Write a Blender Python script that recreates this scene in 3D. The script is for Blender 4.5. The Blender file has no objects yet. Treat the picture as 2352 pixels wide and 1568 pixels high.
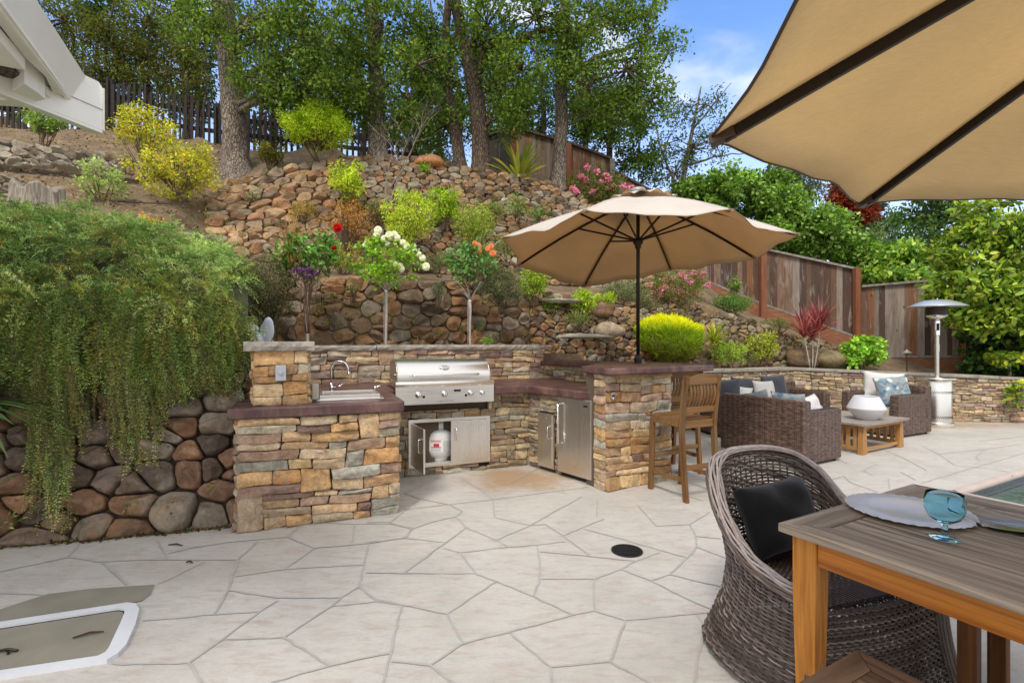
import bpy, bmesh, math, random
import numpy as np
from mathutils import Vector, Matrix
R = math.radians
PI = math.pi
scene = bpy.context.scene
COL = scene.collection

# ---------------------------------------------------------------- camera
F, H0, CU, CV = 1158.0, 1.45, 1176.0, 784.0
cam_d = bpy.data.cameras.new('camera')
cam_d.sensor_width = 36.0
cam_d.lens = 36.0 * F / 2352.0
cam_d.clip_start = 0.05
cam_d.clip_end = 2000
cam = bpy.data.objects.new('camera', cam_d)
cam.location = (0, 0, H0)
cam.rotation_euler = (R(90), 0, 0)
COL.objects.link(cam)
scene.camera = cam

# ---------------------------------------------------------------- light
SUN_EL, SUN_AZ = 52.0, 200.0       # azimuth: clockwise from +Y, the sun is behind the camera
world = bpy.data.worlds.new('World')
scene.world = world
world.use_nodes = True
wt = world.node_tree
wt.nodes.clear()
def wn(t): return wt.nodes.new(t)
out = wn('ShaderNodeOutputWorld'); bg = wn('ShaderNodeBackground')
sky = wn('ShaderNodeTexSky'); sky.sky_type = 'NISHITA'; sky.sun_disc = False
sky.sun_elevation = R(SUN_EL); sky.sun_rotation = R(SUN_AZ)
sky.air_density = 1.0; sky.dust_density = 0.3; sky.ozone_density = 2.2
tc = wn('ShaderNodeTexCoord')
# cloud cover added for white light, thick overhead and behind, torn open ahead
mp = wn('ShaderNodeMapping'); mp.inputs['Scale'].default_value = (1.0, 1.0, 2.2)
ns = wn('ShaderNodeTexNoise'); ns.inputs['Scale'].default_value = 2.3; ns.inputs['Detail'].default_value = 7
ns.inputs['Roughness'].default_value = 0.55
wt.links.new(tc.outputs['Generated'], mp.inputs['Vector']); wt.links.new(mp.outputs['Vector'], ns.inputs['Vector'])
sep = wn('ShaderNodeSeparateXYZ'); wt.links.new(tc.outputs['Generated'], sep.inputs[0])
def wmath(op, a, b=None, clamp=False):
    n = wn('ShaderNodeMath'); n.operation = op; n.use_clamp = clamp
    for i, x in enumerate((a, b)):
        if x is None: continue
        if isinstance(x, (int, float)): n.inputs[i].default_value = x
        else: wt.links.new(x, n.inputs[i])
    return n.outputs[0]
# coverage rises away from +Y (ahead) and towards the zenith
cov = wmath('ADD', wmath('MULTIPLY', sep.outputs['Y'], -0.55), wmath('MULTIPLY', sep.outputs['Z'], 0.30))
cov = wmath('ADD', cov, ns.outputs['Fac'])
n2s = wn('ShaderNodeTexNoise'); n2s.inputs['Scale'].default_value = 3.1; n2s.inputs['Detail'].default_value = 8; n2s.inputs['Roughness'].default_value = 0.5; n2s.inputs['Distortion'].default_value = 0.6
mp2 = wn('ShaderNodeMapping'); mp2.inputs['Scale'].default_value = (1.0, 1.0, 3.0); mp2.inputs['Location'].default_value = (0.3, 1.7, 0.2); wt.links.new(tc.outputs['Generated'], mp2.inputs['Vector']); wt.links.new(mp2.outputs['Vector'], n2s.inputs['Vector'])
cov = wmath('ADD', cov, wmath('MULTIPLY', wmath('SUBTRACT', n2s.outputs['Fac'], 0.52, True), 1.7))
cf = wn('ShaderNodeMapRange'); cf.interpolation_type = 'SMOOTHSTEP'
cf.inputs['From Min'].default_value = 0.22; cf.inputs['From Max'].default_value = 0.75
wt.links.new(cov, cf.inputs['Value'])
mix = wn('ShaderNodeMix'); mix.data_type = 'RGBA'
wt.links.new(cf.outputs['Result'], mix.inputs[0])
tint = wn('ShaderNodeMix'); tint.data_type = 'RGBA'; tint.blend_type = 'MULTIPLY'; tint.inputs[0].default_value = 1.0
tint.inputs[7].default_value = (1.45, 1.75, 2.15, 1)
wt.links.new(sky.outputs[0], tint.inputs[6])
# pale band of far haze low in the sky
hz = wn('ShaderNodeMapRange'); hz.inputs['From Min'].default_value = 0.02; hz.inputs['From Max'].default_value = 0.50
hz.inputs['To Min'].default_value = 0.85; hz.inputs['To Max'].default_value = 0.0
wt.links.new(sep.outputs['Z'], hz.inputs['Value'])
hm = wn('ShaderNodeMix'); hm.data_type = 'RGBA'; hm.inputs[7].default_value = (7.2, 7.7, 9.4, 1)
wt.links.new(hz.outputs['Result'], hm.inputs[0]); wt.links.new(tint.outputs[2], hm.inputs[6])
wt.links.new(hm.outputs[2], mix.inputs[6])
mix.inputs[7].default_value = (8.6, 8.6, 8.9, 1)
wt.links.new(mix.outputs[2], bg.inputs['Color']); bg.inputs['Strength'].default_value = 0.11
wt.links.new(bg.outputs[0], out.inputs['Surface'])

sun_d = bpy.data.lights.new('sun', 'SUN'); sun_d.energy = 1.7; sun_d.angle = R(12); sun_d.color = (1.0, 0.95, 0.88)
sun = bpy.data.objects.new('sun', sun_d); COL.objects.link(sun)
sdir = Vector((math.sin(R(SUN_AZ)) * math.cos(R(SUN_EL)), math.cos(R(SUN_AZ)) * math.cos(R(SUN_EL)), math.sin(R(SUN_EL))))
sun.rotation_euler = (-sdir).to_track_quat('-Z', 'Y').to_euler()
sun.location = (0, -4, 12)
scene.view_settings.view_transform = 'Standard'
scene.view_settings.look = 'None'
scene.view_settings.exposure = 0.44
scene.view_settings.gamma = 1.0

# ---------------------------------------------------------------- coordinates
def G(u, v, z=0.0):
    y = F * (H0 - z) / (v - CV)
    return Vector(((u - CU) / F * y, y, z))
def P(u, v, y):
    return Vector(((u - CU) / F * y, y, H0 - (v - CV) * y / F))
def lin(r, g, b, k=1.0):
    def f(c):
        c /= 255.0
        return (c / 12.92 if c <= 0.04045 else ((c + 0.055) / 1.055) ** 2.4) * k
    return (f(r), f(g), f(b))

# ---------------------------------------------------------------- naming
def tag(o, label=None, cat=None, group=None, kind=None):
    if label: o['label'] = label
    if cat: o['category'] = cat
    if group: o['group'] = group
    if kind: o['kind'] = kind
    return o
def empty(name, label=None, cat=None, loc=(0, 0, 0), rz=0.0, group=None):
    o = bpy.data.objects.new(name, None); COL.objects.link(o)
    o.location = loc; o.rotation_euler = (0, 0, rz); o.empty_display_size = 0.1
    return tag(o, label, cat, group)
def copy_tree(o, parent=None):
    c = o.copy(); COL.objects.link(c)
    if parent: c.parent = parent
    for ch in list(o.children): copy_tree(ch, c)
    return c

# ---------------------------------------------------------------- meshes
def link_mesh(name, V, Fc, mat, parent=None, col=None, smooth=False, bevel=0.0, face_mats=None):
    me = bpy.data.meshes.new(name)
    V = np.asarray(V, dtype=np.float32).reshape(-1, 3)
    if isinstance(Fc, np.ndarray):
        n = len(Fc); k = Fc.shape[1]
        me.vertices.add(len(V)); me.vertices.foreach_set('co', V.ravel())
        me.loops.add(n * k); me.loops.foreach_set('vertex_index', Fc.astype(np.int32).ravel())
        me.polygons.add(n)
        me.polygons.foreach_set('loop_start', np.arange(0, n * k, k, dtype=np.int32))
        me.polygons.foreach_set('loop_total', np.full(n, k, dtype=np.int32))
        me.update(calc_edges=True)
    else:
        me.from_pydata([tuple(map(float, v)) for v in V], [], Fc)
        me.update()
    if smooth:
        me.polygons.foreach_set('use_smooth', np.ones(len(me.polygons), dtype=bool))
    if col is not None:
        a = me.color_attributes.new('Col', 'FLOAT_COLOR', 'POINT')
        c = np.asarray(col, dtype=np.float32)
        if c.shape[1] == 3: c = np.hstack([c, np.ones((len(c), 1), dtype=np.float32)])
        a.data.foreach_set('color', c.ravel())
    for m in (mat if isinstance(mat, (list, tuple)) else [mat]): me.materials.append(m)
    if face_mats is not None: me.polygons.foreach_set('material_index', np.asarray(face_mats, dtype=np.int32))
    o = bpy.data.objects.new(name, me); COL.objects.link(o)
    if parent: o.parent = parent
    if bevel > 0:
        b = o.modifiers.new('bevel', 'BEVEL'); b.width = bevel; b.segments = 2; b.limit_method = 'ANGLE'; b.angle_limit = R(35)
        b.harden_normals = False
    return o

class MB:
    """collects shapes for ONE mesh"""
    def __init__(s): s.V = []; s.F = []; s.C = []; s.c = (1, 1, 1)
    def add(s, V, Fc, c=None):
        b = len(s.V); s.V += [tuple(v) for v in V]; s.F += [tuple(i + b for i in f) for f in Fc]
        s.C += [c or s.c] * len(V); return s
    def box(s, c, d, rz=0, M=None, col=None):
        x, y, z = d[0] / 2, d[1] / 2, d[2] / 2
        vs = [Vector((a * x, b * y, e * z)) for e in (-1, 1) for a, b in ((-1, -1), (1, -1), (1, 1), (-1, 1))]
        M = M or Matrix.Rotation(rz, 3, 'Z')
        vs = [M @ v + Vector(c) for v in vs]
        return s.add(vs, [(3, 2, 1, 0), (4, 5, 6, 7), (0, 1, 5, 4), (1, 2, 6, 5), (2, 3, 7, 6), (3, 0, 4, 7)], col)
    def beam(s, a, b, w, t, up=(0, 0, 1), col=None):
        a, b = Vector(a), Vector(b); z = (b - a); L = z.length; z.normalize()
        x = z.cross(Vector(up))
        if x.length < 1e-4: x = z.cross(Vector((0, 1, 0)))
        x.normalize(); y = x.cross(z)   # x: width dir, y: thickness dir
        M = Matrix((x, y, z)).transposed()
        return s.box((a + b) / 2, (w, t, L), M=M, col=col)
    def prism(s, pts, z0, z1, col=None):
        n = len(pts)
        V = [(p[0], p[1], z0) for p in pts] + [(p[0], p[1], z1) for p in pts]
        Fc = [tuple(range(n - 1, -1, -1)), tuple(range(n, 2 * n))] + [(i, (i + 1) % n, n + (i + 1) % n, n + i) for i in range(n)]
        return s.add(V, Fc, col)
    def slab(s, quad, off, col=None):
        """a polygon in space given thickness along vector off"""
        n = len(quad); off = Vector(off)
        V = [Vector(q) for q in quad] + [Vector(q) + off for q in quad]
        Fc = [tuple(range(n - 1, -1, -1)), tuple(range(n, 2 * n))] + [(i, (i + 1) % n, n + (i + 1) % n, n + i) for i in range(n)]
        return s.add(V, Fc, col)
    def tube(s, pts, rad, n=8, cap=True, col=None):
        pts = [Vector(p) for p in pts]; m = len(pts)
        if isinstance(rad, (int, float)): rad = [rad] * m
        b = []; px = None
        for i, p in enumerate(pts):
            t = (pts[min(i + 1, m - 1)] - pts[max(i - 1, 0)])
            if t.length < 1e-9: t = Vector((0, 0, 1))
            t.normalize()
            if px is None:
                px = t.orthogonal().normalized()
            else:
                px = (px - t * px.dot(t))
                px = px.normalized() if px.length > 1e-6 else t.orthogonal().normalized()
            py = t.cross(px)
            for k in range(n):
                a = 2 * PI * k / n
                b.append(p + (px * math.cos(a) + py * math.sin(a)) * rad[i])
        Fc = [(i * n + k, i * n + (k + 1) % n, (i + 1) * n + (k + 1) % n, (i + 1) * n + k) for i in range(m - 1) for k in range(n)]
        if cap: Fc += [tuple(range(n - 1, -1, -1)), tuple((m - 1) * n + k for k in range(n))]
        return s.add(b, Fc, col)
    def lathe(s, prof, c=(0, 0, 0), n=32, sx=1, sy=1, col=None, M=None, close=False):
        V = []
        for r, z in prof:
            for k in range(n):
                a = 2 * PI * k / n
                v = Vector((r * math.cos(a) * sx, r * math.sin(a) * sy, z))
                if M: v = M @ v
                V.append(v + Vector(c))
        m = len(prof)
        Fc = [(i * n + k, i * n + (k + 1) % n, (i + 1) * n + (k + 1) % n, (i + 1) * n + k) for i in range(m - 1) for k in range(n)]
        if prof[0][0] > 1e-6 and not close: Fc.append(tuple(range(n - 1, -1, -1)))
        if prof[-1][0] > 1e-6 and not close: Fc.append(tuple((m - 1) * n + k for k in range(n)))
        return s.add(V, Fc, col)
    def build(s, name, mat, parent=None, smooth=False, bevel=0.0, autosmooth=None):
        o = link_mesh(name, s.V, s.F, mat, parent, s.C, smooth, bevel)
        if autosmooth:
            bm = bmesh.new(); bm.from_mesh(o.data)
            bmesh.ops.recalc_face_normals(bm, faces=bm.faces)
            for e in bm.edges:
                if len(e.link_faces) == 2 and e.calc_face_angle(0) > R(autosmooth): e.smooth = False
            for f in bm.faces: f.smooth = True
            bm.to_mesh(o.data); bm.free()
        return o

# ---------------------------------------------------------------- materials
def newmat(name):
    m = bpy.data.materials.new(name); m.use_nodes = True
    nt = m.node_tree; nt.nodes.clear()
    o = nt.nodes.new('ShaderNodeOutputMaterial'); b = nt.nodes.new('ShaderNodeBsdfPrincipled')
    nt.links.new(b.outputs[0], o.inputs['Surface'])
    return m, nt, b, o
def nd(nt, t, **kw):
    n = nt.nodes.new(t)
    for k, v in kw.items():
        if k in n.inputs.keys(): n.inputs[k].default_value = v
        else: setattr(n, k, v)
    return n
def coords(nt, kind='Object', scale=(1, 1, 1), rot=(0, 0, 0)):
    t = nd(nt, 'ShaderNodeTexCoord'); m = nd(nt, 'ShaderNodeMapping')
    m.inputs['Scale'].default_value = scale; m.inputs['Rotation'].default_value = rot
    nt.links.new(t.outputs[kind], m.inputs['Vector']); return m.outputs['Vector']
def noise(nt, vec, scale, detail=4, rough=0.55, dist=0.0):
    n = nd(nt, 'ShaderNodeTexNoise'); n.inputs['Scale'].default_value = scale; n.inputs['Detail'].default_value = detail
    n.inputs['Roughness'].default_value = rough; n.inputs['Distortion'].default_value = dist
    nt.links.new(vec, n.inputs['Vector']); return n.outputs['Fac']
def ramp(nt, fac, stops, interp='LINEAR'):
    r = nd(nt, 'ShaderNodeValToRGB'); r.color_ramp.interpolation = interp
    e = r.color_ramp.elements
    while len(e) < len(stops): e.new(0.5)
    for i, (p, c) in enumerate(stops):
        e[i].position = p; e[i].color = (c[0], c[1], c[2], 1) if not isinstance(c, (int, float)) else (c, c, c, 1)
    nt.links.new(fac, r.inputs[0]); return r.outputs[0]
def mixc(nt, fac, a, b, blend='MIX'):
    m = nd(nt, 'ShaderNodeMix'); m.data_type = 'RGBA'; m.blend_type = blend
    for i, x in ((0, fac), (6, a), (7, b)):
        if isinstance(x, (int, float)) and i == 0: m.inputs[0].default_value = x
        elif isinstance(x, (tuple, list)): m.inputs[i].default_value = (x[0], x[1], x[2], 1)
        else: nt.links.new(x, m.inputs[i])
    return m.outputs[2]
def bump(nt, b, h, strength=0.5, dist=0.01, prev=None):
    n = nd(nt, 'ShaderNodeBump'); n.inputs['Strength'].default_value = strength; n.inputs['Distance'].default_value = dist
    nt.links.new(h, n.inputs['Height'])
    if prev is not None: nt.links.new(prev, n.inputs['Normal'])
    nt.links.new(n.outputs[0], b.inputs['Normal']); return n.outputs[0]
def attr(nt, name='Col'):
    a = nd(nt, 'ShaderNodeAttribute'); a.attribute_name = name; return a.outputs['Color']
def scl(nt, c, k):   # colour times grey factor socket
    return mixc(nt, 1.0, c, k, 'MULTIPLY')

def m_plain(name, col, rough=0.5, metal=0.0, var=0.0, vscale=8.0, bmp=0.0, bscale=60.0, coat=0.0):
    m, nt, b, o = newmat(name)
    b.inputs['Roughness'].default_value = rough; b.inputs['Metallic'].default_value = metal
    b.inputs['Base Color'].default_value = (*col, 1)
    vec = coords(nt)
    if var > 0:
        f = noise(nt, vec, vscale, 6)
        k = ramp(nt, f, [(0.3, 1 - var), (0.7, 1 + var * 0.6)])
        nt.links.new(scl(nt, col, k), b.inputs['Base Color'])
        r = ramp(nt, f, [(0.3, rough * 0.85), (0.7, min(1, rough * 1.15))]); nt.links.new(r, b.inputs['Roughness'])
    if bmp > 0: bump(nt, b, noise(nt, vec, bscale, 5), bmp, 0.004)
    if coat: b.inputs['Coat Weight'].default_value = coat
    return m

def m_stone(name, scale=1.0, moss=0.0, rough=0.85, strata=0.0):
    """rock: the hue of each stone comes from its Col attribute"""
    m, nt, b, o = newmat(name)
    vec = coords(nt, 'Object')
    c = attr(nt)
    n1 = noise(nt, vec, 6 * scale, 8, 0.65, 0.6)
    n2 = noise(nt, vec, 38 * scale, 6, 0.7)
    n3 = noise(nt, vec, 2.6 * scale, 4, 0.6, 1.0)
    c = scl(nt, c, ramp(nt, n1, [(0.25, 0.62), (0.5, 1.0), (0.75, 1.4)]))
    c = mixc(nt, ramp(nt, n3, [(0.50, 0.0), (0.68, 0.5)]), c, lin(158, 146, 128))
    c = mixc(nt, ramp(nt, noise(nt, vec, 4.2 * scale, 5, 0.6, 0.5), [(0.54, 0.0), (0.70, 0.36)]), c, lin(148, 100, 64))
    c = mixc(nt, ramp(nt, noise(nt, vec, 3.3 * scale, 5, 0.65, 0.8), [(0.58, 0.0), (0.72, 0.5)]), c, lin(74, 60, 52))
    c = scl(nt, c, ramp(nt, noise(nt, vec, 11 * scale, 7, 0.7, 0.4), [(0.32, 0.72), (0.5, 1.0), (0.7, 1.22)]))
    c = scl(nt, c, ramp(nt, n2, [(0.3, 0.78), (0.7, 1.2)]))
    if moss > 0:
        c = mixc(nt, ramp(nt, noise(nt, vec, 3.1 * scale, 6, 0.7), [(0.52, 0.0), (0.68, moss)]), c, lin(120, 122, 82))
    nt.links.new(c, b.inputs['Base Color']); b.inputs['Roughness'].default_value = rough
    b.inputs['Specular IOR Level'].default_value = 0.3
    p = bump(nt, b, n1, 0.7, 0.03)
    if strata:
        v2 = coords(nt, 'Object', (4, 4, 34))
        p = bump(nt, b, noise(nt, v2, 1.3, 5, 0.6, 0.8), strata, 0.012, p)
    bump(nt, b, n2, 0.5, 0.008, p)
    return m

def m_leaf(name, trans=0.38, rough=0.6, spec=0.15):
    m, nt, b, o = newmat(name)
    c = attr(nt)
    nt.links.new(c, b.inputs['Base Color']); b.inputs['Roughness'].default_value = rough
    b.inputs['Specular IOR Level'].default_value = spec
    t = nd(nt, 'ShaderNodeBsdfTranslucent')
    tcx = mixc(nt, 1.0, c, (1.25, 1.25, 0.55), 'MULTIPLY'); nt.links.new(tcx, t.inputs['Color'])
    mx = nd(nt, 'ShaderNodeMixShader'); mx.inputs[0].default_value = trans
    nt.links.new(b.outputs[0], mx.inputs[1]); nt.links.new(t.outputs[0], mx.inputs[2]); nt.links.new(mx.outputs[0], o.inputs['Surface'])
    return m

def m_wood(name, c1, c2, rough=0.6, axis='X', grain=1.0, weather=None, use_attr=False, coat=0.0):
    """c1/c2: light and dark of the grain, grain runs along local axis"""
    m, nt, b, o = newmat(name)
    s = {'X': (1.2, 26, 26), 'Y': (26, 1.2, 26), 'Z': (26, 26, 1.2)}[axis]
    s = tuple(x * grain for x in s)
    vec = coords(nt, 'Object', s)
    f = noise(nt, vec, 1.0, 8, 0.62, 1.2)
    f2 = noise(nt, coords(nt, 'Object', tuple(x * 5 for x in s)), 1.0, 4, 0.6, 0.3)
    c = ramp(nt, f, [(0.28, c2), (0.52, tuple((a + d) / 2 for a, d in zip(c1, c2))), (0.72, c1)])
    if use_attr: c = scl(nt, attr(nt), ramp(nt, f, [(0.25, 0.6), (0.5, 1.0), (0.75, 1.3)]))
    c = scl(nt, c, ramp(nt, f2, [(0.3, 0.85), (0.7, 1.12)]))
    if weather:
        w = noise(nt, coords(nt, 'Object', (1.6, 1.6, 1.6)), 2.0, 6, 0.65, 0.8)
        c = mixc(nt, ramp(nt, w, [(0.45, 0.0), (0.7, 0.8)]), c, weather)
    nt.links.new(c, b.inputs['Base Color']); b.inputs['Roughness'].default_value = rough
    b.inputs['Coat Weight'].default_value = coat
    b.inputs['Specular IOR Level'].default_value = 0.22
    bump(nt, b, f, 0.25, 0.004)
    return m

def m_fence(name):
    m, nt, b, o = newmat(name)
    vec = coords(nt, 'Object', (14, 14, 0.7))
    f = noise(nt, vec, 2.2, 7, 0.62, 0.9)
    st = noise(nt, coords(nt, 'Object', (5, 5, 0.8)), 1.2, 5, 0.6, 1.2)
    c = scl(nt, attr(nt), ramp(nt, f, [(0.25, 0.62), (0.5, 1.0), (0.75, 1.3)]))
    c = mixc(nt, ramp(nt, st, [(0.53, 0.0), (0.72, 0.7)]), c, lin(62, 42, 34))
    c = mixc(nt, ramp(nt, noise(nt, coords(nt, 'Object', (7, 7, 1.1)), 1.7, 4, 0.6, 0.6), [(0.56, 0.0), (0.72, 0.6)]), c, lin(170, 160, 150))
    kn = nd(nt, 'ShaderNodeTexVoronoi'); kn.inputs['Scale'].default_value = 2.3
    nt.links.new(coords(nt, 'Object', (2.4, 2.4, 1)), kn.inputs['Vector'])
    c = mixc(nt, ramp(nt, kn.outputs['Distance'], [(0.05, 0.85), (0.1, 0.0)]), c, lin(40, 24, 18))
    nt.links.new(c, b.inputs['Base Color']); b.inputs['Roughness'].default_value = 0.8
    bump(nt, b, f, 0.4, 0.006)
    return m

def m_bark(name, ca, cb):
    m, nt, b, o = newmat(name)
    vec = coords(nt, 'Object', (1, 1, 0.28))
    v = nd(nt, 'ShaderNodeTexVoronoi'); v.feature = 'DISTANCE_TO_EDGE'; v.inputs['Scale'].default_value = 26
    wv = nd(nt, 'ShaderNodeVectorMath'); wv.operation = 'ADD'
    nn = nd(nt, 'ShaderNodeTexNoise'); nn.inputs['Scale'].default_value = 9
    nt.links.new(vec, nn.inputs['Vector'])
    ms = nd(nt, 'ShaderNodeVectorMath'); ms.operation = 'SCALE'; ms.inputs['Scale'].default_value = 0.09
    nt.links.new(nn.outputs['Color'], ms.inputs[0]); nt.links.new(vec, wv.inputs[0]); nt.links.new(ms.outputs[0], wv.inputs[1])
    nt.links.new(wv.outputs[0], v.inputs['Vector'])
    e = ramp(nt, v.outputs['Distance'], [(0.0, 0.0), (0.16, 1.0)])
    n1 = noise(nt, vec, 5, 6, 0.7)
    c = mixc(nt, e, cb, ca)
    c = scl(nt, c, ramp(nt, n1, [(0.3, 0.6), (0.7, 1.35)]))
    nt.links.new(c, b.inputs['Base Color']); b.inputs['Roughness'].default_value = 0.95
    p = bump(nt, b, e, 0.8, 0.02); bump(nt, b, n1, 0.5, 0.02, p)
    return m

def m_canvas(name, col, trans=0.4, tt=(1.0, 0.74, 0.42)):
    m, nt, b, o = newmat(name)
    vec = coords(nt)
    f = noise(nt, vec, 1.7, 4, 0.5, 0.6)
    w = noise(nt, coords(nt, 'Object', (1, 1, 1)), 220, 2)
    th = noise(nt, coords(nt, 'Object', (8, 120, 120)), 1.0, 3)
    k = ramp(nt, f, [(0.3, 0.93), (0.7, 1.05)])
    c = scl(nt, col, k); c = scl(nt, c, ramp(nt, th, [(0.3, 0.95), (0.7, 1.04)]))
    nt.links.new(c, b.inputs['Base Color']); b.inputs['Roughness'].default_value = 0.9; b.inputs['Specular IOR Level'].default_value = 0.15
    t = nd(nt, 'ShaderNodeBsdfTranslucent'); nt.links.new(mixc(nt, 1.0, c, tt, 'MULTIPLY'), t.inputs['Color'])
    mx = nd(nt, 'ShaderNodeMixShader'); mx.inputs[0].default_value = trans
    nt.links.new(b.outputs[0], mx.inputs[1]); nt.links.new(t.outputs[0], mx.inputs[2]); nt.links.new(mx.outputs[0], o.inputs['Surface'])
    bump(nt, b, w, 0.15, 0.002)
    return m

def m_steel(name, axis='X', rough=0.28, col=(0.78, 0.75, 0.70)):
    m, nt, b, o = newmat(name)
    s = {'X': (1, 160, 160), 'Z': (160, 160, 1)}[axis]
    f = noise(nt, coords(nt, 'Object', s), 1.0, 3, 0.6)
    g = noise(nt, coords(nt), 2.5, 3)
    c = scl(nt, col, ramp(nt, f, [(0.3, 0.93), (0.7, 1.05)]))
    nt.links.new(c, b.inputs['Base Color']); b.inputs['Metallic'].default_value = 1.0
    nt.links.new(ramp(nt, mixc(nt, 0.4, f, g), [(0.3, rough * 0.8), (0.7, rough * 1.3)]), b.inputs['Roughness'])
    bump(nt, b, f, 0.08, 0.001)
    return m

def m_wicker(name, ca, cb, scale=1.0):
    """flat rattan strips woven over upright stakes (furniture seen from afar)"""
    m, nt, b, o = newmat(name)
    g = nd(nt, 'ShaderNodeNewGeometry')
    # horizontal coordinate runs along the face whatever way it looks
    tcn = nd(nt, 'ShaderNodeTexCoord'); sp = nd(nt, 'ShaderNodeSeparateXYZ'); nt.links.new(tcn.outputs['Object'], sp.inputs[0])
    ad = nd(nt, 'ShaderNodeMath'); ad.operation = 'ADD'; nt.links.new(sp.outputs['X'], ad.inputs[0]); nt.links.new(sp.outputs['Y'], ad.inputs[1])
    cb_ = nd(nt, 'ShaderNodeCombineXYZ'); nt.links.new(ad.outputs[0], cb_.inputs[0]); nt.links.new(sp.outputs['Z'], cb_.inputs[1])
    br = nd(nt, 'ShaderNodeTexBrick'); br.offset = 0.5
    br.inputs['Scale'].default_value = 1.0 * scale
    br.inputs['Brick Width'].default_value = 0.05; br.inputs['Row Height'].default_value = 0.0145
    br.inputs['Mortar Size'].default_value = 0.0034; br.inputs['Mortar Smooth'].default_value = 0.6; br.inputs['Bias'].default_value = -0.1
    br.inputs['Color1'].default_value = (*ca, 1); br.inputs['Color2'].default_value = (*cb, 1); br.inputs['Mortar'].default_value = (0.012, 0.009, 0.008, 1)
    nt.links.new(cb_.outputs[0], br.inputs['Vector'])
    wv = nd(nt, 'ShaderNodeTexWave'); wv.wave_type = 'BANDS'; wv.bands_direction = 'X'; wv.inputs['Scale'].default_value = 0.314 / 0.0375 * 0.5
    nt.links.new(cb_.outputs[0], wv.inputs['Vector'])
    n1 = noise(nt, coords(nt, 'Object', (6, 6, 40)), 2.0, 4)
    c = scl(nt, br.outputs['Color'], ramp(nt, wv.outputs['Fac'], [(0.0, 0.8), (0.6, 1.1)]))
    c = scl(nt, c, ramp(nt, n1, [(0.3, 0.5), (0.7, 1.6)]))
    nt.links.new(c, b.inputs['Base Color']); b.inputs['Roughness'].default_value = 0.5
    iv = nd(nt, 'ShaderNodeMath'); iv.operation = 'SUBTRACT'; iv.inputs[0].default_value = 1.0; nt.links.new(br.outputs['Fac'], iv.inputs[1])
    p = bump(nt, b, iv.outputs[0], 0.9, 0.006); bump(nt, b, wv.outputs['Fac'], 0.4, 0.006, p)
    return m

M = {}
M['canvas'] = m_canvas('canvas', lin(228, 222, 212), 0.35, (1.0, 0.84, 0.62))  # paler than the underside: the sunlit glare of one tan cloth put into colour
M['canvas_under'] = m_canvas('canvas_underside', lin(212, 184, 142), 0.38, (1.0, 0.84, 0.62))  # same cloth from below, its shaded tan put into the colour
M['canvas_near_under'] = m_canvas('canvas_near_underside', lin(246, 228, 188), 0.5, (1.0, 0.9, 0.66))  # same cloth again, the near canopy's light from below put into colour
M['dark_metal'] = m_plain('dark_metal', lin(46, 40, 38), 0.38, 0.6, 0.1)
M['bronze'] = m_plain('bronze', lin(74, 56, 44), 0.4, 0.3, 0.1)
M['black'] = m_plain('black_plastic', (0.012, 0.012, 0.013), 0.5)
M['steel'] = m_steel('brushed_steel')
M['steel_v'] = m_steel('brushed_steel_upright', 'Z')
M['chrome'] = m_plain('chrome', (0.8, 0.8, 0.8), 0.12, 1.0)
M['white_paint'] = m_plain('white_paint', lin(240, 236, 228), 0.55, 0, 0.04, 3.0, 0.1, 30)
M['dark_void'] = m_plain('dark_interior', (0.02, 0.018, 0.016), 0.9)
M['grey_plastic'] = m_plain('grey_plastic', lin(170, 174, 180), 0.45, 0, 0.05)
M['boulder'] = m_stone('boulder_stone', 1.0, 0.15)
M['fieldstone'] = m_stone('field_stone', 1.5, 0.45)
M['ledge'] = m_stone('ledge_stone', 2.2, 0.1, strata=0.55)
M['mortar'] = m_plain('mortar_gap', lin(92, 78, 64), 0.95, 0, 0.2, 20, 0.5, 40)  # brown mortar colour behind and between the stones
M['leaf'] = m_leaf('leaf')
M['leaf_gloss'] = m_leaf('glossy_leaf', 0.32, 0.4, 0.3)
M['needle'] = m_leaf('needle', 0.32, 0.7, 0.08)
M['petal'] = m_leaf('petal', 0.35, 0.6, 0.1)
M['stem'] = m_plain('stem', lin(104, 84, 66), 0.9, 0, 0.25, 30, 0.3, 60)
M['pale_stem'] = m_plain('pale_stem', lin(176, 166, 158), 0.85, 0, 0.2, 30, 0.3, 60)
M['bark'] = m_bark('oak_bark', lin(150, 136, 122), lin(76, 64, 56))
M['bark_dark'] = m_bark('dark_bark', lin(110, 92, 78), lin(50, 40, 34))
M['fence'] = m_fence('fence_board')
M['redwood'] = m_wood('redwood_post', lin(150, 98, 70), lin(112, 68, 48), 0.75, 'Z')
M['redwood_h'] = m_wood('redwood_kickboard', lin(160, 108, 80), lin(116, 76, 56), 0.75, 'X', 0.5)
M['grey_cap'] = m_wood('weathered_rail', lin(168, 158, 148), lin(104, 96, 90), 0.8, 'X', 0.5)
M['black_wood'] = m_plain('dark_picket_wood', lin(44, 36, 34), 0.85, 0, 0.3, 10, 0.3, 30)
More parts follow.
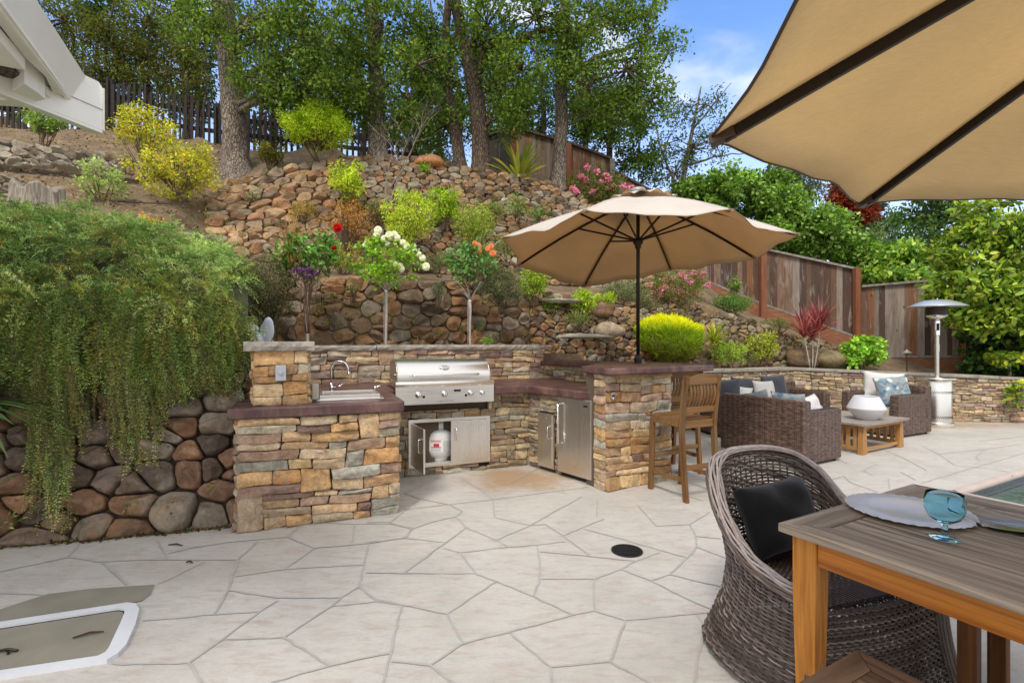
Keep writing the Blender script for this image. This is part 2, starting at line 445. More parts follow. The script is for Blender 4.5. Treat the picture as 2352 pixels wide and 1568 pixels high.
# ---------------------------------------------------------------- stones
STONE = [lin(142, 100, 68), lin(120, 88, 66), lin(158, 126, 92), lin(128, 116, 98), lin(104, 80, 66), lin(164, 106, 66), lin(140, 122, 104)]
def clip_poly(poly, px, py, nx, ny):
    res = []; n = len(poly)
    for i in range(n):
        a = poly[i]; b = poly[(i + 1) % n]
        da = (a[0] - px) * nx + (a[1] - py) * ny; db = (b[0] - px) * nx + (b[1] - py) * ny
        if da <= 0: res.append(a)
        if (da <= 0) != (db <= 0):
            t = da / (da - db); res.append((a[0] + (b[0] - a[0]) * t, a[1] + (b[1] - a[1]) * t))
    return res
def voronoi_cells(W, Hh, size, rng, aniso=1.35, vary=0.35, relax=1, mask=None):
    """cells over [0,W]x[0,Hh]; size = typical stone height; stones are wider than high"""
    pts = []; s0 = size
    sx = size * aniso; ny = max(1, int(round(Hh / size))); 
    for j in range(ny):
        z = (j + 0.5) * Hh / ny; x = rng.uniform(-0.5, 0.5) * sx
        while x < W + sx * 0.5:
            st_ = sx * rng.uniform(1 - vary, 1 + vary); x += st_
            if rng.random() < 0.10: continue
            pts.append((x - sx * 0.5, z + rng.uniform(-0.34, 0.34) * size))
            if rng.random() < 0.14: pts.append((x - sx * 0.5 + rng.uniform(-.4, .4) * sx, z + rng.choice((-.45, .45)) * size))
    def cells(pts):
        A = np.array(pts); out = []
        for i, (x, y) in enumerate(pts):
            if not (-sx <= x <= W + sx): out.append(None); continue
            dx = (A[:, 0] - x) / aniso; dy = A[:, 1] - y; d = dx * dx + dy * dy
            idx = np.argsort(d)[1:14]
            poly = [(0, 0), (W, 0), (W, Hh), (0, Hh)]
            for k in idx:
                qx, qy = pts[k]; mx, my = (x + qx) / 2, (y + qy) / 2
                poly = clip_poly(poly, mx, my, (qx - x) / aniso ** 2, qy - y)
                if len(poly) < 3: break
            out.append(poly if len(poly) >= 3 else None)
        return out
    C = cells(pts)
    for _ in range(relax):
        for i, c in enumerate(C):
            if c:
                a = np.mean(np.array(c), axis=0); pts[i] = (pts[i][0] * 0.5 + a[0] * 0.5, pts[i][1] * 0.5 + a[1] * 0.5)
        C = cells(pts)
    res = [np.array(c) for c in C if c]
    if mask: res = [c for c in res if mask(*c.mean(axis=0))]
    return [c for c in res if np.ptp(c[:, 0]) > size * 0.25 and np.ptp(c[:, 1]) > size * 0.2]
def outline(poly, n, rnd):
    """n points round a polygon, corners cut by averaging"""
    p = np.vstack([poly, poly[:1]]); seg = np.linalg.norm(np.diff(p, axis=0), axis=1); cum = np.concatenate([[0], np.cumsum(seg)])
    t = np.linspace(0, cum[-1], n, endpoint=False)
    q = np.stack([np.interp(t, cum, p[:, 0]), np.interp(t, cum, p[:, 1])], axis=1)
    for _ in range(rnd): q = (np.roll(q, 1, 0) + 2 * q + np.roll(q, -1, 0)) / 4
    return q
def stones(cells, surf, depth, gap, rng, palette=STONE, n=16, rnd=2, profile=None, rough=0.10, weights=None, colfn=None, back=-0.25, facets=5):
    """every cell becomes one rounded stone; surf(x,y)->(point, normal) arrays"""
    prof = profile or [(0.0, back), (0.0, 0.30), (0.07, 0.70), (0.20, 0.95), (0.42, 1.06), (0.72, 1.10)]
    V = []; Fc = []; Cc = []; base = 0
    nr = len(prof)
    faces = []
    for i in range(nr - 1):
        for k in range(n): faces.append((i * n + k, i * n + (k + 1) % n, (i + 1) * n + (k + 1) % n, (i + 1) * n + k))
    cap = [((nr - 1) * n + k, (nr - 1) * n + (k + 1) % n, nr * n, nr * n) for k in range(n)]
    Q = np.array(faces); T = np.array(cap)
    npr = np.random.RandomState(rng.randint(0, 10 ** 6))
    for c in cells:
        q = outline(c, n, rnd); ctr = q.mean(axis=0); ext = (np.ptp(q, axis=0)) / 2
        s = np.maximum(0.3, (ext - gap) / np.maximum(ext, 1e-4)); q = ctr + (q - ctr) * s
        q = q + npr.normal(0, rough * 0.22 * ext.min(), q.shape)
        d = depth * rng.uniform(0.6, 1.35) * min(1.0, 0.35 + ext.min() * 1.1 / max(depth, 1e-3))
        tilt = npr.uniform(-0.26, 0.26, 2); cuts = [(npr.uniform(0.82, 1.06), npr.normal(0, 0.65, 2)) for _ in range(facets)]
        L = []; Hh = []
        for inset, hh in prof:
            L.append(ctr + (q - ctr) * (1 - inset)); Hh.append(np.full(n, hh))
        L.append(ctr[None] + npr.normal(0, 0.1, (1, 2)) * ext); Hh.append(np.array([1.05]))
        L = np.vstack(L); Hh = np.concatenate(Hh)
        rel = (L - ctr) / np.maximum(ext, 1e-4)
        hg = Hh + np.where(Hh > 0.31, (rel @ tilt) + npr.normal(0, rough * .7, len(Hh)), 0)
        for c0, gk in cuts: hg = np.where(Hh > 0.31, np.minimum(hg, np.maximum(c0 + rel @ gk, 0.25)), hg)
        hgt = d * hg
        p, nn = surf(L[:, 0], L[:, 1])
        V.append(p + nn * hgt[:, None])
        Fc.append(Q + base); Fc.append(T + base); base += len(L)
        col = colfn(ctr, ext) if colfn else None
        if col is None:
            col = rng.choices(palette, weights)[0] if weights else rng.choice(palette)
            k = rng.uniform(0.72, 1.25); col = tuple(min(1, x * k) for x in col)
        Cc.append(np.tile(np.array(col)[None], (len(L), 1)))
    V = np.vstack(V); C = np.vstack(Cc); A = np.vstack(Fc)
    fl = [tuple(f) if f[2] != f[3] else tuple(f[:3]) for f in A.tolist()]
    return V, fl, C
def stone_mesh(name, mat, parent, *a, **k):
    V, fl, C = stones(*a, **k)
    return link_mesh(name, V, fl, mat, parent, C, smooth=True)
def plane_surf(o, xd, zd, nrm, wob=0.0):
    o, xd, zd, nrm = (np.array(tuple(v), dtype=float) for v in (o, xd, zd, nrm))
    def f(x, y):
        p = o[None] + x[:, None] * xd[None] + y[:, None] * zd[None]
        return p, np.tile(nrm[None], (len(x), 1))
    return f
def ledge_cells(W, Hh, rng, big=0.10, k=1.0, x0=0.0, y0=0.0):
    """coursed ledge stone with a few tall blocks"""
    rects = []; z = 0
    while z < Hh - 1e-3:
        bh = rng.uniform(0.15, 0.27) * k
        if Hh - z < bh + 0.09 * k: bh = Hh - z
        x = 0
        while x < W - 1e-3:
            isbig = rng.random() < big and bh > 0.15 * k
            bw = rng.uniform(0.13, 0.24) * k if isbig else rng.uniform(0.36, 0.85) * k
            if W - x < bw + 0.12 * k: bw = W - x
            if isbig and bw < 0.35 * k: rects.append((x, x + bw, z, z + bh))
            else:
                m = 2 if bh < 0.17 * k else rng.choice((3, 3, 4) if bh > 0.22 * k else (2, 3, 3))
                hs = [rng.uniform(0.6, 1.5) for _ in range(m)]; t = sum(hs); zz = z
                for h_ in hs:
                    h2 = h_ / t * bh; xx = x
                    while xx < x + bw - 1e-3:
                        sw = rng.uniform(0.11, 0.40) * k
                        if x + bw - xx < sw + 0.07 * k: sw = x + bw - xx
                        rects.append((xx, xx + sw, zz, zz + h2)); xx += sw
                    zz += h2
            x += bw
        z += bh
    out = []
    ph = [rng.uniform(0, 6.28) for _ in range(6)]
    def warp(x, z):
        e = min(1.0, min(z, Hh - z) / 0.06 + 0.15)
        ex = min(1.0, min(x, W - x) / 0.06)
        dz = (0.011 * math.sin(x * 5.1 + ph[0] + z * 2) + 0.006 * math.sin(x * 13 + ph[1] + z * 7)) * e
        dx = 0.008 * math.sin(z * 17 + ph[2] + x * 3) * ex
        return (x + dx * k, z + dz * k)
    for a, b, c, d in rects:
        j = lambda: rng.uniform(-0.004, 0.004) * k
        cor = [(a, c), ((a + b) / 2, c), (b, c), (b, d), ((a + b) / 2, d), (a, d)]
        out.append(np.array([[warp(x, z)[0] + j() + x0, warp(x, z)[1] + j() + y0] for x, z in cor]))
    return out
LEDGE_L = [lin(196, 158, 110), lin(204, 176, 138), lin(186, 150, 112), lin(178, 136, 90), lin(198, 176, 146), lin(178, 168, 144), lin(180, 150, 126), lin(146, 120, 106), lin(170, 166, 152), lin(206, 176, 128), lin(190, 160, 122)]
LEDGE_D = [lin(166, 142, 110), lin(150, 130, 108), lin(178, 160, 128), lin(128, 108, 96), lin(160, 154, 136), lin(182, 152, 114), lin(142, 130, 108)]
LEDGE_P = [lin(182, 150, 120), lin(194, 168, 136), lin(158, 130, 114), lin(138, 114, 106), lin(190, 174, 152), lin(198, 176, 134), lin(176, 164, 144)]
LPROF = [(0.0, -0.6), (0.0, 0.42), (0.025, 0.82), (0.08, 0.97), (0.3, 1.0), (0.65, 1.03)]
def ledge_wall(name, parent, o, xd, W, Hh, nrm, rng, pal, depth=0.035, big=0.10, k=1.0, holes=(), mask=None):
    cells = ledge_cells(W, Hh, rng, big, k)
    for hx0, hx1, hz0, hz1 in holes:
        new = []
        for c in cells:
            x0, z0 = c.min(axis=0); x1, z1 = c.max(axis=0)
            if x1 < hx0 + 0.01 or x0 > hx1 - 0.01 or z1 < hz0 + 0.01 or z0 > hz1 - 0.01: new.append(c); continue
            # cut the stone back to the side(s) outside the opening
            for (nx, ny, px, py) in ((1, 0, hx0, 0), (-1, 0, hx1, 0), (0, 1, 0, hz0), (0, -1, 0, hz1)):
                pl = clip_poly([tuple(p) for p in c], px, py, nx, ny)
                if len(pl) >= 3:
                    a = np.array(pl)
                    if np.ptp(a[:, 0]) > 0.025 and np.ptp(a[:, 1]) > 0.02: new.append(a); break
        cells = new
    return stone_mesh(name, M['ledge'], parent, cells, plane_surf(o, xd, (0, 0, 1), nrm), depth, 0.0028 * k, rng, palette=pal, n=22, rnd=0, profile=LPROF, rough=0.07, facets=2)

# ---------------------------------------------------------------- leaves
def rs(seed): return np.random.RandomState(seed)
def unit(v): return v / np.maximum(np.linalg.norm(v, axis=1, keepdims=True), 1e-9)
def leaf_faces(Pb, D, N, L, Wd, col, fold=0.0, curl=0.0):
    """leaves: base points, directions, side vectors -> quads (diamond) or folded leaf of 2 quads"""
    n = len(Pb); L = np.broadcast_to(np.asarray(L, float), (n,))[:, None]; Wd = np.broadcast_to(np.asarray(Wd, float), (n,))[:, None]
    S = unit(np.cross(D, N)); U = unit(np.cross(S, D))
    if fold <= 0:
        V = np.stack([Pb, Pb + D * L * 0.45 + S * Wd / 2, Pb + D * L - U * L * curl, Pb + D * L * 0.45 - S * Wd / 2], axis=1).reshape(-1, 3)
        Fq = np.arange(4 * n).reshape(-1, 4); C = np.repeat(col, 4, axis=0)
    else:
        V = np.stack([Pb, Pb + D * L * 0.3 + S * Wd / 2 + U * Wd * fold, Pb + D * L * 0.7 + S * Wd * 0.42 + U * Wd * fold * .8 - U * L * curl * .5, Pb + D * L - U * L * curl,
                      Pb + D * L * 0.7 - S * Wd * 0.42 + U * Wd * fold * .8 - U * L * curl * .5, Pb + D * L * 0.3 - S * Wd / 2 + U * Wd * fold], axis=1).reshape(-1, 3)
        b = (np.arange(n) * 6)[:, None]
        Fq = np.vstack([b + np.array([[0, 1, 2, 3]]), b + np.array([[0, 3, 4, 5]])]); C = np.repeat(col, 6, axis=0)
    return V, Fq, C
def pick(pal, n, g, vary=0.22, weights=None):
    pal = np.array(pal); w = None if weights is None else np.array(weights) / sum(weights)
    c = pal[g.choice(len(pal), n, p=w)]
    return c * np.clip(g.normal(1, vary, (n, 1)), 0.45, 1.8)
def clouds(centers, rad, per, L, Wd, pal, g, up=0.35, fold=0.0, flat=1.0, droop=0.0, weights=None, outw=0.5, clus=0.18):
    """leaf clusters round the given centres"""
    K = len(centers); n = K * per
    cc = np.repeat(np.asarray(centers, float), per, axis=0); rr = np.repeat(np.broadcast_to(np.asarray(rad, float), (K,)), per)[:, None]
    d = unit(g.normal(0, 1, (n, 3))); r = g.uniform(0.15, 1, (n, 1)) ** 0.6
    off = d * r * rr; off[:, 2] *= flat
    D = unit(g.normal(0, 1, (n, 3)) + d * outw + np.array([0, 0, -droop]))
    N = unit(g.normal(0, 1, (n, 3)) * (1 - up) + np.array([0, 0, 1.0]) * up * 2)
    col = pick(pal, n, g, weights=weights) * np.repeat(np.clip(g.normal(1, clus, (K, 1)), 0.5, 1.6), per, axis=0)
    sz = g.uniform(0.65, 1.25, n)
    return leaf_faces(cc + off, D, N, L * sz, Wd * sz, col, fold, 0.12)
def merge(*parts):
    V = []; Fq = []; C = []; b = 0
    for v, f, c in parts:
        V.append(v); Fq.append(f + b); C.append(c); b += len(v)
    return np.vstack(V), np.vstack(Fq), np.vstack(C)
def foliage(name, parts, mat, parent, bright=1.22):
    V, Fq, C = merge(*parts) if isinstance(parts, list) else parts
    return link_mesh(name, V, Fq, mat, parent, np.clip(C * (1.0 if mat is M['petal'] else bright), 0, 1))
def bezier(a, b, sag=0.1, n=6, rng=random):
    a, b = Vector(a), Vector(b); m = (a + b) / 2 + Vector((rng.uniform(-1, 1), rng.uniform(-1, 1), rng.uniform(0, 1))) * sag * (b - a).length
    return [a * (1 - t) ** 2 + m * 2 * t * (1 - t) + b * t * t for t in [i / (n - 1) for i in range(n)]]
GREEN_OAK = [lin(98, 126, 52), lin(118, 146, 58), lin(78, 104, 46), lin(140, 162, 70), lin(108, 134, 62)]
GREEN_DK = [lin(70, 94, 40), lin(88, 114, 46), lin(106, 130, 54), lin(126, 144, 60)]
def tree(name, label, cat, trunk, blobs, pal, leafL=0.088, leafW=0.046, per=55, crad=0.33, seed=0, bark='bark', group=None, limbs=(), fold=0.0, mat='leaf', twig=0.011, depth=1.0, trunk_n=14, up=0.35, droop=0.1, bright=None):
    """trunk: [(u,v,Y,radius)...]  blobs: [(u,v,Y,ru,rv,nclusters)...] in view pixels at distance Y"""
    rng = random.Random(seed); g = rs(seed)
    T = [P(u, v, y) for u, v, y, r in trunk]; TR = [r for *_, r in trunk]
    T[0] = T[0] - Vector((0, 0, .12)); T.insert(0, T[0] - Vector((0, 0, .45))); TR.insert(0, TR[0] * 1.15)
    base = T[1].copy()
    root = empty(name, label, cat, base, 0, group)
    mb = MB()
    # subdivide the trunk and give it an uneven outline
    pts = []; rr = []
    for i in range(len(T) - 1):
        for k in range(8):
            t = k / 8; pts.append(T[i].lerp(T[i + 1], t)); rr.append(TR[i] * (1 - t) + TR[i + 1] * t)
    pts.append(T[-1]); rr.append(TR[-1])
    sm = [pts[0]] + [(pts[i - 1] + pts[i] * 2 + pts[i + 1]) / 4 for i in range(1, len(pts) - 1)] + [pts[-1]]
    n = trunk_n; V = []; ph = rng.uniform(0, 6)
    for i, p in enumerate(sm):
        fl = 1 + 0.5 * max(0, 1 - (p.z - base.z) / 0.5) ** 2 if i < 20 else 1
        for k in range(n):
            a = 2 * PI * k / n
            r = rr[i] * fl * (1 + 0.06 * math.sin(3 * a + ph + i * 0.15) + 0.04 * math.sin(5 * a - i * 0.3) + rng.uniform(-0.03, 0.03))
            V.append(p - base + Vector((math.cos(a) * r, math.sin(a) * r, 0)))
    mb.add(V, [(i * n + k, i * n + (k + 1) % n, (i + 1) * n + (k + 1) % n, (i + 1) * n + k) for i in range(len(sm) - 1) for k in range(n)])
    for lp in limbs:
        lpts = [P(u, v, y) - base for u, v, y, r in lp]; lr = [r for *_, r in lp]
        q = []; qr = []
        for i in range(len(lpts) - 1):
            for k in range(4): q.append(lpts[i].lerp(lpts[i + 1], k / 4) + Vector((rng.uniform(-1, 1), rng.uniform(-1, 1), rng.uniform(-1, 1))) * 0.03); qr.append(lr[i] + (lr[i + 1] - lr[i]) * k / 4)
        q.append(lpts[-1]); qr.append(lr[-1]); mb.tube(q, qr, 8)
    cen = []
    anchors = [(p, r) for p, r in zip(sm, rr)]
    for (u, v, y, ru, rv, nc) in blobs:
        c = P(u, v, y); sx = ru * y / F; sz = rv * y / F
        # limb from the trunk to this mass of leaves
        ap, ar = min(anchors, key=lambda q: (q[0] - c).length + max(0, (q[0].z - c.z + 0.2)) * 1.2)
        mb.tube(bezier(ap - base, c - base, 0.12, 6, rng), [ar * 0.32, ar * 0.28, ar * 0.23, ar * 0.19, ar * 0.14, ar * 0.08], 6)
        for _ in range(nc):
            d = unit(g.normal(0, 1, (1, 3)))[0] * g.uniform(0.1, 1) ** 0.45
            q = Vector((c.x + d[0] * sx, c.y + d[1] * min(sx, 1.6) * depth, c.z + d[2] * sz))
            cen.append(q)
            if rng.random() < 0.6: mb.tube(bezier(c - base, q - base, 0.15, 4, rng), [twig * 2.2, twig * 1.6, twig, twig * 0.4], 4, cap=False)
    mb.build('trunk', M[bark], root, smooth=True)
    cen = np.array([tuple(c - base) for c in cen])
    foliage('crown', clouds(cen, g.uniform(0.6, 1.3, len(cen)) * crad, per, leafL, leafW, pal, g, up, fold, 0.8, droop), M[mat], root, bright or (1.22 if mat == 'leaf_gloss' else 0.98))
    return root
def shrub(name, label, cat, c, r, pal, seed, n=1500, L=0.05, Wd=0.025, nstem=7, stem='stem', mat='leaf', fold=0.0, up=0.3, clusters=60, crad=0.12, base_z=None, group=None, droop=0.0, flowers=None, outw=0.95, weights=None, shape='ball', stem_r=0.008):
    """c: crown centre, r: (rx,ry,rz); stems rise from the ground under it"""
    rng = random.Random(seed); g = rs(seed)
    c = Vector(c); bz = c.z - r[2] - 0.1 if base_z is None else base_z
    base = Vector((c.x, c.y, bz)); root = empty(name, label, cat, base, 0, group)
    d = unit(g.normal(0, 1, (clusters, 3))) * (g.uniform(0.05, 1, (clusters, 1)) ** 0.4)
    if shape == 'dome': d[:, 2] = np.abs(d[:, 2]) * 1.6 - 0.6
    if shape == 'fan': d[:, :2] *= (0.35 + 0.65 * (d[:, 2:3] + 1) / 2)
    lump = 1 + 0.18 * np.sin(d[:, 0:1] * 5 + seed) * np.cos(d[:, 2:3] * 4 + seed * 2)
    cen = d * lump * np.array(r) + np.array(tuple(c - base))
    mb = MB()
    for i in range(nstem):
        k = cen[rng.randrange(clusters)]
        mb.tube(bezier((rng.uniform(-.04, .04), rng.uniform(-.04, .04), -0.05), k, 0.14, 6, rng), [stem_r, stem_r * .9, stem_r * .8, stem_r * .7, stem_r * .5, stem_r * .3], 5)
    for i in range(clusters // 2):
        k = Vector(cen[rng.randrange(clusters)]); b = Vector((k.x * .35, k.y * .35, max(0.02, k.z * .45)))
        mb.tube(bezier(b, k, 0.12, 4, rng), [stem_r * .6, stem_r * .5, stem_r * .4, stem_r * .2], 4, cap=False)
    mb.build('stem', M[stem], root, smooth=True)
    foliage('foliage', clouds(cen, g.uniform(0.6, 1.4, clusters) * crad, max(1, n // clusters), L, Wd, pal, g, up, fold, 0.9, droop, weights, outw), M[mat], root)
    if flowers:
        fcols, fn, fr, fwhere = flowers
        pts = []
        for i in range(fn):
            k = cen[rng.randrange(clusters)] if fwhere is None else np.array(fwhere[i % len(fwhere)]) - np.array(tuple(base))
            k = k * (1.04 if fwhere is None else 1); k = k + g.normal(0, 0.03 if fwhere is None else 0.0, 3); pts.append(k)
        pts = np.array(pts)
        foliage('blossom', clouds(pts, fr, 26, fr * 1.1, fr * 0.9, fcols, g, 0.2, 0, 0.8, 0, None, 0.9, 0.08), M['petal'], root)
    return root
def blades(name, label, cat, base, n, L, wd, pal, seed, spread=1.0, rise=1.0, stems=(), mat='leaf', group=None, part='foliage', bend=1.0, srad=0.012):
    """strap-leaved plant: arching blades from one or more crowns"""
    g = rs(seed); base = Vector(base); root = empty(name, label, cat, base, 0, group)
    crowns = [Vector(s) for s in stems] or [Vector((0, 0, 0))]
    V = []; Fq = []; C = []; b = 0
    for i in range(n):
        o = np.array(tuple(crowns[i % len(crowns)])); a = g.uniform(0, 2 * PI); el = g.uniform(0.15, 1.0) ** 0.7
        l = L * g.uniform(0.6, 1.1); h = np.array([math.cos(a), math.sin(a), 0]); s = np.array([-math.sin(a), math.cos(a), 0])
        m = 7; col = pick(pal, 1, g, 0.15)[0]
        for k in range(m):
            t = k / (m - 1); out_ = spread * l * (1 - el) * t + spread * l * 0.35 * t * t; z = rise * l * (el * 0.95 + 0.15) * t - bend * l * 0.55 * (1.15 - el) * t * t
            w = wd * (0.5 + 1.2 * t) * (1 - t) ** 0.5 * 0.9 + 0.0008
            p = o + h * out_ + np.array([0, 0, z])
            V += [p - s * w, p + s * w]; C += [col, col * (1.15 if k % 2 else 1.0)]
        for k in range(m - 1): Fq.append((b + 2 * k, b + 2 * k + 1, b + 2 * k + 3, b + 2 * k + 2))
        b += 2 * m
    link_mesh(part, np.array(V), np.array(Fq), M[mat], root, np.clip(np.array(C), 0, 1), smooth=True)
    if stems:
        mb = MB()
        for s in crowns: mb.tube(bezier((s.x * .3, s.y * .3, -0.05), s, 0.05, 6, random.Random(seed)), srad, 6)
        mb.build('stem', M['pale_stem'], root, smooth=True)
    return root
# ================================================================= kitchen frame
KO = Vector((-2.09, 3.83, 0)); KX = Vector((math.cos(R(21.5)), math.sin(R(21.5)), 0)); KY_ = Vector((-KX.y, KX.x, 0))
def K(x, y, z=0.0): return KO + KX * x + KY_ * y + Vector((0, 0, z))
def kray(u, yk):
    """distance Y where the picture column u meets the line yk behind the kitchen"""
    a = (u - CU) / F; o = KO + KY_ * yk
    t = (a * o.y - o.x) / (KX.x - a * KX.y); return (o + KX * t).y
LWA, LWC, LWB = Vector((0.96, 7.35, 0)), Vector((5.25, 9.44, 0)), Vector((9.9, 8.95, 0))   # low garden wall, patio side
def lwray(u):
    a = (u - CU) / F
    for A, B in ((LWA, LWC), (LWC, LWB)):
        d = B - A; t = (a * A.y - A.x) / (d.x - a * d.y)
        if t <= 1.0 or B is LWB: return (A + d * t).y
# ================================================================= ground
def ipl(knots):
    us = [k[0] for k in knots]
    return lambda u, j: float(np.interp(u, us, [k[j] for k in knots]))
UMIN, UMAX = -700, 3300
def row_z(knots): f = ipl(knots); return lambda u: Vector(((u - CU) / F * f(u, 2), f(u, 2), f(u, 1)))
def row_v(knots): f = ipl(knots); return lambda u: P(u, f(u, 1), f(u, 2))
ROW0 = row_z([(-700, 1.05, 3.3), (-400, 1.05, 3.5), (0, 1.1, 3.95), (300, 1.15, 4.25), (540, 1.2, 4.6), (620, 1.3, kray(620, 2.25))]
             + [(u, 1.3, kray(u, 2.25)) for u in (700, 900, 1100, 1250, 1330)] + [(1345, 1.02, lwray(1345) + .22)]
             + [(u, 0.93 if u < 1700 else 0.90, lwray(u) + .22) for u in (1500, 1700, 1815)] + [(2000, .84, lwray(2000) + .24), (2352, .72, lwray(2352) + .26), (3300, .6, lwray(2800) + .3)])
ROW1 = row_z([(-700, 2.2, 4.6), (-400, 2.3, 4.9), (0, 2.35, 5.15), (300, 2.3, 5.4), (450, 2.1, 5.8), (600, 1.6, 6.35), (650, 1.33, kray(650, 2.95))]
             + [(u, 1.33, kray(u, 2.95)) for u in (750, 900, 1100, 1230)] + [(1330, 1.1, kray(1330, 2.95)), (1500, 1.0, 8.95), (1600, .98, 9.3), (1700, .97, 9.75), (1820, .95, 10.1),
             (2000, .86, 9.9), (2352, .76, 9.5), (3300, .6, 9.2)])
ROW2 = row_v([(-700, 440, 6.3), (-400, 450, 6.3), (0, 475, 6.2), (250, 500, 6.4), (430, 545, 6.6), (590, 608, 7.1), (650, 640, 7.35), (900, 640, kray(900, 3.35)), (1100, 652, kray(1100, 3.4)),
              (1200, 668, 8.6), (1300, 680, 8.9), (1500, 700, 9.6), (1600, 702, 10.0), (1700, 730, 10.4), (1800, 765, 10.6), (1900, 795, 10.6), (1960, 822, 10.5), (2060, 848, 10.2), (2352, 862, 9.9), (3300, 870, 9.6)])
ROW3 = row_v([(-700, 400, 7.4), (-400, 410, 7.4), (0, 445, 7.2), (250, 480, 7.2), (400, 525, 7.3), (460, 575, 7.7), (600, 594, 8.1), (700, 602, 8.35), (900, 612, 8.8), (1100, 628, 9.25), (1200, 640, 9.5),
              (1400, 660, 10.0), (1600, 684, 10.9), (1745, 728, 11.6), (1960, 800, 11.3), (2200, 852, 10.5), (2352, 862, 10.3), (3300, 870, 10.2)])
ROW4 = row_v([(-700, 330, 9.4), (-400, 340, 9.3), (0, 375, 9.2), (250, 395, 9.2), (430, 415, 9.3), (500, 436, 9.5), (620, 400, 10.0), (780, 371, 10.6), (960, 372, 10.7), (1060, 392, 10.8), (1200, 414, 11.0), (1340, 452, 11.3),
              (1420, 484, 11.5), (1500, 530, 11.7), (1600, 635, 12.2), (1745, 728, 12.6), (1960, 800, 12.2), (2200, 852, 11.2), (2352, 862, 11.0), (3300, 870, 11)])
ROW5 = row_v([(-700, 230, 12), (-400, 250, 12), (0, 275, 12), (240, 292, 12), (500, 328, 12), (850, 362, 12.2), (1000, 370, 12.4), (1180, 402, 12.8), (1340, 442, 13.0), (1450, 476, 13.3), (1600, 640, 13.6),
              (1745, 735, 13.6), (1960, 805, 13.2), (2200, 855, 12.4), (2352, 862, 12), (3300, 870, 12)])
_r5 = ROW5
def ROW6(u):
    p = _r5(u); q = Vector((p.x * 1.35, p.y * 1.35, p.z - 1.6)); return q
def ROW7(u):
    p = _r5(u); return Vector((p.x * 2.6, p.y * 2.6, p.z - 7.5))
def ROWM(u):  # foot of the bank below row 0, hidden inside the walls
    p = ROW0(u); return Vector((p.x, p.y + 0.02, -0.3))

# dirt
m, nt, b, o = newmat('dirt')
vec = coords(nt)
n1 = noise(nt, vec, 3.0, 8, 0.65, 0.5); n2 = noise(nt, vec, 26, 6, 0.75); n3 = noise(nt, vec, 85, 3, 0.6)
c = ramp(nt, n1, [(0.3, lin(94, 78, 58)), (0.5, lin(120, 101, 76)), (0.7, lin(146, 126, 98))])
c = scl(nt, c, ramp(nt, n2, [(0.3, 0.6), (0.65, 1.2)]))
c = mixc(nt, ramp(nt, n3, [(0.60, 0.0), (0.66, 0.8)]), c, lin(196, 172, 142))
nt.links.new(c, b.inputs['Base Color']); b.inputs['Roughness'].default_value = 0.97
p_ = bump(nt, b, n2, 0.8, 0.03); bump(nt, b, n3, 0.5, 0.01, p_)
M['dirt'] = m

def build_terrain():
    rows = [ROWM, ROW0, ROW1, ROW2, ROW3, ROW4, ROW5, ROW6, ROW7]; subs = [2, 6, 10, 6, 12, 12, 4, 4]
    us = np.linspace(UMIN, UMAX, 240); rng = random.Random(3)
    grid = []
    for i in range(len(rows) - 1):
        for k in range(subs[i] if i < len(rows) - 2 else subs[i] + 1):
            t = k / subs[i]; line = []
            for u in us:
                p = rows[i](u).lerp(rows[i + 1](u), t)
                if i >= 1:
                    e = 0.05 if i < 6 else 0.3
                    p = p + Vector((0, 0, (math.sin(p.x * 2.3 + p.y) + math.sin(p.y * 3.1 - p.x * 1.7) + rng.uniform(-.6, .6)) * e * 0.4 - 0.04))
                line.append(p)
            grid.append(line)
    n = len(us); V = [tuple(p) for l in grid for p in l]
    Fq = [(i * n + k, i * n + k + 1, (i + 1) * n + k + 1, (i + 1) * n + k) for i in range(len(grid) - 1) for k in range(n - 1)]
    o = link_mesh('terrain', V, np.array(Fq), M['dirt'], None, None, smooth=True)
    tag(o, 'brown dirt hillside rising behind the stone walls', 'hillside', kind='structure')
build_terrain()
g_ = MB(); g_.box((0, 0, -3.2), (900, 900, 0.2)); o = g_.build('ground', m_plain('far_ground', lin(96, 98, 66), 0.95, 0, 0.3, 0.2))
tag(o, 'open ground reaching to the horizon below the hill', 'ground', kind='structure')

# ================================================================= patio
m, nt, b, o = newmat('patio_concrete')
vec = coords(nt)
n1 = noise(nt, vec, 1.1, 6, 0.6, 0.5); n2 = noise(nt, coords(nt, 'Object', (2, 7, 1), (0, 0, 0.5)), 2.4, 7, 0.7, 1.0); n3 = noise(nt, vec, 90, 4, 0.7)
c = ramp(nt, n1, [(0.3, lin(177, 173, 165)), (0.5, lin(190, 186, 178)), (0.7, lin(198, 192, 183))])
c = mixc(nt, ramp(nt, n2, [(0.50, 0.0), (0.72, 0.7)]), c, lin(176, 154, 140))
c = scl(nt, c, ramp(nt, noise(nt, coords(nt, 'Object', (1, 1.5, 1)), 14, 8, 0.8, 0.4), [(0.3, 0.9), (0.52, 1.0), (0.7, 1.05)]))
c = mixc(nt, ramp(nt, noise(nt, vec, 0.7, 5, 0.6, 0.3), [(0.55, 0.0), (0.75, 0.35)]), c, lin(172, 166, 148))
c = mixc(nt, ramp(nt, noise(nt, coords(nt, 'Object', (1, 3.2, 1), (0, 0, 0.4)), 5.5, 8, 0.75, 0.8), [(0.53, 0.0), (0.72, 0.5)]), c, lin(146, 138, 126))
c = scl(nt, c, ramp(nt, n3, [(0.3, 0.94), (0.7, 1.04)]))
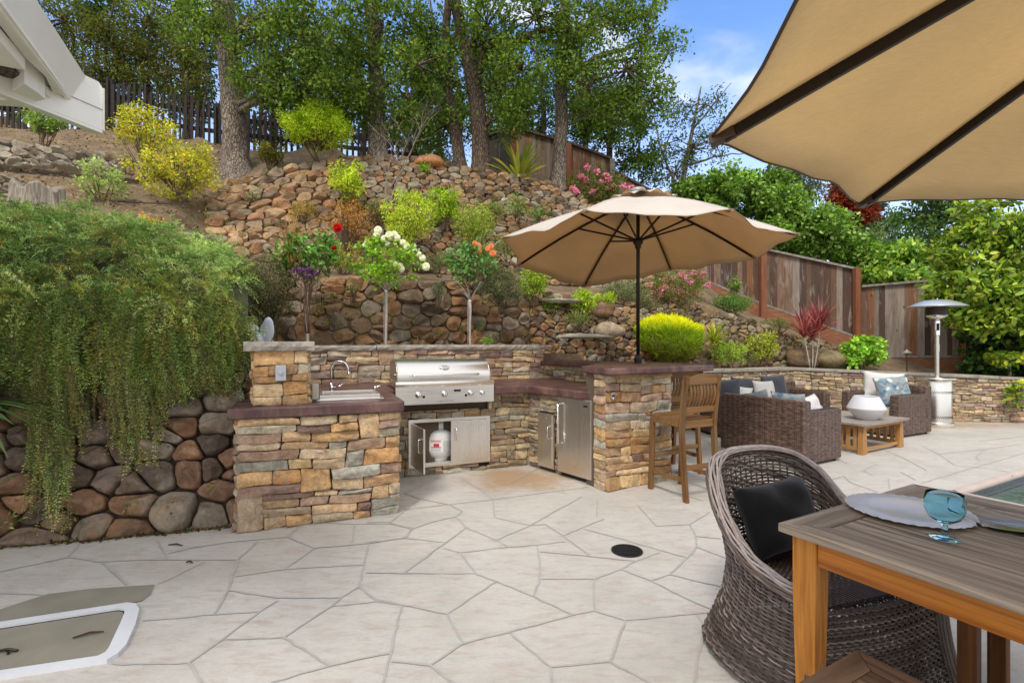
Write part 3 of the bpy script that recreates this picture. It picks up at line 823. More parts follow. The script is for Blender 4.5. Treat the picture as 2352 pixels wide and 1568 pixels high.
# rusty water stain in front of the cabinets and along the far wall
sp = nd(nt, 'ShaderNodeTexCoord')
def spot(x, y, rx, ry, hard=0.5):
    mpn = nd(nt, 'ShaderNodeMapping'); mpn.inputs['Location'].default_value = (-x / rx, -y / ry, 0); mpn.inputs['Scale'].default_value = (1 / rx, 1 / ry, 1)
    nt.links.new(sp.outputs['Object'], mpn.inputs['Vector'])
    gl = nd(nt, 'ShaderNodeVectorMath'); gl.operation = 'LENGTH'; nt.links.new(mpn.outputs[0], gl.inputs[0])
    a = nd(nt, 'ShaderNodeMath'); a.operation = 'ADD'; nt.links.new(gl.outputs['Value'], a.inputs[0]); nn = noise(nt, vec, 3.5, 6, 0.7)
    s_ = nd(nt, 'ShaderNodeMath'); s_.operation = 'MULTIPLY_ADD'; nt.links.new(nn, s_.inputs[0]); s_.inputs[1].default_value = 1.6; s_.inputs[2].default_value = -0.8
    nt.links.new(s_.outputs[0], a.inputs[1])
    return ramp(nt, a.outputs[0], [(0.35, hard), (1.0, 0.0)])
c = mixc(nt, spot(0.1, 5.35, 0.75, 0.55, 0.75), c, lin(160, 126, 84))
c = mixc(nt, spot(6.5, 8.7, 3.4, 0.45, 0.6), c, lin(168, 140, 106))
c = mixc(nt, spot(-1.9, 3.2, 0.8, 0.25, 0.3), c, lin(160, 150, 134))
nt.links.new(c, b.inputs['Base Color']); b.inputs['Roughness'].default_value = 0.7; b.inputs['Specular IOR Level'].default_value = 0.25
p_ = bump(nt, b, n2, 0.25, 0.01); bump(nt, b, n3, 0.12, 0.003, p_)
M['patio'] = m
M['joint'] = m_plain('joint_grout', lin(171, 168, 163), 0.9, 0, 0.12, 12, 0.2, 60)
M['cut'] = m_plain('saw_cut', lin(120, 110, 98), 0.95)

PC = G(2186, 1127); PD = (G(2352, 1082) - G(2205, 1127)).normalized(); PN = Vector((PD.y, -PD.x, 0))  # pool corner, edge direction, into the pool
def poly_sheet(name, pts, z, mat, kind=None, label=None, cat=None, parent=None):
    o = link_mesh(name, [(p[0], p[1], z) for p in pts], [tuple(range(len(pts)))], mat, parent)
    tag(o, label, cat, kind=kind); return o
def w2(p): return (p.x, p.y)
p_c, p_r, p_b, p_br = PC, PC + PD * 9, PC + PN * 7, PC + PD * 9 + PN * 7
outer = [(-12, -9), (16, -9), (16, 13.5), (-12, 13.5)]
# a sheet with the pool cut out: four pieces joined in one mesh
mbp = MB()
def sheet(pts): mbp.add([(x, y, 0) for x, y in pts], [tuple(range(len(pts)))])
sheet([(-12, -9), (w2(p_b)[0], -9), w2(p_b), w2(p_c), (w2(p_c)[0], 13.5), (-12, 13.5)])
sheet([w2(p_c), w2(p_r), (w2(p_r)[0], 13.5), (w2(p_c)[0], 13.5)])
sheet([w2(p_b), (w2(p_b)[0], -9), (w2(p_br)[0], -9), w2(p_br)])
sheet([w2(p_r), w2(p_br), (w2(p_br)[0], -9), (30, -9), (30, 13.5), (w2(p_r)[0], 13.5)])
o = mbp.build('patio', M['patio']); tag(o, 'pale stamped concrete patio around the kitchen and pool', 'patio', kind='structure')

# joints of the stamped flagstones
J = []
def jadd(s, fx, fy, w=0.0125, m=0):
    J.append(([( fx(float(a.split(',')[0])), fy(float(a.split(',')[1]))) for a in s.split()], w, m))
f1 = (lambda x: x / 2.363, lambda y: 1148.5 + y / 2.363)
for s in ('0,390 370,310 545,335 750,325 905,325 1290,325', '370,310 425,240', '850,215 905,320', '560,340 690,460', '860,455 1110,335', '915,290 1060,255 1270,225 1560,200',
          '1290,325 1400,225', '1290,325 1235,490 1165,620', '1560,200 1710,260 1545,375', '1275,415 1545,375 1970,350', '1710,260 2000,235 2200,205', '2000,235 1975,350 1950,470',
          '1235,490 1500,530 1850,530 1950,470', '1985,395 2345,398', '1950,470 2050,550 2180,570', '1850,530 1800,575 1540,745', '1800,575 2050,550', '1540,745 1790,900 2110,830',
          '1210,755 1540,745', '1510,545 1410,605 1210,755 1020,885', '775,655 1165,620 1410,605', '600,890 1020,885 1100,990', '1470,990 1790,900', '1560,200 1650,120 1925,130', '1910,230 1925,130 2120,130 2240,150',
          '2200,390 2345,290', '2200,205 2240,155', '0,505 250,515'): jadd(s, *f1)
f2 = (lambda x: (1100 + x / 2.138) / 1.306, lambda y: (1400 + y / 2.138) / 1.306)
for s in ('0,485 240,455 500,485', '240,455 290,400 130,355 0,357', '290,400 430,350 570,320 610,285 540,245 340,205 240,170 360,120', '340,205 240,285 150,355', '570,320 640,390 500,490 235,680',
          '640,390 830,470 910,515 600,550 490,520', '830,470 1050,375 1380,190', '810,210 820,325 1050,375', '810,210 740,150 620,80', '910,515 1090,500 1270,480', '1050,375 1150,370 1260,440 1440,575',
          '1260,440 1520,335', '1390,395 1660,470 1830,520 2050,580', '600,550 700,685 0,680', '700,685 830,735 1070,830 1320,950', '830,735 515,945', '1090,500 1115,650 1105,740 1070,830',
          '1110,545 1440,575 1720,605', '1115,718 1460,720', '1880,550 1720,605 1630,655 1460,720 1460,925', '1630,655 1820,730 2060,850 2230,920', '1820,730 1940,690 2050,590 2120,515 2110,440 2070,370',
          '1940,690 2300,775', '2120,515 2320,590', '2110,445 2270,460', '2070,370 1860,380 1740,250', '2070,370 2200,290', '0,805 60,850 225,885 515,945 620,1130 405,1275 160,1250',
          '225,885 150,1200 110,1386 60,1700', '0,1220 150,1195', '620,1130 910,1060 1320,950 1460,925 1660,985 2230,930 2600,900', '910,1060 1180,1285 1560,1250 1660,985', '1180,1285 1185,1500', '1560,1250 1820,1386 2100,1600',
          '405,1275 550,1386 700,1600', '2120,950 2170,1040 2130,1200 2100,1386 2050,1600', '1220,60 1250,130 1270,180', '900,110 1040,40 1100,10', '1480,210 1475,320', '2230,920 2700,1000'): jadd(s, *f2)
for s in ('240,275 820,210 1420,130', '1840,120 2160,220'): jadd(s, *f2, 0.006, 1)
f3 = (lambda x: (2500 + x / 4.112) / 1.306, lambda y: (1250 + y / 4.112) / 1.306)
for s in ('370,665 490,600 560,595', '370,665 480,720', '130,730 210,810 550,930', '685,760 690,890', '830,680 1020,780', '1080,820 1480,700 1760,620 2352,450 3200,230', '1100,360 1300,460 1500,600 1760,620 2000,650 2200,690 2215,730',
          '1880,400 1760,485 1800,550', '640,420 850,500 1150,660', '20,500 170,575', '1800,300 2352,240', '1500,200 1900,240 2352,300', '-200,820 140,730', '0,940 160,1010', '1300,460 1880,400 2352,330'): jadd(s, *f3, 0.010)
for s in ('1608,985 1640,1010', '1545,1010 1655,1000', '1600,1000 1650,1030'): jadd(s, lambda x: x, lambda y: y, 0.006, 1)
mbj = MB(); rj = random.Random(5); fm = []
for pts, w, mi in J:
    W = [G(u, v) for u, v in pts]; q = []
    for i in range(len(W) - 1):
        nseg = max(1, int((W[i + 1] - W[i]).length / 0.05))
        for k in range(nseg): q.append(W[i].lerp(W[i + 1], k / nseg))
    q.append(W[-1]); V = []; zz = 0.003 + rj.uniform(0, 0.0015)
    for i, p in enumerate(q):
        t = (q[min(i + 1, len(q) - 1)] - q[max(i - 1, 0)]).normalized(); s = Vector((-t.y, t.x, 0))
        j = s * rj.uniform(-1, 1) * (0.004 if mi == 0 else 0.001); ww = w * rj.uniform(0.75, 1.2) / 2
        V += [(p + j + s * ww) + Vector((0, 0, zz)), (p + j - s * ww) + Vector((0, 0, zz))]
    mbj.add(V, [(2 * i + 1, 2 * i + 3, 2 * i + 2, 2 * i) for i in range(len(q) - 1)]); fm += [mi] * (len(q) - 1)
o = link_mesh('patio_joints', mbj.V, mbj.F, [M['joint'], M['cut']], face_mats=fm); tag(o, 'grey joints between the stamped flagstones', 'paving joints', kind='structure')

# pool
mbw = MB()
for a, b_ in ((p_c, p_r), (p_r, p_br), (p_br, p_b), (p_b, p_c)):
    mbw.add([tuple(a - Vector((0, 0, .03))), tuple(b_ - Vector((0, 0, .03))), (b_.x, b_.y, -1.4), (a.x, a.y, -1.4)], [(0, 1, 2, 3)])
mbw.add([(p.x, p.y, -1.4) for p in (p_c, p_b, p_br, p_r)], [(0, 1, 2, 3)])
mt, nt, b, o = newmat('pool_tile'); vec = coords(nt)
chk = nd(nt, 'ShaderNodeTexBrick'); chk.offset = 0; chk.inputs['Scale'].default_value = 1; chk.inputs['Brick Width'].default_value = .05; chk.inputs['Row Height'].default_value = .05; chk.inputs['Mortar Size'].default_value = .003
chk.inputs['Color1'].default_value = (*lin(66, 78, 86), 1); chk.inputs['Color2'].default_value = (*lin(92, 100, 104), 1); chk.inputs['Mortar'].default_value = (*lin(120, 120, 118), 1)
sp2 = nd(nt, 'ShaderNodeSeparateXYZ'); nt.links.new(vec, sp2.inputs[0]); cb2 = nd(nt, 'ShaderNodeCombineXYZ'); nt.links.new(sp2.outputs['X'], cb2.inputs[0]); nt.links.new(sp2.outputs['Z'], cb2.inputs[1])
nt.links.new(cb2.outputs[0], chk.inputs['Vector']); nt.links.new(chk.outputs[0], b.inputs['Base Color']); b.inputs['Roughness'].default_value = 0.3
o = mbw.build('pool_shell', mt); tag(o, 'dark tiled shell of the swimming pool', 'pool', kind='structure')
mw, nt, b, o = newmat('pool_water'); b.inputs['Base Color'].default_value = (*lin(104, 132, 118), 1); b.inputs['Roughness'].default_value = 0.06; b.inputs['IOR'].default_value = 1.33
b.inputs['Specular IOR Level'].default_value = 0.6
bump(nt, b, noise(nt, coords(nt), 5.0, 3, 0.5, 0.6), 0.35, 0.05)
nt.links.new(ramp(nt, noise(nt, coords(nt), 1.3, 3, 0.5, 1.0), [(0.35, lin(46, 60, 52)), (0.6, lin(92, 112, 98))]), b.inputs['Base Color'])
o = poly_sheet('water', [w2(p) for p in (p_c + (PD + PN) * .005, p_r + (PN - PD) * .005, p_br - (PN + PD) * .005, p_b + (PD - PN) * .005)], -0.17, mw, 'structure', 'green water of the swimming pool', 'water')
# flip so that it faces up
for pl in o.data.polygons:
    if pl.normal.z < 0: o.data.flip_normals(); break
cop = MB()
m_cop = m_plain('pool_coping_stone', lin(186, 170, 160), 0.75, 0, 0.08, 4, 0.25, 70)
for a, d, n_, L in ((PC, PD, PN, 9.0), (PC, PN, PD, 7.0)):
    q = []
    for i in range(11):
        x = L * i / 10
        for (off, z) in ((-0.02, 0.004), (0.035, 0.004), (0.052, -0.008), (0.060, -0.03), (0.052, -0.052), (0.035, -0.062), (-0.02, -0.062)):
            q.append(a + d * (x - (0.0 if i else 0.0)) + n_ * off + Vector((0, 0, z)))
    cop.add(q, [(i * 7 + k, i * 7 + k + 1, (i + 1) * 7 + k + 1, (i + 1) * 7 + k) for i in range(10) for k in range(6)])
o = cop.build('pool_coping', m_cop, smooth=False, autosmooth=50); tag(o, 'pinkish rounded stone edge of the pool', 'pool edge', kind='structure')

# access hatch in the paving, bottom left
f1x = lambda x, y: G(x / 2.363, 1148.5 + y / 2.363)
ha = empty('access_hatch', 'grey slab cover in a white frame set into the paving', 'hatch', f1x(300, 780))
hb = ha.location
def rel(p, z): return (p.x - hb.x, p.y - hb.y, z)
oc = [f1x(*q) for q in ((-400, 740), (690, 572), (735, 577), (756, 605), (735, 690), (685, 800), (640, 850), (580, 885), (-900, 1120))]
ic = [f1x(*q) for q in ((-400, 765), (640, 602), (672, 606), (678, 622), (650, 690), (590, 820), (570, 845), (530, 865), (-900, 1080))]
mbh = MB(); n = len(oc)
V = [rel(p, 0.0) for p in oc] + [rel(p, 0.020) for p in oc] + [rel(p, 0.020) for p in ic] + [rel(p, -0.002) for p in ic]
mbh.add(V, [(i, (i + 1) % n, n + (i + 1) % n, n + i) for i in range(n)] + [(n + i, n + (i + 1) % n, 2 * n + (i + 1) % n, 2 * n + i) for i in range(n)] + [(2 * n + i, 2 * n + (i + 1) % n, 3 * n + (i + 1) % n, 3 * n + i) for i in range(n)])
mbh.build('frame', m_plain('white_frame', lin(212, 214, 218), 0.5, 0, 0.06, 6), ha)
ml = m_plain('slab_cover', lin(134, 129, 114), 0.85, 0, 0.16, 5, 0.3, 40)
sl = link_mesh('cover', [rel(p, 0.005) for p in ic], [tuple(range(n))[::-1]], ml, ha)
for pl in sl.data.polygons:
    if pl.normal.z < 0: sl.data.flip_normals(); break
gapm = MB(); q = [Vector(rel(p, .0062)) for p in ic]
for a, b2 in zip(q, q[1:] + q[:1]): gapm.beam(a, b2, .010, .002)
gapm.build('seam', M['dark_void'], ha)
hd = MB(); a, b2 = f1x(-10, 830), f1x(95, 828); hd.tube([rel(a, .012), rel(a.lerp(b2, .45) , .02), rel(b2, .012)], .006, 6); a = f1x(35, 820); hd.tube([rel(a, .01), rel(f1x(45, 845), .012)], .005, 6)
hd.build('handle', M['dark_metal'], ha)
gp = [f1x(*q) for q in ((-400, 760), (-400, 640), (0, 595), (150, 545), (265, 510), (500, 482), (838, 460), (820, 510), (770, 548), (690, 566))]
o = poly_sheet('patch', [w2(p) for p in gp][::-1], 0.0045, ml, 'structure', 'bare grey flagstone beside the hatch', 'paving')
for pl in o.data.polygons:
    if pl.normal.z < 0: o.data.flip_normals(); break

# round drain
dc = G(1440, 1265); dr = empty('floor_drain', 'round black grated drain in the middle of the patio', 'drain', dc)
mb = MB(); mb.lathe([(0.108, 0.001), (0.108, 0.007), (0.098, 0.009), (0.096, 0.004)], n=40); mb.build('ring', M['black'], dr)
mb = MB(); mb.lathe([(0.0, 0.0045), (0.095, 0.0045)], n=32); mb.build('well', M['dark_void'], dr)
mb = MB()
for i in range(-7, 8):
    x = i * 0.0125; L = 2 * math.sqrt(max(0, .094 ** 2 - x * x)); mb.box((x, 0, .0075), (.005, L, .004))
for i in (-1, 0, 1): mb.box((0, i * .045, .0075), (2 * math.sqrt(.094 ** 2 - (i * .045) ** 2), .006, .0045))
mb.build('grate', m_plain('drain_grate', lin(44, 48, 52), 0.5, 0.2), dr)
dc = K(3.85, .12) - Vector((0, .02, 0)); dc = G(1590 - 22, 1087)
dr = empty('small_drain', 'small pale square drain behind the nearer bar stool', 'drain', dc, R(20))
mb = MB(); mb.box((0, 0, .004), (.12, .12, .006)); mb.build('plate', M['grey_plastic'], dr)
mb = MB()
for i in range(-3, 4): mb.box((i * .015, 0, .0085), (.005, .10, .002))
mb.build('slot', M['dark_metal'], dr)
# twigs lying about
rt = random.Random(8)
for i, (u, v, L, lab) in enumerate(((403, 1253, .11, 'curled brown twig on the paving below the boulders'), (203, 1558 - 0, .12, 'brown twig lying on the grey hatch cover'), (435, 1293, .05, 'tiny dark twig near the sink island'))):
    p = G(u, v) if i != 1 else G(203, 1462); a = rt.uniform(-.3, .5); z0 = .012 if i == 1 else .006
    mb = MB(); mb.tube([(-L / 2 * math.cos(a), -L / 2 * math.sin(a), z0), (0, .008, z0 + .006), (L / 2 * math.cos(a), L / 2 * math.sin(a), z0)], [.004, .006, .003], 6)
    o = mb.build('twig', m_plain('twig_bark', lin(66, 46, 36), .9)); o.location = p; tag(o, lab, 'twig')

# ================================================================= rock walls
def lip(a, b, bulge=0.0, push=0.0):
    """surface between two rows; x in metres along, y in metres up"""
    def mk(u0, u1):
        us = np.linspace(u0, u1, 60); A = [a(u) for u in us]; B = [b(u) for u in us]
        L = [0.0]
        for i in range(1, len(us)): L.append(L[-1] + (A[i].lerp(B[i], .5) - A[i - 1].lerp(B[i - 1], .5)).length)
        Hm = float(np.mean([(B[i] - A[i]).length for i in range(len(us))]))
        An = np.array([tuple(p) for p in A]); Bn = np.array([tuple(p) for p in B]); L = np.array(L)
        def surf(x, y):
            pa = np.stack([np.interp(x, L, An[:, k]) for k in range(3)], 1); pb = np.stack([np.interp(x, L, Bn[:, k]) for k in range(3)], 1)
            t = (y / Hm)[:, None]; e = 0.05
            pa2 = np.stack([np.interp(x + e, L, An[:, k]) for k in range(3)], 1); pa1 = np.stack([np.interp(x - e, L, An[:, k]) for k in range(3)], 1)
            tx = unit(pa2 - pa1); tz = unit(pb - pa); nn = unit(np.cross(tx, tz))
            s_ = np.sign((nn * np.array([0, -1.0, 0.6])).sum(1, keepdims=True)); nn = nn * s_
            p = pa * (1 - t) + pb * t + nn * (push + bulge * np.sin(np.clip(t, 0, 1) * PI))
            return p, nn
        return surf, L[-1], Hm
    return mk
def rock_wall(name, label, cat, a, b, u0, u1, size, depth, seed, mat, pal, gap=0.012, aniso=1.35, push=0.03, bulge=0.0, n=16, rnd=2, top=0.0, group=None, rough=0.12, weights=None, mask=None, prof=None):
    rng = random.Random(seed); surf, L, Hm = lip(a, b, bulge, push)(u0, u1)
    cells = voronoi_cells(L, Hm + top, size, rng, aniso, 0.55, 1, mask=mask)
    V, fl, C = stones(cells, surf, depth, gap, rng, pal, n, rnd, prof, rough, weights)
    base = a((u0 + u1) / 2); V = V - np.array(tuple(base))
    root = link_mesh(name, V, fl, M[mat], None, C, smooth=(seed == 11)); root.location = base
    tag(root, label, cat, group)
    return root
BOUL_ = [lin(128, 88, 58), lin(146, 100, 62), lin(112, 84, 62), lin(104, 88, 72), lin(134, 104, 74), lin(98, 74, 58), lin(122, 110, 92)]
FIELD = [lin(150, 118, 86), lin(132, 106, 80), lin(164, 132, 98), lin(146, 130, 108), lin(116, 94, 74), lin(152, 112, 80), lin(158, 148, 130), lin(104, 88, 76)]
# big boulders at the left of the sink island
def A0(u):
    v = np.interp(u, [-700, -300, 0, 200, 400, 540, 600], [1370, 1300, 1250, 1236, 1218, 1204, 1190]); p = G(u, v); return Vector((p.x, p.y, -0.03))
def A1(u):
    f = ipl([(-700, .9, 3.3), (-300, 1.02, 3.6), (0, 1.08, 3.95), (300, 1.15, 4.2), (540, 1.15, 4.55), (620, 1.15, 5.0)]); return Vector(((u - CU) / F * f(u, 2), f(u, 2), f(u, 1)))
rock_wall('boulder_wall', 'dark boulder retaining wall under the trailing rosemary', 'retaining wall', A0, A1, -420, 606, 0.172, 0.14, 11, 'boulder', [lin(116, 98, 84), lin(122, 94, 74), lin(106, 92, 82), lin(132, 120, 106), lin(134, 104, 80), lin(98, 82, 72)], gap=0.008, push=0.0, bulge=0.05, n=24, rnd=1, rough=0.11, aniso=1.35, prof=[(0.0, -.25), (0.0, .1), (.03, .35), (.08, .58), (.17, .80), (.28, .93), (.42, 1.02), (.6, 1.08), (.8, 1.12)])
def backfill(name, a, b, u0, u1, off, mat, lab):
    us = np.linspace(u0, u1, 40); V = []
    for u in us:
        A, B = a(u), b(u); nrm = Vector((0, 1, -0.3)).normalized(); V += [A + nrm * off, B + nrm * off]
    o = link_mesh(name, V, [(2 * i, 2 * i + 2, 2 * i + 3, 2 * i + 1) for i in range(len(us) - 1)], mat); return o
o = backfill('earth_bank', A0, A1, -700, 620, 0.03, M['mortar'], ''); tag(o, 'dark earth packed behind the boulders', 'earth', kind='structure')
# wall behind the kitchen: top line a little lower at its left end
rock_wall('boulder_wall', 'brown boulder retaining wall behind the three rose trees', 'retaining wall', lambda u: ROW1(u) - Vector((0, 0, .12)), ROW2, 628, 1215, 0.20, 0.13, 21, 'boulder', [lin(134, 100, 70), lin(142, 106, 74), lin(120, 96, 74), lin(112, 94, 76), lin(146, 116, 82), lin(108, 84, 64), lin(148, 112, 78), lin(130, 116, 98)], gap=0.006, push=0.02, n=18, rnd=1, rough=0.13, aniso=1.25)
rock_wall('fieldstone_wall', 'small stone terrace wall behind the bar umbrella pole', 'retaining wall', lambda u: ROW1(u) - Vector((0, 0, .12)), ROW2, 1212, 1640, 0.125, 0.085, 22, 'fieldstone', FIELD, gap=0.004, push=0.03, aniso=1.35, bulge=0.04)
rock_wall('fieldstone_wall', 'mossy stone terrace wall below the redwood fence', 'retaining wall', lambda u: ROW1(u) - Vector((0, 0, .05)), lambda u: ROW2(u) - Vector((0, 0, .02)), 1600, 1962, 0.15, 0.10, 23, 'fieldstone', [lin(128, 106, 78), lin(112, 96, 74), lin(142, 116, 84), lin(104, 88, 66), lin(132, 122, 96)], gap=0.004, push=0.05, aniso=1.3, bulge=0.05)
# long upper slope wall: two tiers
def mid(u): return ROW3(u).lerp(ROW4(u), 0.5)
def low3(u): return ROW3(u) - Vector((0, 0, .1))
rock_wall('stacked_stone_wall', 'tall rust brown stone wall stepping up at the left of the slope', 'retaining wall', low3, ROW4, 470, 790, 0.21, 0.13, 24, 'boulder', [lin(158, 126, 94), lin(144, 114, 88), lin(168, 138, 104), lin(146, 128, 106), lin(156, 116, 84), lin(124, 102, 84)], gap=0.006, push=0.04, aniso=1.3, top=0.05)
rock_wall('stacked_stone_wall', 'long rounded stone wall under the oak trunks', 'retaining wall', mid, ROW4, 786, 1430, 0.165, 0.10, 25, 'fieldstone', FIELD, gap=0.004, push=0.06, aniso=1.35, top=0.06)
rock_wall('stacked_stone_wall', 'rubble stone slope behind the white and orange roses', 'retaining wall', low3, mid, 786, 1560, 0.15, 0.09, 26, 'fieldstone', FIELD, gap=0.004, push=0.05, aniso=1.3)
def sh(rowf, du, dz=0, dy=0): return lambda u: rowf(u + du) + Vector((0, dy, dz))
# low courses on the dirt at the upper left
def T0(u): return P(u, np.interp(u, [-400, 0, 150, 300, 420], [385, 388, 394, 408, 420]), 8.7)
def T1(u): return P(u, np.interp(u, [-400, 0, 60, 150, 300, 420], [318, 326, 336, 352, 376, 398]), 8.95)
rock_wall('low_stone_edging', 'short course of grey rounded stones across the upper dirt slope', 'stone edging', T0, T1, -380, 312, 0.14, 0.14, 27, 'fieldstone', [lin(150, 142, 126), lin(136, 126, 112), lin(164, 156, 140), lin(138, 116, 94)], gap=0.004, push=0.06, aniso=1.9)
def T2(u): return P(u, np.interp(u, [-400, 0, 60], [480, 475, 470]), 7.3)
def T3(u): return P(u, np.interp(u, [-400, 0, 60], [400, 412, 418]), 7.5)
rock_wall('low_stone_edging', 'few grey stones beside the old tree stump', 'stone edging', T2, T3, -300, 52, 0.13, 0.13, 28, 'fieldstone', [lin(150, 142, 126), lin(136, 126, 112), lin(160, 148, 130)], gap=0.004, push=0.06, aniso=1.8)
# flat ledges of the little waterfall
rk = random.Random(77)
def loose_rock(name, label, cat, p, sx, sy, sz, seed, mat='fieldstone', col=None, group=None, rz=0):
    g = rs(seed); bm = bmesh.new(); bmesh.ops.create_icosphere(bm, subdivisions=3, radius=1)
    ph = g.uniform(0, 6, 6)
    for v in bm.verts:
        c = v.co.copy(); k = 1 + .12 * math.sin(c.x * 3 + ph[0]) + .10 * math.sin(c.y * 4 + ph[1]) + .08 * math.sin(c.z * 5 + ph[2]) + .05 * math.sin(c.x * 9 + ph[3] + c.y * 7)
        s_ = (abs(c.x) ** 3 + abs(c.y) ** 3 + abs(c.z) ** 3) ** (-1 / 3); c = c * (0.5 + 0.5 * s_) * k
        v.co = Vector((c.x * sx, c.y * sy, c.z * sz))
    me = bpy.data.meshes.new(name); bm.to_mesh(me); bm.free()
    a = me.color_attributes.new('Col', 'FLOAT_COLOR', 'POINT'); cc = col or rk.choice(FIELD)
    for i in range(len(me.vertices)): a.data[i].color = (*cc, 1)
    for f in me.polygons: f.use_smooth = True
    me.materials.append(M[mat]); o = bpy.data.objects.new(name, me); COL.objects.link(o); o.location = p; o.rotation_euler = (0, 0, rz)
    return tag(o, label, cat, group)
loose_rock('flat_rock', 'thin pale ledge rock above the stone terrace under the umbrella', 'rock', P(1290, 692, 8.55), .42, .2, .035, 1, col=lin(176, 172, 158))
loose_rock('flat_rock', 'thin pale ledge rock just behind the bar counter', 'rock', P(1345, 772, 7.85), .42, .2, .035, 2, col=lin(176, 172, 158))
loose_rock('rock', 'big pale rounded rock left of the yellow cypress', 'rock', P(1400, 760, 8.3), .24, .2, .15, 3, col=lin(160, 142, 120))
loose_rock('rock', 'broad brown rock topping the terrace above the bar', 'rock', P(1365, 708, 8.9), .30, .22, .14, 4, col=lin(150, 116, 90))
loose_rock('rock', 'large mossy rock at the end of the right terrace', 'rock', P(1895, 825, 10.0), .36, .28, .19, 5, col=lin(132, 118, 84))
loose_rock('rock', 'round dark rock behind the stems of the red spiky plant', 'rock', P(1842, 822, 9.95), .28, .22, .19, 6, col=lin(118, 96, 70))
loose_rock('rock', 'rust brown rock on top of the upper stone wall', 'rock', P(985, 376, 10.7), .34, .25, .14, 7, col=lin(176, 120, 78))
loose_rock('flat_rock', 'pale slab of rock on the left end of the terrace top', 'rock', P(425, 548, 6.9), .22, .2, .08, 8, col=lin(176, 166, 150))
# ================================================================= outdoor kitchen
m, nt, b, o = newmat('stained_concrete')
vec = coords(nt)
c = ramp(nt, noise(nt, vec, 5, 7, 0.65, 0.6), [(0.28, lin(60, 38, 38)), (0.5, lin(92, 64, 60)), (0.72, lin(126, 96, 86))])
c = mixc(nt, ramp(nt, noise(nt, coords(nt, 'Object', (9, 9, 2)), 2.0, 5, .7), [(0.55, 0.0), (0.75, 0.45)]), c, lin(150, 118, 108))
nt.links.new(c, b.inputs['Base Color']); nt.links.new(ramp(nt, noise(nt, vec, 9, 5), [(0.3, 0.28), (0.7, 0.55)]), b.inputs['Roughness'])
bump(nt, b, noise(nt, vec, 14, 6, .6), 0.25, 0.01)
M['counter'] = m
m, nt, b, o = newmat('cut_slate_cap')
vec = coords(nt)
nn1 = noise(nt, vec, 7, 8, 0.7, 0.5)
c = ramp(nt, nn1, [(0.3, lin(124, 116, 104)), (0.5, lin(158, 150, 138)), (0.7, lin(180, 172, 158))])
nt.links.new(c, b.inputs['Base Color']); b.inputs['Roughness'].default_value = 0.85
p_ = bump(nt, b, nn1, 0.6, 0.02); bump(nt, b, noise(nt, coords(nt, 'Object', (3, 3, 14)), 3, 5, .7, 1.0), 0.6, 0.015, p_)
M['cap'] = m

kit = empty('outdoor_kitchen', 'L-shaped outdoor kitchen of tan ledge stone with purple brown counters', 'outdoor kitchen', KO, R(21.5))
rngk = random.Random(42)
X1 = Vector((1, 0, 0)); Y1 = Vector((0, 1, 0)); Z1 = Vector((0, 0, 1))
CT = 0.944; TH = 0.085
# --- sink island core and faces (local frame: x right along the front, y back)
core = MB(); core.box((.6, .42, .43), (1.18, .80, .84)); core.box((1.35 + .1, 1.62, .43), (3.05, .86, .84)); core.box((.35, 1.3, .43), (.68, 1.0, .84)); core.build('core', M['mortar'], kit)
ledge_wall('island_front', kit, (0, 0, 0), (1, 0, 0), 1.22, CT - TH, (0, -1, 0), rngk, LEDGE_L, 0.045, 0.16, 1.12)
ledge_wall('island_end', kit, (1.2, 0.0, 0), (0, 1, 0), .84, CT - TH, (1, 0, 0), rngk, LEDGE_L, 0.035, 0.08, 1.1)
ledge_wall('island_side', kit, (0, .84, 0), (0, -1, 0), .84, CT - TH, (-1, 0, 0), rngk, LEDGE_L, 0.035, 0.08, 1.1)
FY = 1.12   # face of the grill run
GX0, GX1 = 1.20, 2.90
ledge_wall('grill_run_front', kit, (GX0, FY, 0), (1, 0, 0), GX1 - GX0 + .06, CT - TH, (0, -1, 0), rngk, LEDGE_D, 0.03, 0.10, 0.95, holes=((.29, 1.20, .10, .60), (.13, 1.19, .70, 1.0)))
# --- back wall with its cap
WY = 2.05; WH = 1.345
ledge_wall('backsplash', kit, (-.5, WY, CT - .02), (1, 0, 0), 4.02, WH - CT + .02, (0, -1, 0), rngk, LEDGE_P, 0.028, 0.10, 0.95)
bk = MB(); bk.box((1.5, WY + .14, .66), (4.0, .26, 1.33)); bk.build('wall_core', M['mortar'], kit)
cp = MB(); xs = [-.55, .34, 1.26, 2.14, 2.95, 3.58]; rc = random.Random(4)
def rough_slab(mb, x0, x1, y0, y1, z0, z1, rng, seg=16, amp=.006):
    n = seg; V = []
    for i in range(n + 1):
        x = x0 + (x1 - x0) * i / n; a = [rng.uniform(-amp, amp) for _ in range(6)]
        if i in (0, n): x += rng.uniform(-.003, .003)
        V += [(x, y0 + .006 + a[0], z0), (x, y0 + a[1] - .004, (z0 + z1) / 2 + a[2]), (x, y0 + .004 + a[3] * .6, z1), (x, y1, z1), (x, y1, z0)]
    Fc = [(i * 5 + k, (i + 1) * 5 + k, (i + 1) * 5 + (k + 1) % 5, i * 5 + (k + 1) % 5) for i in range(n) for k in range(5)] + [(0, 1, 2, 3, 4), tuple(n * 5 + k for k in (4, 3, 2, 1, 0))]
    mb.add(V, Fc)
for a, b2 in zip(xs[:-1], xs[1:]): rough_slab(cp, a + .004, b2 - .004, WY - .045, WY + .29, WH, WH + .06 + rc.uniform(-.003, .003), rc)
cp.build('wall_cap', M['cap'], kit)
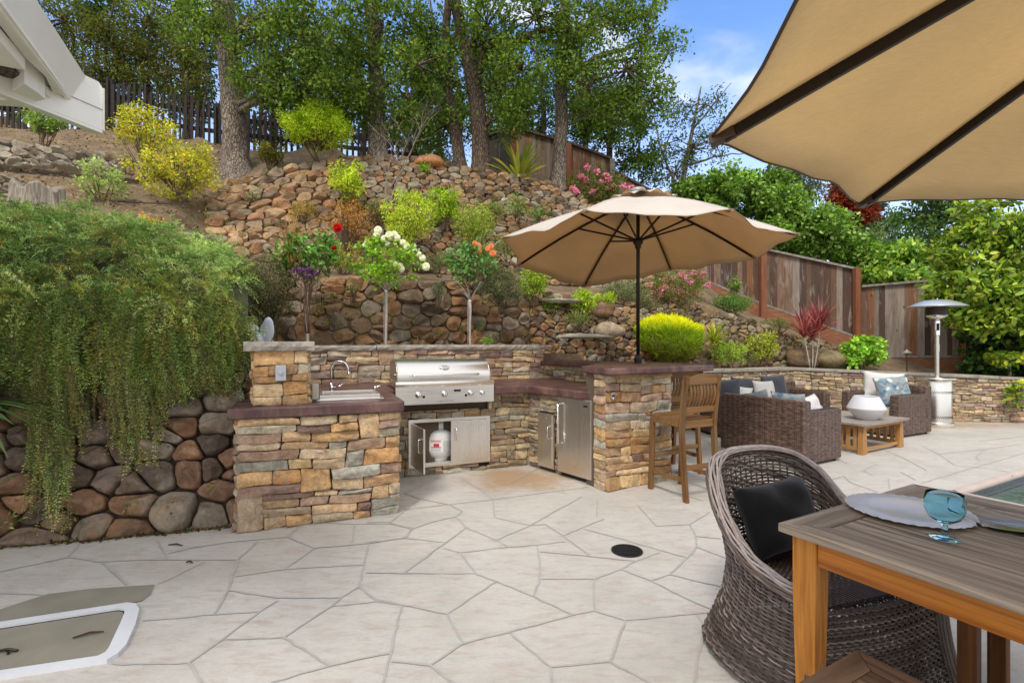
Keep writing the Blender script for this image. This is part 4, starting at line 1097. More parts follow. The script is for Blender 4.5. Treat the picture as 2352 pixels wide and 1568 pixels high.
# --- pillar on the island
px0, px1, py0, py1, pz = .10, .50, .10, .46, 1.375
pil = MB(); pil.box(((px0 + px1) / 2, (py0 + py1) / 2, (CT + pz) / 2), (px1 - px0 - .02, py1 - py0 - .02, pz - CT)); pil.build('pillar_core', M['mortar'], kit)
ledge_wall('pillar_face', kit, (px0, py0, CT), (1, 0, 0), px1 - px0, pz - CT, (0, -1, 0), rngk, LEDGE_L[:6], 0.022, 0.0, 0.95)
ledge_wall('pillar_face', kit, (px1, py0, CT), (0, 1, 0), py1 - py0, pz - CT, (1, 0, 0), rngk, LEDGE_L[:6], 0.022, 0.0, 0.95)
ledge_wall('pillar_face', kit, (px0, py1, CT), (0, -1, 0), py1 - py0, pz - CT, (-1, 0, 0), rngk, LEDGE_L[:6], 0.022, 0.0, 0.95)
pc = MB(); rough_slab(pc, px0 - .06, px1 + .05, py0 - .055, py1 + .05, pz, pz + .075, rc, 14, .008); pc.build('pillar_cap', M['cap'], kit)
# --- wing geometry
WA = Vector((2.90, 1.06, 0)); WD = (Vector((3.19, .10, 0)) - WA).normalized(); WN = Vector((WD.y, -WD.x, 0)).normalized()   # WN: outward, away from the cook (to the right)
if WN.x < 0: WN = -WN
WL = (Vector((3.19, .10, 0)) - WA).length
def Wp(s, d, z=0): return WA + WD * s + WN * d + Vector((0, 0, z))
# --- lower counter (one slab: island + grill run left; right run + wing)
def slab_poly(name, pts, z0, z1, bev=.012, mat='counter'):
    mb = MB(); mb.prism(pts, z0, z1); return mb.build(name, M[mat], kit, bevel=bev, autosmooth=40)
slab_poly('counter', [(-.06, -.05), (1.245, -.05), (1.265, .02), (1.265, .86), (1.27, 1.03), (1.335, 1.03), (1.335, 2.06), (-.06, 2.06)], CT - TH, CT)
slab_poly('counter', [(2.392, 2.06), (2.392, .985), (2.60, .985), (2.82, 1.0), tuple(Wp(.08, -.075))[:2], tuple(Wp(WL - .16, -.085))[:2], tuple(Wp(WL - .02, -.05))[:2], tuple(Wp(WL + .0, .2))[:2], tuple(Wp(WL, .9))[:2], (3.68, 1.5), (3.50, 2.06)], CT - TH, CT)
slab_poly('counter', [(1.335, 1.72), (2.392, 1.72), (2.392, 2.06), (1.335, 2.06)], CT - TH, CT, .002)
# --- wing front stones with fridge and door openings
def wing_wall(name, s0, s1, z0, z1, pal, k=.8, depth=.028):
    ledge_wall(name, kit, tuple(Wp(s0, 0, z0)), tuple(WD), s1 - s0, z1 - z0, tuple(-WN), rngk, pal, depth, 0.05, k)
wing_wall('wing_front', -.02, .17, 0, CT - TH, LEDGE_D); wing_wall('wing_front', .17, .50, .66, CT - TH, LEDGE_D); wing_wall('wing_front', .43, .52, 0, .66, LEDGE_D)
wc = MB(); wc.prism([tuple(Wp(.0, .02))[:2], tuple(Wp(.98, .02))[:2], tuple(Wp(.98, .9))[:2], tuple(Wp(.0, .9))[:2]], 0.0, CT - TH - .002)
wc.build('wing_core', M['mortar'], kit)
# raised wall and bar column
ledge_wall('raised_wall', kit, tuple(Wp(-.9, .88, CT - .01)), tuple(WD), 1.95, 1.135 - CT + .01, tuple(-WN), rngk, LEDGE_D, 0.025, 0.05, 0.9)
rw = MB(); rw.prism([tuple(Wp(-.95, .9))[:2], tuple(Wp(1.06, .9))[:2], tuple(Wp(1.06, 1.12))[:2], tuple(Wp(-.95, 1.12))[:2]], 0.0, 1.13); rw.build('raised_core', M['mortar'], kit)
ledge_wall('bar_back', kit, tuple(Wp(1.0, 1.12, 0)), tuple(-WD), 1.9, 1.13, tuple(WN), rngk, LEDGE_P, 0.03, 0.1, 1.0)
CA, CB = Vector((3.165, -.13, 0)), Vector((4.02, -.02, 0)); CD = (CB - CA).normalized(); CN = Vector((CD.y, -CD.x, 0)); CW = (CB - CA).length
BZ = 1.13
col = MB(); col.prism([tuple(CA + CD * .01 - CN * .01)[:2], tuple(CB - CD * .01 - CN * .01)[:2], tuple(CB - CN * .36)[:2], tuple(CA - CN * .3)[:2]], 0, BZ); col.build('column_core', M['mortar'], kit)
ledge_wall('column_face', kit, tuple(CA), tuple(CD), CW, BZ, tuple(CN), rngk, LEDGE_L, 0.035, 0.12, 1.05)
ledge_wall('column_face', kit, tuple(CA - CN * .17), tuple(CN), .17, BZ, tuple(-CD), rngk, LEDGE_L, 0.022, 0.0, 1.0)
ledge_wall('column_face', kit, tuple(CB), tuple(-CN), .36, BZ, tuple(CD), rngk, LEDGE_L, 0.03, 0.0, 1.0)
# bar tops
BT0, BT1 = 1.132, 1.20
slab_poly('bar_top', [(3.10, .22), (3.105, -.20), (3.17, -.27), (3.24, -.285), (4.50, -.08), (4.60, -.03), (4.62, .06), (4.52, .42), (4.30, .90), (3.62, .80), (3.45, .55)], BT0, BT1, .014)
slab_poly('bar_top', [tuple(Wp(-.93, .83))[:2], tuple(Wp(.62, .83))[:2], tuple(Wp(.62, 1.42))[:2], tuple(Wp(-.93, 1.30))[:2]], BT0 - .006, BT1 - .012, .012)
# umbrella sleeve, bottle opener, weatherproof boxes, switch
mb = MB(); mb.box((0, 0, 0), (.078, .012, .125)); mb.build('switch_plate', M['grey_plastic'], kit, bevel=.006).location = ((px0 + px1) / 2 + .0, py0 - .032, 1.20)
mb = MB(); mb.lathe([(.017, 0), (.014, .012), (0, .014)], M=Matrix.Rotation(R(90), 3, 'X'), n=14)
mb.build('switch', M['grey_plastic'], kit).location = ((px0 + px1) / 2, py0 - .038, 1.20)
mb = MB(); mb.box((0, 0, 0), (.055, .085, .135)); mb.build('outlet_box', m_plain('box_grey', lin(176, 172, 156), .5), kit, bevel=.01).location = (px1 + .055, py0 + .14, CT + .085)
mb = MB(); mb.box((0, 0, 0), (.06, .09, .13)); ob = mb.build('outlet_box', m_plain('box_bronze', lin(98, 90, 74), .5, .2), kit, bevel=.012); ob.location = Wp(.42, .83, CT + .085); ob.rotation_euler = (0, 0, math.atan2(WD.y, WD.x) + PI / 2)
mb = MB(); mb.box((0, 0, 0), (.05, .03, .09)); ob = mb.build('outlet_cover', M['black'], kit, bevel=.006); ob.location = Wp(.47, .80, CT + .085); ob.rotation_euler = (0, 0, math.atan2(WD.y, WD.x) + PI / 2)
mb = MB(); mb.box((0, 0, 0), (.045, .012, .05)); mb.box((0, -.018, .012), (.03, .03, .012)); mb.lathe([(.016, 0), (.016, .006), (0, .008)], c=(0, -.01, -.03), n=12, M=Matrix.Rotation(R(90), 3, 'X'))
ob = mb.build('bottle_opener', M['chrome'], kit, bevel=.002); ob.location = CA + CD * .055 + CN * .045 + Vector((0, 0, .93)); ob.rotation_euler = (0, 0, math.atan2(CD.y, CD.x))

# --- sink set on the island
sk = empty('sink', None, None, (0.84, .46, CT)); sk.parent = kit
sw, sd = .56, .46
mb = MB(); mb.box((0, 0, .006), (sw, sd, .012)); mb.build('flange', M['steel'], sk, bevel=.004)
mb = MB(); V = []
for (a, z) in ((0.0, .012), (0.0, .045), (.025, .048), (.03, -.12), (.04, -.14)):
    x, y = sw / 2 - .03 - a, sd / 2 - .03 - a; V += [(-x, -y, z), (x, -y, z), (x, y, z), (-x, y, z)]
mb.add(V, [(i * 4 + k, i * 4 + (k + 1) % 4, (i + 1) * 4 + (k + 1) % 4, (i + 1) * 4 + k) for i in range(4) for k in range(4)] + [(16, 17, 18, 19)])
mb.build('basin', M['steel'], sk, bevel=.003)
mb = MB(); mb.box((0, -.06, .030), (sw - .14, .26, .006)); mb.box((0, -.19, .034), (sw - .12, .01, .014)); mb.build('cover_tray', M['steel_v'], sk, bevel=.002)
fc = empty('faucet', None, None, (.70, .80, CT)); fc.parent = kit
mb = MB(); mb.lathe([(.036, 0), (.034, .012), (.016, .022), (.02, .05), (.024, .075), (.014, .095), (.011, .11)], n=18)
pts = [(0, 0, .10), (0, 0, .24)] + [(.075 - .075 * math.cos(R(a)), 0, .24 + .075 * math.sin(R(a))) for a in range(10, 181, 15)] + [(.155, 0, .205)]
mb.tube([(x, -x * .35, z) for x, y, z in pts], .010, 10); mb.tube([(.155, -.054, .212), (.158, -.056, .192)], .013, 10); mb.build('spout', M['chrome'], fc, smooth=True)
mb = MB(); mb.tube([(.02, 0, .065), (.075, -.01, .075), (.105, -.01, .10)], [.008, .006, .005], 8); mb.build('lever', M['chrome'], fc, smooth=True)
fs = empty('side_spray', None, None, (1.10, .74, CT)); fs.parent = kit
mb = MB(); mb.lathe([(.02, 0), (.02, .01), (.011, .016), (.011, .04), (.018, .05), (.014, .07), (.0, .074)], n=14); mb.tube([(0, 0, .055), (.05, -.01, .075)], [.012, .008], 8); mb.build('sprayer', M['chrome'], fs, smooth=True)

# --- access doors under the grill: steel frame, open left leaf, closed right leaf
dx0, dx1, dz0, dz1 = GX0 + .285, GX0 + 1.205, .09, .61
dfy = FY - .035
mb = MB(); t = .035
mb.box(((dx0 + dx1) / 2, dfy + .01, dz1 - t / 2), (dx1 - dx0, .03, t)); mb.box(((dx0 + dx1) / 2, dfy + .01, dz0 + t / 2), (dx1 - dx0, .03, t))
mb.box((dx0 + t / 2, dfy + .01, (dz0 + dz1) / 2), (t, .03, dz1 - dz0 - 2 * t)); mb.box((dx1 - t / 2, dfy + .01, (dz0 + dz1) / 2), (t, .03, dz1 - dz0 - 2 * t))
fr = mb.build('door_frame', M['steel'], kit, bevel=.002)
mb = MB(); i0 = dx0 + t; i1 = dx1 - t
y0b, y1b = dfy + .024, dfy + .52
mb.add([(i0, y0b, dz0 + t), (i1, y0b, dz0 + t), (i1, y1b, dz0 + t), (i0, y1b, dz0 + t), (i0, y0b, dz1 - t), (i1, y0b, dz1 - t), (i1, y1b, dz1 - t), (i0, y1b, dz1 - t)],
       [(0, 1, 2, 3), (7, 6, 5, 4), (3, 2, 6, 7), (0, 3, 7, 4), (2, 1, 5, 6)])
mb.build('cabinet_interior', M['dark_void'], kit)
mb = MB(); mb.box(((i0 + i1) / 2, dfy + .12, dz0 + t + .004), (i1 - i0, .2, .006)); mb.build('cabinet_floor', M['steel'], kit)
def handle(parent, x, y, z, L, out_, horizontal=False, r=.006, ax='y'):
    mb = MB(); a = [(0, 0, -L / 2), (0, -out_, -L / 2), (0, -out_, L / 2), (0, 0, L / 2)]
    q = [(0, 0, -L / 2), (0, -out_ * .8, -L / 2), (0, -out_, -L / 2 + out_ * .3), (0, -out_, L / 2 - out_ * .3), (0, -out_ * .8, L / 2), (0, 0, L / 2)]
    mb.tube(q, r, 8); h = mb.build('handle', M['chrome'], parent, smooth=True); h.location = (x, y, z); return h
xm = (i0 + i1) / 2
rd = empty('cabinet_door', None, None, (i1, dfy - .012, 0)); rd.parent = kit
mb = MB(); mb.box((-(i1 - xm) / 2, .0, (dz0 + dz1) / 2), (i1 - xm - .004, .018, dz1 - dz0 - 2 * t - .004)); mb.build('panel', M['steel_v'], rd, bevel=.003); handle(rd, -(i1 - xm) + .055, -.009, .43, .13, .035)
ld = empty('cabinet_door', None, None, (i0 + .004, dfy - .012, 0), R(-84)); ld.parent = kit
mb = MB(); lw = xm - i0 - .006
mb.box((lw / 2, .0, (dz0 + dz1) / 2 - .0), (lw, .020, dz1 - dz0 - 2 * t - .004)); mb.build('panel', M['steel_v'], ld, bevel=.003); handle(ld, lw - .055, -.010, .40, .13, .035); 
# --- small door and fridge in the wing
def on_wing(o, s, d, z): o.location = Wp(s, d, z); o.rotation_euler = (0, 0, math.atan2(WD.y, WD.x))
sd_ = empty('cabinet_door', None, None); sd_.parent = kit; on_wing(sd_, .17, -.03, 0)
mb = MB(); mb.box((.13, 0, .35), (.26, .02, .60)); mb.build('panel', M['steel_v'], sd_, bevel=.003)
mb = MB(); mb.box((.13, -.012, .355), (.215, .012, .55)); mb.build('door_leaf', M['steel_v'], sd_, bevel=.003); handle(sd_, .215, -.016, .45, .13, .045)

# ================================================================= grill (its own thing, set in the counter)
gr = empty('gas_grill', 'built-in stainless steel gas grill with a domed hood', 'grill', K(1.863, 1.02, CT), R(21.5))
gw = 1.03
# hood profile (y back, z up)
hp = [(-.03, .095), (-.035, .13), (-.02, .19), (.02, .245), (.075, .285), (.14, .305), (.33, .31), (.47, .28), (.50, .20), (.50, .095)]
mb = MB(); n = len(hp); V = [(-gw / 2 + .012, y, z) for y, z in hp] + [(gw / 2 - .012, y, z) for y, z in hp]
mb.add(V, [(i, i + 1, n + i + 1, n + i) for i in range(n - 1)]); hood = mb.build('hood', M['steel'], gr, autosmooth=50)
hsm = m_steel('hood_side_steel', 'X', .35, (.5, .45, .38))
for s in (-1, 1):
    mb = MB(); mb.slab([(s * (gw / 2 - .012), y, z) for y, z in hp], (s * .012, 0, 0)); mb.build('hood_side', hsm, gr, bevel=.003)
mb = MB(); q = [(-.36, -.035, .145), (-.36, -.075, .15), (-.335, -.088, .15), (.335, -.088, .15), (.36, -.075, .15), (.36, -.035, .145)]; mb.tube(q, .012, 12); mb.build('hood_handle', M['chrome'], gr, smooth=True)
# badge dial on the hood
nrm = Vector((0, -.6, .55)).normalized(); Mq = nrm.to_track_quat('Z', 'Y').to_matrix()
mb = MB(); mb.lathe([(.052, 0), (.052, .004), (.044, .010), (.038, .006)], sy=.62, M=Mq, c=(0, -.006, .232), n=28); dial = mb.build('temperature_dial', M['chrome'], gr, smooth=True)
mb = MB(); mb.lathe([(.038, .006), (.0, .007)], sy=.62, M=Mq, c=(0, -.006, .232), n=28); mb.build('dial_face', m_plain('dial_face', lin(176, 178, 180), .35, .3), dial)
# body front panel
pf = [(-.03, .092), (-.085, .085), (-.105, .062), (-.085, .03), (-.085, -.155), (-.03, -.155)]
n = len(pf); V = [(-.535, y, z) for y, z in pf] + [(.535, y, z) for y, z in pf]
mb.add(V, [(i, (i + 1) % n, n + (i + 1) % n, n + i) for i in range(n)] + [tuple(range(n))[::-1], tuple(range(n, 2 * n))]); mb.build('control_panel', M['steel'], gr, autosmooth=30)
mb = MB(); mb.box((0, .24, -.06), (1.0, .5, .20)); mb.box((0, .235, .07), (1.02, .5, .05)); mb.build('firebox', M['steel'], gr, bevel=.003)
for i, x in enumerate((-.30, -.02, .27, .40)):
    kb = empty('knob', None, None, (x, -.085, -.055)); kb.parent = gr; r = .034 if i < 3 else .028
    mb = MB(); mb.lathe([(r, 0), (r, .006), (r * .86, .010), (r * .74, .012), (r * .70, .03), (r * .5, .036), (0, .037)], M=Matrix.Rotation(R(90), 3, 'X'), n=24); mb.build('dial', M['chrome'], kb, smooth=True)
    mb = MB(); mb.box((0, -.038, 0), (.008, .012, r * 1.2)); mb.build('grip', M['chrome'], kb, bevel=.002)
for x in (-.245, .215):
    mb = MB(); mb.lathe([(.015, 0), (.014, .008), (.0, .010)], M=Matrix.Rotation(R(90), 3, 'X'), n=14); mb.build('igniter', M['dark_metal'], gr, smooth=True).location = (x, -.085, -.075)
mb = MB(); mb.box((.12, -.0865, -.02), (.075, .003, .024)); mb.build('badge', M['dark_metal'], gr)
mb = MB(); mb.box((-.01, -.0862, -.125), (.20, .002, .002)); mb.box((-.06, -.0862, -.133), (.002, .002, .014)); mb.box((.06, -.0862, -.133), (.002, .002, .014)); mb.build('tray_slot', M['dark_metal'], gr)
def text_mesh(name, s, size, mat, parent, loc, rot, depth=.0006):
    cu = bpy.data.curves.new(name, 'FONT'); cu.body = s; cu.size = size; cu.extrude = depth; cu.align_x = 'CENTER'; cu.align_y = 'CENTER'
    t = bpy.data.objects.new(name, cu); COL.objects.link(t); dg = bpy.context.evaluated_depsgraph_get(); me = bpy.data.meshes.new_from_object(t.evaluated_get(dg))
    bpy.data.objects.remove(t); bpy.data.curves.remove(cu); o = bpy.data.objects.new(name, me); COL.objects.link(o); me.materials.clear(); me.materials.append(mat); o.parent = parent; o.location = loc; o.rotation_euler = rot; return o
text_mesh('badge_lettering', 'AOG', .017, M['chrome'], gr, (.12, -.0885, -.02), (R(90), 0, 0))
# steel side post of hood hinge
mb = MB(); mb.lathe([(.012, 0), (.012, .012), (0, .014)], M=Matrix.Rotation(R(-90), 3, 'Y'), n=14, c=(-gw / 2, .08, .15)); mb.build('hinge_bolt', M['chrome'], gr)

# ================================================================= fridge
fr_ = empty('compact_fridge', 'tall stainless steel under-counter refrigerator at the end of the counter', 'refrigerator', KO + (Matrix.Rotation(R(21.5), 3, 'Z') @ Wp(.51, -.02)), R(21.5) + math.atan2(WD.y, WD.x))
fw = .49
mb = MB(); mb.box((fw / 2, .30, .44), (fw - .01, .56, .82)); mb.build('body', M['black'], fr_)
fd = empty('door', None, None); fd.parent = fr_
mb = MB(); mb.box((fw / 2, -.012, .455), (fw, .05, .80)); mb.build('door_panel', M['steel_v'], fd, bevel=.006)
mb = MB(); q = [(.055, -.035, .36), (.055, -.085, .365), (.055, -.085, .78), (.055, -.035, .785)]; mb.tube(q, .010, 10); mb.build('handle', M['chrome'], fd, smooth=True)
mb = MB(); mb.box((.41, -.0385, .79), (.055, .003, .016)); mb.build('badge', M['dark_metal'], fd)
mb = MB(); mb.box((fw / 2, .06, .035), (fw - .03, .06, .06)); mb.build('kick_vent', M['black'], fr_)

# ================================================================= propane tank
tk = empty('propane_tank', 'white propane tank standing inside the open cabinet', 'gas tank', K(GX0 + .665, FY + .15, dz0 + t + .008), R(21.5))
wp_ = m_plain('tank_paint', lin(214, 214, 212), .4, 0, .05)
mb = MB(); mb.lathe([(.0, .02), (.10, .02), (.135, .045), (.15, .09), (.152, .25), (.14, .295), (.11, .325), (.05, .345), (0, .348)], n=32); mb.build('cylinder', wp_, tk, smooth=True)
mb = MB(); mb.lathe([(.105, 0), (.108, .03), (.104, .03), (.101, 0)], n=28, close=True); mb.build('foot_ring', wp_, tk)
mb = MB()
for a0 in (20, 200):
    pts = [(R(a0 + i * 14)) for i in range(10)]
    V = []
    for a in pts: V += [(.085 * math.cos(a), .085 * math.sin(a), .335), (.085 * math.cos(a), .085 * math.sin(a), .425)]
    mb.add(V, [(2 * i, 2 * i + 2, 2 * i + 3, 2 * i + 1) for i in range(9)])
o_ = mb.build('collar', wp_, tk, smooth=True); sm_ = o_.modifiers.new('solid', 'SOLIDIFY'); sm_.thickness = .005
mb = MB(); mb.tube([(0, 0, .34), (0, 0, .385)], .014, 10); mb.tube([(-.02, -.02, .385), (.03, -.03, .39)], .012, 8); mb.lathe([(.024, .395), (.024, .41), (0, .412)], n=16); mb.build('valve', M['chrome'], tk, smooth=True)
def band(name, a0, a1, z0, z1, mat, r=.1535, parent=tk):
    mb = MB(); V = []; k = 14
    for i in range(k + 1):
        a = R(a0 + (a1 - a0) * i / k); V += [(r * math.cos(a), r * math.sin(a), z0), (r * math.cos(a), r * math.sin(a), z1)]
    mb.add(V, [(2 * i, 2 * i + 2, 2 * i + 3, 2 * i + 1) for i in range(k)]); return mb.build(name, mat, parent, smooth=True)
lab = band('label', -150, -30, .10, .235, m_plain('label_white', lin(232, 230, 228), .5))
rm = m_plain('label_red', lin(196, 50, 46), .5); gm = m_plain('label_grey_print', lin(150, 150, 152), .6)
band('label_mark', -142, -96, .223, .231, rm, .1545, lab); band('label_mark', -128, -104, .160, .195, rm, .1545, lab); band('label_mark', -140, -96, .150, .158, rm, .1545, lab)
for z in (.11, .12, .13, .14, .205, .213): band('label_print', -140, -98, z, z + .004, gm, .1543, lab)
for z in [.105 + i * .011 for i in range(11)]: band('label_print', -88, -36, z, z + .004, gm, .1543, lab)

# fallen leaves on the counter
rl = random.Random(6)
for i, (x, y) in enumerate(((2.35, 1.93), (2.5, 1.95), (2.66, 1.96), (2.8, 1.95), (2.93, 1.96), (3.25, 1.7), (3.5, .75))):
    c_ = [lin(190, 60, 40), lin(214, 150, 50), lin(220, 190, 120)][i % 3]
    mb = MB(); mb.add([(0, -.012, 0), (.012, 0, .006), (0, .016, .003), (-.012, 0, .008)], [(0, 1, 2, 3)]); mb.C = [c_] * 4
    o = mb.build('fallen_leaf', M['petal']); o.location = K(x, y, CT + .003); o.rotation_euler = (0, 0, rl.uniform(0, 6)); tag(o, ['tiny red fallen leaf on the counter, the one nearest the grill', 'tiny yellow fallen leaf, second from the grill at the backsplash', 'tiny pale fallen leaf, third from the grill at the backsplash', 'tiny red fallen leaf, fourth from the grill at the backsplash', 'tiny yellow fallen leaf in the inner corner of the counter', 'tiny pale fallen leaf on the wing counter before the raised wall', 'tiny red fallen leaf by the outlet box above the fridge'][i], 'fallen leaf', 'fallen leaves on the counter')

# ================================================================= low garden wall
lw = empty('garden_wall', 'low ledge stone wall with grey cap running behind the lounge seats', 'garden wall', LWC)
rl2 = random.Random(15)
def lw_top(p):   # cap height along the wall
    t = p.x; return float(np.interp(t, [.9, 5.25, 9.9], [0.99, .965, .78]))
for A, B, nm in ((LWA, LWC, 'stone_face'), (LWC, LWB, 'stone_face')):
    d = (B - A); L = d.length; d.normalize(); nrm = Vector((d.y, -d.x, 0)); 
    h0, h1 = lw_top(A) - .05, lw_top(B) - .05; hm = max(h0, h1)
    cells = ledge_cells(L, hm, rl2, .10, .8)
    def surf(x, y, A=A, d=d, nrm=nrm, h0=h0, h1=h1, L=L, hm=hm):
        z = y * (h0 + (h1 - h0) * x / L) / hm
        p = np.array(tuple(A - LWC))[None] + x[:, None] * np.array(tuple(d))[None] + np.stack([0 * z, 0 * z, z], 1); return p, np.tile(np.array(tuple(nrm))[None], (len(x), 1))
    stone_mesh(nm, M['ledge'], lw, cells, surf, .03, .003, rl2, palette=LEDGE_P + LEDGE_D[:3], n=14, rnd=0, profile=LPROF, rough=.06, facets=1)
    mb = MB(); a0, b0 = A - LWC, B - LWC
    mb.slab([a0 + Vector((0, 0, -.05)), b0 + Vector((0, 0, -.05)), b0 + Vector((0, 0, h1 - .002)), a0 + Vector((0, 0, h0 - .002))], -nrm * .24); mb.build('core', M['mortar'], lw)
    mb = MB(); ns_ = int(L / .95); 
    for i in range(ns_):
        t0, t1 = i / ns_, (i + 1) / ns_; g0 = .004 / L
        p0 = A.lerp(B, t0 + g0) - LWC; p1 = A.lerp(B, t1 - g0) - LWC; z0 = h0 + (h1 - h0) * t0; z1 = h0 + (h1 - h0) * t1; dz = rl2.uniform(-.003, .003)
        q = [p0 + nrm * .05 + Vector((0, 0, z0)), p1 + nrm * .05 + Vector((0, 0, z1)), p1 - nrm * .27 + Vector((0, 0, z1)), p0 - nrm * .27 + Vector((0, 0, z0))]
        mb.slab(q, (0, 0, .05 + dz))
    mb.build('cap', M['cap'], lw, bevel=.006)
# ================================================================= umbrellas
def umbrella(name, label, pole_xy, z_apex, plane, Rr, rot, ztop_strut, mat, canopy_extra, apex_off=(0, 0), pole_z=(0, 3.2), hub_z=2.64, vent=True, frame=('dark_metal', .011), n_sag=.07, edge_in=.13, crank=True, tipz=None, under=None, vent_flat=False):
    """octagonal canopy; plane(dx,dy) gives the height of the rim"""
    arch = .05 if Rr < 1.65 and mat == 'canvas' and not vent_flat else .02; px, py = pole_xy; root = empty(name, label, 'umbrella', (px, py, 0))
    tips = []
    for i in range(8):
        a = rot + i * PI / 4; x, y = Rr * math.cos(a), Rr * math.sin(a); tips.append(Vector((x, y, tipz[i] if tipz else plane(x, y))))
    apex = Vector((apex_off[0], apex_off[1], z_apex))
    # canopy: each gore sags between its ribs and its edge is hollow
    V = []; Fc = []; N, Mm = 12, 14; g = rs(5); seams = []
    for i in range(8):
        A, B = tips[i], tips[(i + 1) % 8]; b = len(V); ph = g.uniform(0, 6, 3)
        for r in range(N + 1):
            t = r / N
            for k in range(Mm + 1):
                s = k / Mm; ww = 4 * s * (1 - s)
                ra = apex.lerp(A, t); rb = apex.lerp(B, t)
                bulge = 0.045 * math.sin(PI * t) * (1 - abs(2 * s - 1)) * 0
                p = ra.lerp(rb, s)
                out2 = (p - Vector((apex.x, apex.y, p.z)))
                p = p - out2 * (edge_in * ww * t * t)             # hollow edge
                p.z += -n_sag * ww * t * (0.5 + 0.5 * t)
                wr = 0.016 * math.sin(9 * s + ph[0] + 3 * t) * ww * t + 0.010 * math.sin(17 * s - 5 * t + ph[1]) * ww * t * t
                p.z += wr
                # rib droop: cloth bows upward along the rib arc
                p.z += arch * math.sin(PI * t)
                V.append(p)
        for r in range(N):
            for k in range(Mm):
                q = b + r * (Mm + 1) + k; Fc.append((q, q + 1, q + Mm + 2, q + Mm + 1))
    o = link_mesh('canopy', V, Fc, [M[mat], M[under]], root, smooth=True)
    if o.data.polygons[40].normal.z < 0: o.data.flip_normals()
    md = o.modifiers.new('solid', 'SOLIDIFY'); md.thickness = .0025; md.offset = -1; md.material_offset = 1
    # hem along the edge
    hem = MB()
    for i in range(8):
        b = i * (N + 1) * (Mm + 1) + N * (Mm + 1); hem.tube([V[b + k] for k in range(Mm + 1)], .005, 5)
    hem.build('hem', M[canopy_extra], root, smooth=True)
    def ribp(i, t): 
        p = apex.lerp(tips[i], t); p.z += arch * math.sin(PI * t) - .022; return p
    for i in range(8):
        rb = MB(); w = frame[1]
        ts = [.03, .2, .4, .6, .8, .975]
        for a, c in zip(ts[:-1], ts[1:]): rb.beam(ribp(i, a), ribp(i, c), w * 1.3, w * 2.3)
        rib = rb.build('rib', M[frame[0]], root, bevel=.002)
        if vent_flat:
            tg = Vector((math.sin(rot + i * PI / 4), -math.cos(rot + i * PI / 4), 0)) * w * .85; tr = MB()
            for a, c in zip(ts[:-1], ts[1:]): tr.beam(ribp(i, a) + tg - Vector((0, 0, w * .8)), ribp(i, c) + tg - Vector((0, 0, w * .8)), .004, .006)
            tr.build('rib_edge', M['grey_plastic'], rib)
        s_ = MB(); s_.beam(Vector((apex_off[0] * .5, apex_off[1] * .5, hub_z)), ribp(i, .46), w * 1.2, w * 1.9); s_.build('strut', M[frame[0]], rib, bevel=.001)
        e = MB(); e.beam(ribp(i, .955) + Vector((0, 0, .002)), ribp(i, 1.0) + Vector((0, 0, .014)), w * 2.6, w * 2.4); e.build('rib_pocket', M[canopy_extra], rib, bevel=.003)
    if vent:
        V = []; Fc = []; R2 = Rr * .27
        cz = z_apex + .045
        for i in range(8):
            a0 = rot + i * PI / 4
            for r in range(4):
                for k in range(9):
                    a = a0 + PI / 4 * k / 8; t = r / 3; rr = R2 * (.12 + .88 * t) * (1 - .06 * 4 * (k / 8) * (1 - k / 8) * t)
                    x, y = apex_off[0] + rr * math.cos(a), apex_off[1] + rr * math.sin(a)
                    tz = (plane(rr * math.cos(a), rr * math.sin(a)) - plane(0, 0)) + cz - (z_apex - plane(0, 0)) * rr / Rr + .035 + (.022 * math.cos(2 * PI * k / 4) if r == 3 else 0)
                    V.append((x, y, tz))
        for i in range(8):
            for r in range(3):
                for k in range(8):
                    q = i * 36 + r * 9 + k; Fc.append((q, q + 1, q + 10, q + 9))
        o = link_mesh('vent_cap', V, Fc, M[mat], root, smooth=True); md = o.modifiers.new('solid', 'SOLIDIFY'); md.thickness = .0025
        hv = MB()
        for i in range(8): hv.tube([V[i * 36 + 27 + k] for k in range(9)], .006, 5)
        hv.build('vent_hem', M[canopy_extra], root, smooth=True)
    mb = MB(); mb.lathe([(.07, 0), (.075, .02), (.06, .05), (.03, .065), (0, .07)], c=(apex.x, apex.y, z_apex + .05), n=20, sx=1.3, sy=1.3); mb.build('finial', m_plain('finial_grey', lin(150, 152, 154), .45, .3), root, smooth=True)
    mb = MB(); mb.tube([(0, 0, pole_z[0]), (0, 0, hub_z), (apex.x * .9, apex.y * .9, z_apex)], .021, 14); mb.build('pole', M[frame[0]], root, smooth=True)
    mb = MB(); mb.lathe([(.022, -.09), (.035, -.085), (.036, -.05), (.055, -.03), (.06, 0), (.045, .02), (.022, .025)], c=(apex_off[0] * .5, apex_off[1] * .5, hub_z), n=16); mb.build('hub', M[frame[0]], root, smooth=True)
    mb = MB(); mb.lathe([(.022, -.05), (.034, -.045), (.036, .02), (.022, .03)], c=(apex.x * .9, apex.y * .9, z_apex - .05), n=16); mb.build('top_hub', M[frame[0]], root, smooth=True)
    if crank:
        z = pole_z[0] + .20
        mb = MB(); mb.lathe([(.024, -.18), (.030, -.175), (.030, -.03), (.042, -.02), (.045, .05), (.032, .09), (.022, .10)], c=(0, 0, z), n=16); mb.box((.0, -.02, z), (.05, .07, .08)); cb = mb.build('crank_housing', M[frame[0]], root, bevel=.003)
        mb = MB(); mb.tube([(.03, -.03, z), (.065, -.03, z), (.07, -.035, z - .085)], .009, 8); mb.tube([(.07, -.035, z - .085), (.105, -.04, z - .09)], .009, 8); mb.build('crank_handle', M['grey_plastic'], cb, smooth=True)
    return root
M['canvas_hem'] = m_plain('canvas_hem', lin(150, 124, 96), .85)
